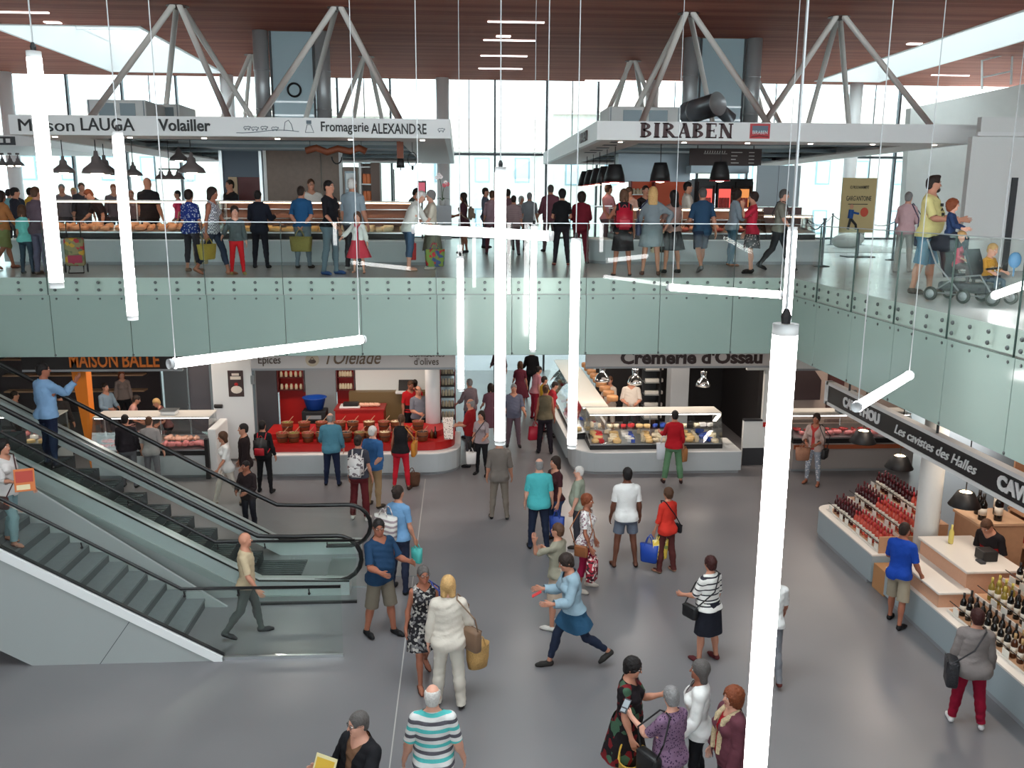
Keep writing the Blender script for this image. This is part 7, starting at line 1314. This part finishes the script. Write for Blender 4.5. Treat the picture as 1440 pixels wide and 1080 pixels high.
G('girl with brown hair in white top and white trousers', 322, 708, 604, -60, 'woman', WALK2, 'mid', ('bob', 'brown'), [top(WHT, sleeve=.24, hem=.84), legs(C8(214, 206, 196))], SHOE(150, 130, 110)); G('bearded man in a dark shirt standing behind the sand tee shirt', 352, 748, 648, -20, 'man', mix(HOLD, head=(6, 0, -14)), 'tan', ('short', 'black'), [top(C8(44, 34, 36), sleeve=.5, hem=.84), legs(C8(34, 34, 44))], SHOE(24, 24, 26)); G('tall man in black beside the white cold room door', 348, 706, 588, -70, 'man', STAND, 'mid', ('short', 'black'), [top(C8(34, 24, 26), sleeve=.5, hem=.84), legs(BLK)], SHOE(24, 24, 26), h=1.78)
P = G('person in black wearing a black and red backpack', 374, 692, 583, 175, 'woman', STAND, 'mid', ('short', 'black'), [top(BLK, sleeve=.5), legs(BLK)], SHOE(24, 24, 26), h=1.68); backpack('black backpack with a red front pocket', P, 175, BLACK, .30, .42, .16, mat('red_nylon', rgb(170, 20, 34), .5))
zs = .167*9; P = person('woman in a white top going down the stairs with a magazine', (-6.62, 12.62, zs), 1.62, 75, 'woman', dict(la=(6, -9, 0), le=40, ra=(34, -6, -10), re=62, rl=(22, 1), rk=26, ll=(-6, 1), lk=14, torso=(2, 0, 0)), 'mid', ('bob', 'black'), [top(C8(206, 202, 200), sleeve=.36, hem=.84), legs(C8(120, 146, 152), hem=.1, flare=.015)], SANDAL(120, 70, 50)); shoulder_bag('dark brown bag of the woman on the stairs', P, 'r', mat('dark_brown_leather', rgb(62, 34, 32), .5), .24, .2, .08, 75, .55, .1, True); slab_at('magazine', 'orange covered magazine held by the woman on the stairs', 'magazine', P['rhand']+np.array([.10, -.06, .06]), .26, .32, 20, -12, [mat('magazine_orange', rgb(196, 104, 40), .5), mat('magazine_red', rgb(170, 50, 30), .5), mat('magazine_pale', rgb(214, 200, 160), .5)])
P = person('man in a light blue shirt riding the escalator with raised hand', (-6.95, 14.78, 2.06), 1.78, 150, 'man', dict(la=(6, -9, 0), le=24, ra=(54, -20, 0), re=95, ll=(3, 4), rl=(-3, 4), head=(0, 0, -30)), 'tan', ('short', 'black'), [top(cloth(rgb(124, 158, 194)), sleeve=.52, hem=.86, off=.022), legs(C8(26, 34, 58))], SHOE(30, 30, 34))
# ---------------------------------------------------------------- right side of the ground floor
P = G('woman in a red top and flowered trousers before the far right butcher', 1141, 681, 582, -40, 'woman', HOLD, 'tan', ('crop', 'dark'), [top(C8(176, 60, 58), sleeve=.1), ('cardigan', 'top', C8(176, 156, 150), dict(sleeve=.4, off=.026, open=True, hem=.86)), legs(cloth(rgb(140, 150, 164), 'dots', (rgb(210, 212, 216),), 22), hem=.12)], SANDAL(120, 90, 80)); shoulder_bag('black handbag on the arm of the red topped woman', P, 'l', BLACK, .28, .24, .1, -40, .52, .05); tote('tan straw bag behind the red topped woman', P['rhand']+[-.08, 0, .05], 0, .34, .30, .12, mat('tan_straw', rgb(150, 106, 84), .7, noise=.2), .1)
P = G('man in a bright blue polo shirt and khaki shorts at the wine counter', 1258, 878, 735, 128, 'man', mix(STAND, la=(14, -8, 0), le=60, ra=(8, -9, 0), re=24, ll=(10, 3), rl=(-8, 3), head=(6, 0, 0)), 'tan', ('short', 'dark'), [top(C8(24, 66, 160), sleeve=.25, hem=.85), legs(C8(150, 140, 122), name='shorts', hem=.47, flare=.03)], SHOE(26, 24, 26)); glasses(P)
P = G('woman in a grey jacket and crimson trousers facing the wine rack', 1357, 1018, 858, 158, 'matron', mix(STAND, ll=(3, 6), rl=(-3, 6), head=(8, 0, 6)), 'mid', ('crop', 'red'), [top(C8(130, 122, 120), sleeve=.52, hem=.84, off=.028, flare=.04, name='jacket'), legs(C8(136, 14, 44), hem=.10, flare=.01)], SHOE(206, 204, 204)); shoulder_bag('black quilted bag hanging at the back of the grey jacket', P, 'l', mat('quilted_black', rgb(40, 40, 44), .5, noise=.4, scale=60, bump=.6), .28, .36, .14, 158, .42, -.10, True)
H('wine seller in black with red scarf bent over a tablet', 1402, 722, 1.72, -62, 'man', mix(HOLD, torso=(24, 0, 0), head=(18, 0, 0)), 'mid', ('short', 'brown'), [top(C8(28, 24, 28), sleeve=.26), ('apron', 'legs', C8(150, 30, 34), dict(hem=.4, top=1.25, off=.02))], SHOE(20, 20, 20), y=12.75)
H('dairy vendor in a white apron beside the cheese boxes', 858, 521, 1.70, -30, 'woman', HOLD, 'mid', ('short', 'brown'), [top(C8(190, 176, 164), sleeve=.25), ('apron', 'legs', C8(196, 186, 176), dict(hem=.4, top=1.2, off=.02))], SHOE(20, 20, 20), y=24.1); H('dairy vendor in a white jacket serving at the counter', 889, 508, 1.82, -10, 'stout', HOLD, 'mid', ('short', 'brown'), [top(C8(206, 196, 186), sleeve=.28, hem=.84), legs(C8(40, 36, 40))], SHOE(20, 20, 20), y=23.5)
# ---------------------------------------------------------------- upper floor, along the balustrade
P = U('woman in a royal blue flowered shirt seen from behind', 273, 382, 267, 165, 'woman', STAND, 'mid', ('crop', 'dark'), [top(cloth(rgb(40, 58, 130), 'dots', (rgb(180, 190, 210),), 22), sleeve=.26, hem=.84), legs(C8(60, 56, 64), hem=.2)], SHOE(120, 96, 80)); tote('beige cloth bag held by the woman in royal blue', P['rhand']+[-.1, 0, 0], 10, .28, .40, .12, mat('beige_cloth_bag', rgb(150, 136, 108), .8), .14)
P = U('woman in a checked sleeveless shirt holding a boy by the hand', 303, 386, 261, 75, 'woman', mix(WALK, ra=(-4, -10, 0), re=10, la=(24, -10, 0), le=28), 'tan', ('bob', 'dark'), [top(cloth(rgb(200, 200, 204), 'check', (rgb(110, 112, 124),), 34), sleeve=.05, hem=.86), legs(C8(34, 42, 60), hem=.2)], SANDAL(130, 90, 70)); tote('yellow straw shopping bag of the woman in checks', P['rhand'], 70, .50, .28, .14, mat('yellow_green_straw', rgb(170, 150, 62), .8, noise=.25, scale=40), .10, flare=1.4)
U('boy in a grey top and red trousers', 335, 386, 296, 20, 'man', mix(STAND, ra=(24, 4, 0), re=30), 'fair', ('crop', 'dark'), [top(C8(84, 92, 96), sleeve=.5), legs(C8(196, 30, 36))], SHOE(150, 140, 90), h=1.22, hs=1.22)
U('man dressed all in dark navy with hands in front', 368, 377, 268, 178, 'man', mix(HOLD, la=(24, -8, -10), ra=(24, -8, -10)), 'mid', ('short', 'black'), [top(C8(30, 34, 46), sleeve=.5, hem=.84, off=.022), legs(C8(28, 30, 40))], SHOE(20, 20, 22))
P = U('man in a blue polo shirt and jeans with hands behind', 428, 377, 262, 170, 'man', BEHIND, 'mid', ('short', 'dark'), [top(C8(36, 84, 128), sleeve=.25), legs(C8(104, 118, 128))], SHOE(40, 36, 34)); tote('olive straw bag held behind the man in blue', (P['lhand']+P['rhand'])/2, 170, .46, .30, .16, mat('olive_straw', rgb(136, 126, 66), .8, noise=.25, scale=40), .14)
U('woman in a black top and grey jeans turning right', 467, 386, 254, 62, 'woman', mix(STAND, la=(-4, -9, 0), ra=(14, -8, 0), re=40), 'mid', ('short', 'black'), [top(C8(24, 24, 30), sleeve=.33), legs(C8(92, 108, 118))], SHOE(44, 70, 116))
U('grey haired man in a light blue tee shirt at the cheese counter', 499, 379, 251, 160, 'stout', STAND, 'mid', ('short', 'white'), [top(C8(140, 156, 166), sleeve=.25, hem=.88), legs(C8(70, 70, 76))], SHOE(190, 190, 188))
U('girl in a red dress with white cardigan', 505, 384, 303, -5, 'woman', mix(STAND, la=(10, -4, 0), ra=(40, 10, 0), re=10), 'fair', ('long', 'brown'), [dress(C8(206, 66, 82), .46, sleeve=.05, fl=.3), ('white_cardigan', 'top', WHT, dict(sleeve=.5, off=.026, open=True, hem=.98))], SANDAL(150, 100, 80), h=1.12, hs=1.25)
P = U('old woman in white bending towards the counter', 577, 381, 270, 110, 'matron', mix(REACH, torso=(30, 0, 0)), 'fair', ('short', 'white'), [top(C8(210, 212, 206), sleeve=.34, hem=.84), legs(C8(70, 92, 120), hem=.3)], SANDAL(150, 130, 110), h=1.62); tote('printed shopper with red and green pattern at the old woman', P['rhand']+[-.04, 0, -.25], 20, .40, .34, .14, bcloth(rgb(120, 140, 70), 'flower', (rgb(190, 50, 60), rgb(60, 80, 130), rgb(120, 140, 70)), 14), .12)
P = U('grey haired woman in a cream blouse and khaki skirt', 607, 378, 268, -80, 'matron', HOLD, 'fair', ('crop', 'grey'), [top(C8(214, 208, 192), sleeve=.26, hem=.84), skirt(C8(112, 112, 98), hem=.42)], SHOE(206, 200, 190)); tote('narrow red bag between the two old women', P['lhand']+[-.05, 0, -.3], 0, .14, .34, .10, mat('red_bag', rgb(196, 40, 44), .5), .1)
P = U('woman in a brown dress carrying a tan rucksack', 652, 356, 271, -100, 'woman', HOLD, 'tan', ('long', 'dark'), [dress(C8(84, 52, 60), .55, sleeve=.2, fl=.1)], SHOE(40, 34, 36)); backpack('tan rucksack on the woman in the brown dress', P, -100, mat('tan_canvas', rgb(150, 130, 110), .7), .26, .36, .14)
for lab, px, py, hy, face, body, hair, wear in (
    ('man in a slate shirt left of the middle tube, looking right', 683, 349, 264, 90, 'man', ('short', 'dark'), [top(C8(96, 98, 114), sleeve=.3), legs(C8(90, 90, 108))]), ('woman in pale mauve beside the slate shirt', 692, 358, 268, 170, 'woman', ('short', 'brown'), [top(C8(152, 126, 136), sleeve=.3, hem=.84), legs(C8(110, 60, 74))]),
    ('man in a brown shirt just right of the middle tube', 714, 352, 266, 180, 'man', ('short', 'dark'), [top(C8(120, 86, 94), sleeve=.4), legs(C8(90, 74, 84))]), ('person in a striped beige top with a strap', 722, 359, 275, 175, 'matron', ('short', 'dark'), [top(cloth(rgb(166, 144, 146), 'stripe', (rgb(144, 122, 128),), 30), sleeve=.3, hem=.84), legs(C8(110, 88, 96))]),
    ('man in a light grey shirt with a black shoulder bag', 744, 352, 271, 170, 'man', ('short', 'grey'), [top(C8(140, 148, 154), sleeve=.26, hem=.84), legs(C8(110, 110, 120))]), ('distant white haired person behind the grey shirt', 733, 342, 276, 20, 'matron', ('curly', 'white'), [top(C8(190, 186, 186), sleeve=.3), legs(C8(120, 110, 110))]),
    ('tall man in a plum shirt beside the woman in the black cap', 773, 354, 260, 190, 'stout', ('short', 'salt'), [top(C8(112, 70, 82), sleeve=.4, hem=.84), legs(C8(110, 92, 98))])): U(lab, px, py, hy, face, body, mix(STAND, la=(12, -9, 0), le=30), 'mid', hair, wear, SHOE(50, 44, 46))
U('woman in black with a strappy back and dark cropped hair', 789, 373, 266, 178, 'woman', HOLD, 'mid', ('crop', 'black'), [top(BLK, sleeve=.2, vee=.0), legs(C8(44, 40, 50))], SANDAL(120, 36, 40)); U('person in a dark red shirt and trousers by the counter end', 816, 371, 270, 175, 'matron', HOLD, 'mid', ('curly', 'dark'), [top(C8(112, 28, 42), sleeve=.4, hem=.84), legs(C8(110, 30, 44))], SHOE(60, 30, 34))
P = U('woman in a black top and pale hemmed skirt with red backpack', 874, 388, 266, 176, 'woman', mix(STAND, la=(30, 6, 0), le=100), 'tan', ('bob', 'brown'), [top(BLK, sleeve=.05), skirt(cloth(rgb(26, 24, 28)), hem=.52, flare=.05)], SANDAL(60, 44, 40)); backpack('red drawstring backpack on the woman in black', P, 176, mat('red_leatherette', rgb(168, 26, 48), .45), .30, .40, .13); root = P['root']
P = U('blond woman in a grey long sleeved dress, hand on hip', 914, 387, 263, 172, 'woman', mix(STAND, ra=(-10, 34, 0), re=75, rei=1, la=(4, -2, 0)), 'mid', ('long', 'blond'), [dress(C8(116, 126, 132), .58, sleeve=.5, fl=.03)], SHOE(90, 60, 50)); shoulder_bag('navy shoulder bag of the blond woman in grey', P, 'l', mat('navy_leather', rgb(34, 38, 72), .5), .34, .26, .1, 172, .40)
P = U('woman with long black hair carrying a picture bag', 943, 384, 268, 200, 'woman', HOLD, 'mid', ('long', 'black'), [top(C8(150, 120, 112), sleeve=.25), skirt(BLK, hem=.5)], SHOE(30, 26, 28)); tote('picture printed bag with orange and cream figures', P['rhand']+[-.15, -.1, -.05], 20, .36, .42, .08, bcloth(rgb(200, 170, 120), 'flower', (rgb(176, 90, 50), rgb(226, 214, 180), rgb(60, 60, 50)), 10), .08, flare=1.0)
P = U('man in a blue tee shirt and navy shorts with a waist bag', 984, 382, 261, 185, 'man', mix(WALK2, la=(14, -8, 0), le=60), 'mid', ('short', 'salt'), [top(C8(44, 72, 100), sleeve=.25, hem=.86), legs(C8(34, 44, 68), name='shorts', hem=.52, flare=.025)], SHOE(110, 112, 116))
U('curly haired woman in a pale denim shirt and jeans', 1028, 374, 266, 95, 'woman', mix(HOLD, torso=(6, 0, 0)), 'tan', ('curly', 'dark'), [top(C8(150, 166, 178), sleeve=.4, hem=.84), legs(C8(70, 106, 128))], SANDAL(120, 80, 60)); U('woman in a red top and flowered skirt talking, hand raised', 1053, 384, 270, -100, 'woman', mix(STAND, la=(50, -6, 0), le=120, ra=(4, -10, 0)), 'mid', ('crop', 'dark'), [top(C8(186, 42, 64), sleeve=.3, hem=.86), skirt(cloth(rgb(34, 30, 36), 'dots', (rgb(190, 170, 170),), 20), hem=.55)], SHOE(30, 24, 28)); P = U('grey haired man in a stone tee shirt walking right', 1092, 380, 264, 60, 'man', mix(WALK, head=(4, 0, 20)), 'fair', ('short', 'salt'), [top(C8(136, 136, 126), sleeve=.25, hem=.86), legs(C8(56, 56, 60))], SHOE(30, 30, 32)); shoulder_bag('dark strapped bag of the man in the stone tee shirt', P, 'l', DARK, .24, .2, .08, 60, .5, 0, True)
# far left
U('child in a turquoise top and dark leggings', 41, 385, 300, 178, 'woman', STAND, 'mid', ('bob', 'brown'), [top(C8(110, 190, 184), sleeve=.2, hem=.86), legs(C8(52, 66, 80))], SHOE(34, 32, 34), h=1.22, hs=1.2); U('man in a slate tee shirt beside the leftmost light tube', 62, 386, 263, 160, 'stout', STAND, 'mid', ('short', 'brown'), [top(C8(90, 76, 86), sleeve=.26, hem=.84), legs(C8(92, 88, 110))], SHOE(110, 90, 80)); U('woman in an orange brown blouse at the left edge', 10, 378, 266, 150, 'woman', WALK, 'tan', ('bob', 'dark'), [top(C8(170, 112, 66), sleeve=.5), skirt(C8(116, 122, 76), hem=.5, flare=.2)], SANDAL(110, 60, 50)); U('man in a dark jacket further back at the left edge', 31, 366, 264, 130, 'man', HOLD, 'mid', ('short', 'black'), [top(C8(44, 46, 56), sleeve=.5), legs(C8(80, 70, 70))], SHOE(50, 40, 40))
tr = thing('shopping_trolley', 'wheeled shopping trolley with a flowered bag', 'trolley', tuple(onz(108, 384, UZ)), R(20)); MB().bbox(-.17, -.13, .14, .17, .13, .66, .04).build('bag_body', bcloth(rgb(140, 130, 96), 'flower', (rgb(110, 112, 84), rgb(196, 150, 60), rgb(176, 56, 70), rgb(140, 130, 96)), 12), tr, True); MB().box(-.12, -.15, .2, .12, -.13, .34).build('front_pocket', mat('dark_pink_cloth', rgb(156, 44, 72), .7), tr)
for s in (-1, 1): MB().tube([(s*.12, .14, .06), (s*.12, .14, .85), (s*.11, .16, .95)], .011, 6).build('frame_tube', BLACK, tr); w = MB().lathe([(.08, -.015), (.085, 0), (.08, .015)], 14); w.v = [(s*.19+z, y+.13, x+.086) for x, y, z in w.v]; w.build('wheel', DARK, tr, True)
MB().tube([(-.11, .16, .95), (.11, .16, .95)], .013, 6).build('handle', BLACK, tr); MB().tube([(-.13, -.14, .012), (.13, -.14, .012)], .011, 6).tube([(-.13, -.14, .012), (-.12, .12, .1)], .009, 5).tube([(.13, -.14, .012), (.12, .12, .1)], .009, 5).build('stand_bar', BLACK, tr)
# behind the upper counters
for lab, hx, hy, y, face, body, pose, hair, wear in (
    ('poultry vendor in black leaning over the counter', 142, 262, 20.75, -60, 'man', mix(REACH, torso=(32, 0, 0)), ('short', 'auburn'), [top(C8(38, 32, 38), sleeve=.25), legs(BLK)]), ('bald poultry vendor in black standing behind the counter', 206, 243, 20.9, 170, 'stout', STAND, ('none', 'grey'), [top(C8(34, 32, 36), sleeve=.2), legs(BLK)]),
    ('man in black in front of the navy booth', 322, 242, 22.6, -40, 'man', STAND, ('short', 'dark'), [top(C8(26, 26, 30), sleeve=.4), legs(BLK)]), ('cheese vendor in a white shirt facing the customers', 437, 250, 21.3, 20, 'stout', STAND, ('short', 'brown'), [top(C8(214, 208, 202), sleeve=.4), legs(BLK)]), ('stooping cheese vendor in a green top beside the till', 573, 262, 21.0, 100, 'woman', mix(HOLD, torso=(24, 0, 0)), ('short', 'dark'), [top(C8(70, 84, 80), sleeve=.25), legs(BLK)]),
    ('cured meat vendor in a white shirt behind the counter', 968, 254, 21.6, 80, 'man', HOLD, ('short', 'black'), [top(C8(214, 208, 200), sleeve=.3), legs(BLK)]), ('cured meat vendor with dark hair looking at the camera', 908, 261, 21.7, 10, 'woman', HOLD, ('bun', 'dark'), [top(C8(40, 34, 36), sleeve=.3), legs(BLK)]), ('cured meat vendor in a striped apron bending', 892, 262, 21.3, -60, 'woman', mix(HOLD, torso=(18, 0, 0)), ('short', 'brown'), [top(C8(186, 150, 140), sleeve=.2), legs(C8(110, 50, 50))]), ('customer in pink at the left side of the cured meat stall', 856, 259, 23.2, 120, 'woman', HOLD, ('short', 'brown'), [top(C8(190, 130, 136), sleeve=.3), legs(C8(110, 90, 96))]),
    ('seated looking man far left behind the poultry counter, in yellow', 42, 264, 24.5, 150, 'man', STAND, ('short', 'dark'), [top(C8(206, 160, 50), sleeve=.3), legs(DGR)]), ('dark haired person in navy far left behind the counter', 22, 264, 23.5, 170, 'woman', STAND, ('short', 'black'), [top(C8(40, 50, 64), sleeve=.4), legs(DGR)]), ('person in teal far left behind the counter', 12, 266, 25.0, 160, 'woman', STAND, ('short', 'black'), [top(C8(120, 170, 176), sleeve=.3), legs(DGR)]),
    ('grey haired diner between the two left light tubes', 86, 259, 25.2, 20, 'man', STAND, ('short', 'grey'), [top(C8(120, 112, 116), sleeve=.4), legs(DGR)]), ('blond child between the two left light tubes', 103, 264, 25.6, 10, 'woman', STAND, ('short', 'blond'), [top(C8(110, 104, 90), sleeve=.3), legs(DGR)]), ('brown haired diner between the two left light tubes', 114, 257, 25.0, 30, 'man', STAND, ('short', 'brown'), [top(C8(60, 60, 66), sleeve=.4), legs(DGR)]), ('diner just left of the second light tube', 159, 259, 25.4, 20, 'man', STAND, ('short', 'auburn'), [top(C8(96, 84, 88), sleeve=.4), legs(DGR)]), ('diner just right of the second light tube', 184, 268, 26.2, 10, 'woman', STAND, ('short', 'auburn'), [top(C8(150, 120, 116), sleeve=.3), legs(DGR)]), ('distant child in pink beyond the poultry counter', 249, 268, 27.0, -60, 'woman', STAND, ('short', 'dark'), [top(C8(214, 60, 96), sleeve=.3), legs(DGR)])):
    p = ony(hx, hy, y); h = float(np.clip(p[2]-UZ, 1.3, 1.86)); UH(lab, hx, hy, h, face, body, pose, 'mid', hair, wear, SHOE(30, 28, 30), y=y)
# ---------------------------------------------------------------- right: man, pushchair, children
P = U('woman in a pink top and pale trousers carrying a bag', 1268, 382, 270, 140, 'woman', HOLD, 'fair', ('short', 'grey'), [top(C8(206, 172, 176), sleeve=.45, hem=.84), legs(C8(176, 178, 174))], SHOE(190, 190, 186)); shoulder_bag('navy bag beside the woman in pink', P, 'r', mat('navy_leather', rgb(1, 1, 1)), .26, .26, .1, 140, .6)
P = U('bearded man in a pale yellow tee shirt and blue shorts', 1297, 413, 247, 48, 'stout', mix(STAND, la=(26, -8, -8), le=62, ra=(24, -8, -6), re=64, ll=(6, 4), rl=(-6, 4), head=(2, 0, 30)), 'mid', ('quiff', 'dark'), [top(cloth(rgb(214, 204, 140)), sleeve=.26, hem=.86), legs(C8(74, 118, 146), name='shorts', hem=.46, flare=.03)], SHOE(80, 66, 60))
f = P['loc_']; MB().ball(f((0, -.062, 1.555)), (.052*P['sc'], .045*P['sc'], .045*P['sc']), 10, 7).build('beard', hairmat('dark'), P['root'], True)
c0 = (P['lhand']+P['rhand'])/2
q = f((0, -.1, 1.28), 'chest')
def chest_print(P, lines):
    f = P['loc_']
    for s, z, w, cap in lines:
        o = text(s, cap/.7, INK, tuple(f((0.0, -.152-(1.33-z)*.19, z), 'chest')), (PI/2-.05, 0, 0), P['root'], 'shirt_print', .003, 'CENTER', .001, 0, w)
chest_print(P, (('DREAM', 1.33, .17, .045), ('WAVE', 1.19, .17, .05)))
MB().tube([f((-.05, -.158, 1.25), 'chest'), f((0, -.158, 1.28), 'chest'), f((.03, -.160, 1.255), 'chest'), f((.06, -.158, 1.245), 'chest')], .010, 6).build('shirt_print', INK, P['root'])
st = thing('pushchair', 'dark tandem pushchair with three wheel pairs', 'pushchair', (7.13, 12.0, UZ), R(-60)); st.scale = (.85, .85, .85); FR = mat('pushchair_frame', rgb(150, 154, 158), .3, metal=.5); FAB = mat('navy_black_fabric', rgb(36, 38, 50), .8)
sx = [(-.42, 0), (.10, 0), (.55, 0)]
for s in (-.25, .25):
    MB().tube([(-.62, s, 1.02), (-.42, s, .62), (.08, s, .14), (.12, s, .12)], .015, 7).build('push_frame', FR, st); MB().tube([(-.45, s, .14), (-.05, s, .42), (.35, s, .48), (.60, s, .14)], .014, 7).build('side_frame', FR, st); MB().tube([(-.45, s, .14), (.60, s, .14)], .012, 7).build('lower_rail', FR, st)
    for x in (-.45, .12, .60):
        w = MB().lathe([(.085, -.022), (.115, -.018), (.12, 0), (.115, .018), (.085, .022)], 18); w.v = [(x+a, s*1.12+c, b+.121) for a, b, c in w.v]; wh = w.build('wheel', RUB, st, True); h_ = MB().lathe([(.02, -.03), (.075, -.026), (.075, .026), (.02, .03)], 14); h_.v = [(x+a, s*1.12+c, b+.121) for a, b, c in h_.v]; h_.build('hub', FR, wh, True)
MB().tube([(-.62, -.25, 1.02), (-.66, 0, 1.05), (-.62, .25, 1.02)], .018, 8).build('handlebar', RUB, st)
for x0 in (-.30, .18): MB().slab([(x0, -.2, .40), (x0+.26, -.2, .42), (x0+.26, .2, .42), (x0, .2, .40)], (0, 0, .05)).slab([(x0, -.2, .40), (x0, .2, .40), (x0-.18, .2, .86), (x0-.18, -.2, .86)], (.04, 0, .02)).build('seat', FAB, st)
MB().lathe([(.10, 0), (.30, .05), (.31, .12), (.25, .24), (.12, .30), (.02, .31)], 16, (-.42, 0, .80), .95, .85).build('hood', FAB, st, True); MB().bbox(-.40, -.2, .17, .50, .2, .33, .05).build('basket', mat('grey_mesh', rgb(70, 72, 78), .8), st); MB().bbox(.52, -.16, .25, .66, .16, .30, .02).build('footrest', FAB, st); MB().tube([(.42, -.22, .58), (.50, 0, .60), (.42, .22, .58)], .018, 8).build('bumper_bar', RUB, st); tag(MB().ball((0, 0, 0), (.09, .05, .11), 12, 8).tube([(0, 0, -.1), (0, 0, -.22)], .012, 6).build('toy_racket', mat('light_blue_plastic', rgb(84, 140, 186), .4), None, True, (7.50, 11.55, UZ+.62)), 'light blue round toy at the front of the pushchair', 'toy')
SIT = dict(ll=(78, 6), rl=(78, 6), lk=74, rk=74, la=(24, -8, -10), le=50, ra=(24, -8, -10), re=50)
person('toddler in a pink top sitting in the rear pushchair seat', (7.06, 12.13, UZ+.56), .84, 25, 'woman', SIT, 'fair', ('short', 'blond'), [top(C8(206, 90, 110), sleeve=.4), legs(C8(90, 80, 84))], SHOE(150, 120, 110), hs=1.45, zfix=-.47); person('toddler in a mustard top sitting in the front pushchair seat', (7.27, 11.75, UZ+.41), .84, 20, 'man', mix(SIT, head=(16, 0, 0)), 'fair', ('short', 'blond'), [top(C8(196, 140, 50), sleeve=.4), legs(C8(70, 86, 104))], SHOE(150, 150, 150), hs=1.45, zfix=-.47)
person('small child in a navy top riding on the pushchair hood', (6.97, 12.28, UZ+.98), .90, 50, 'man', SIT, 'fair', ('curly', 'auburn'), [top(C8(38, 56, 92), sleeve=.5), legs(C8(40, 44, 60))], SHOE(60, 60, 70), hs=1.35, zfix=-.50)
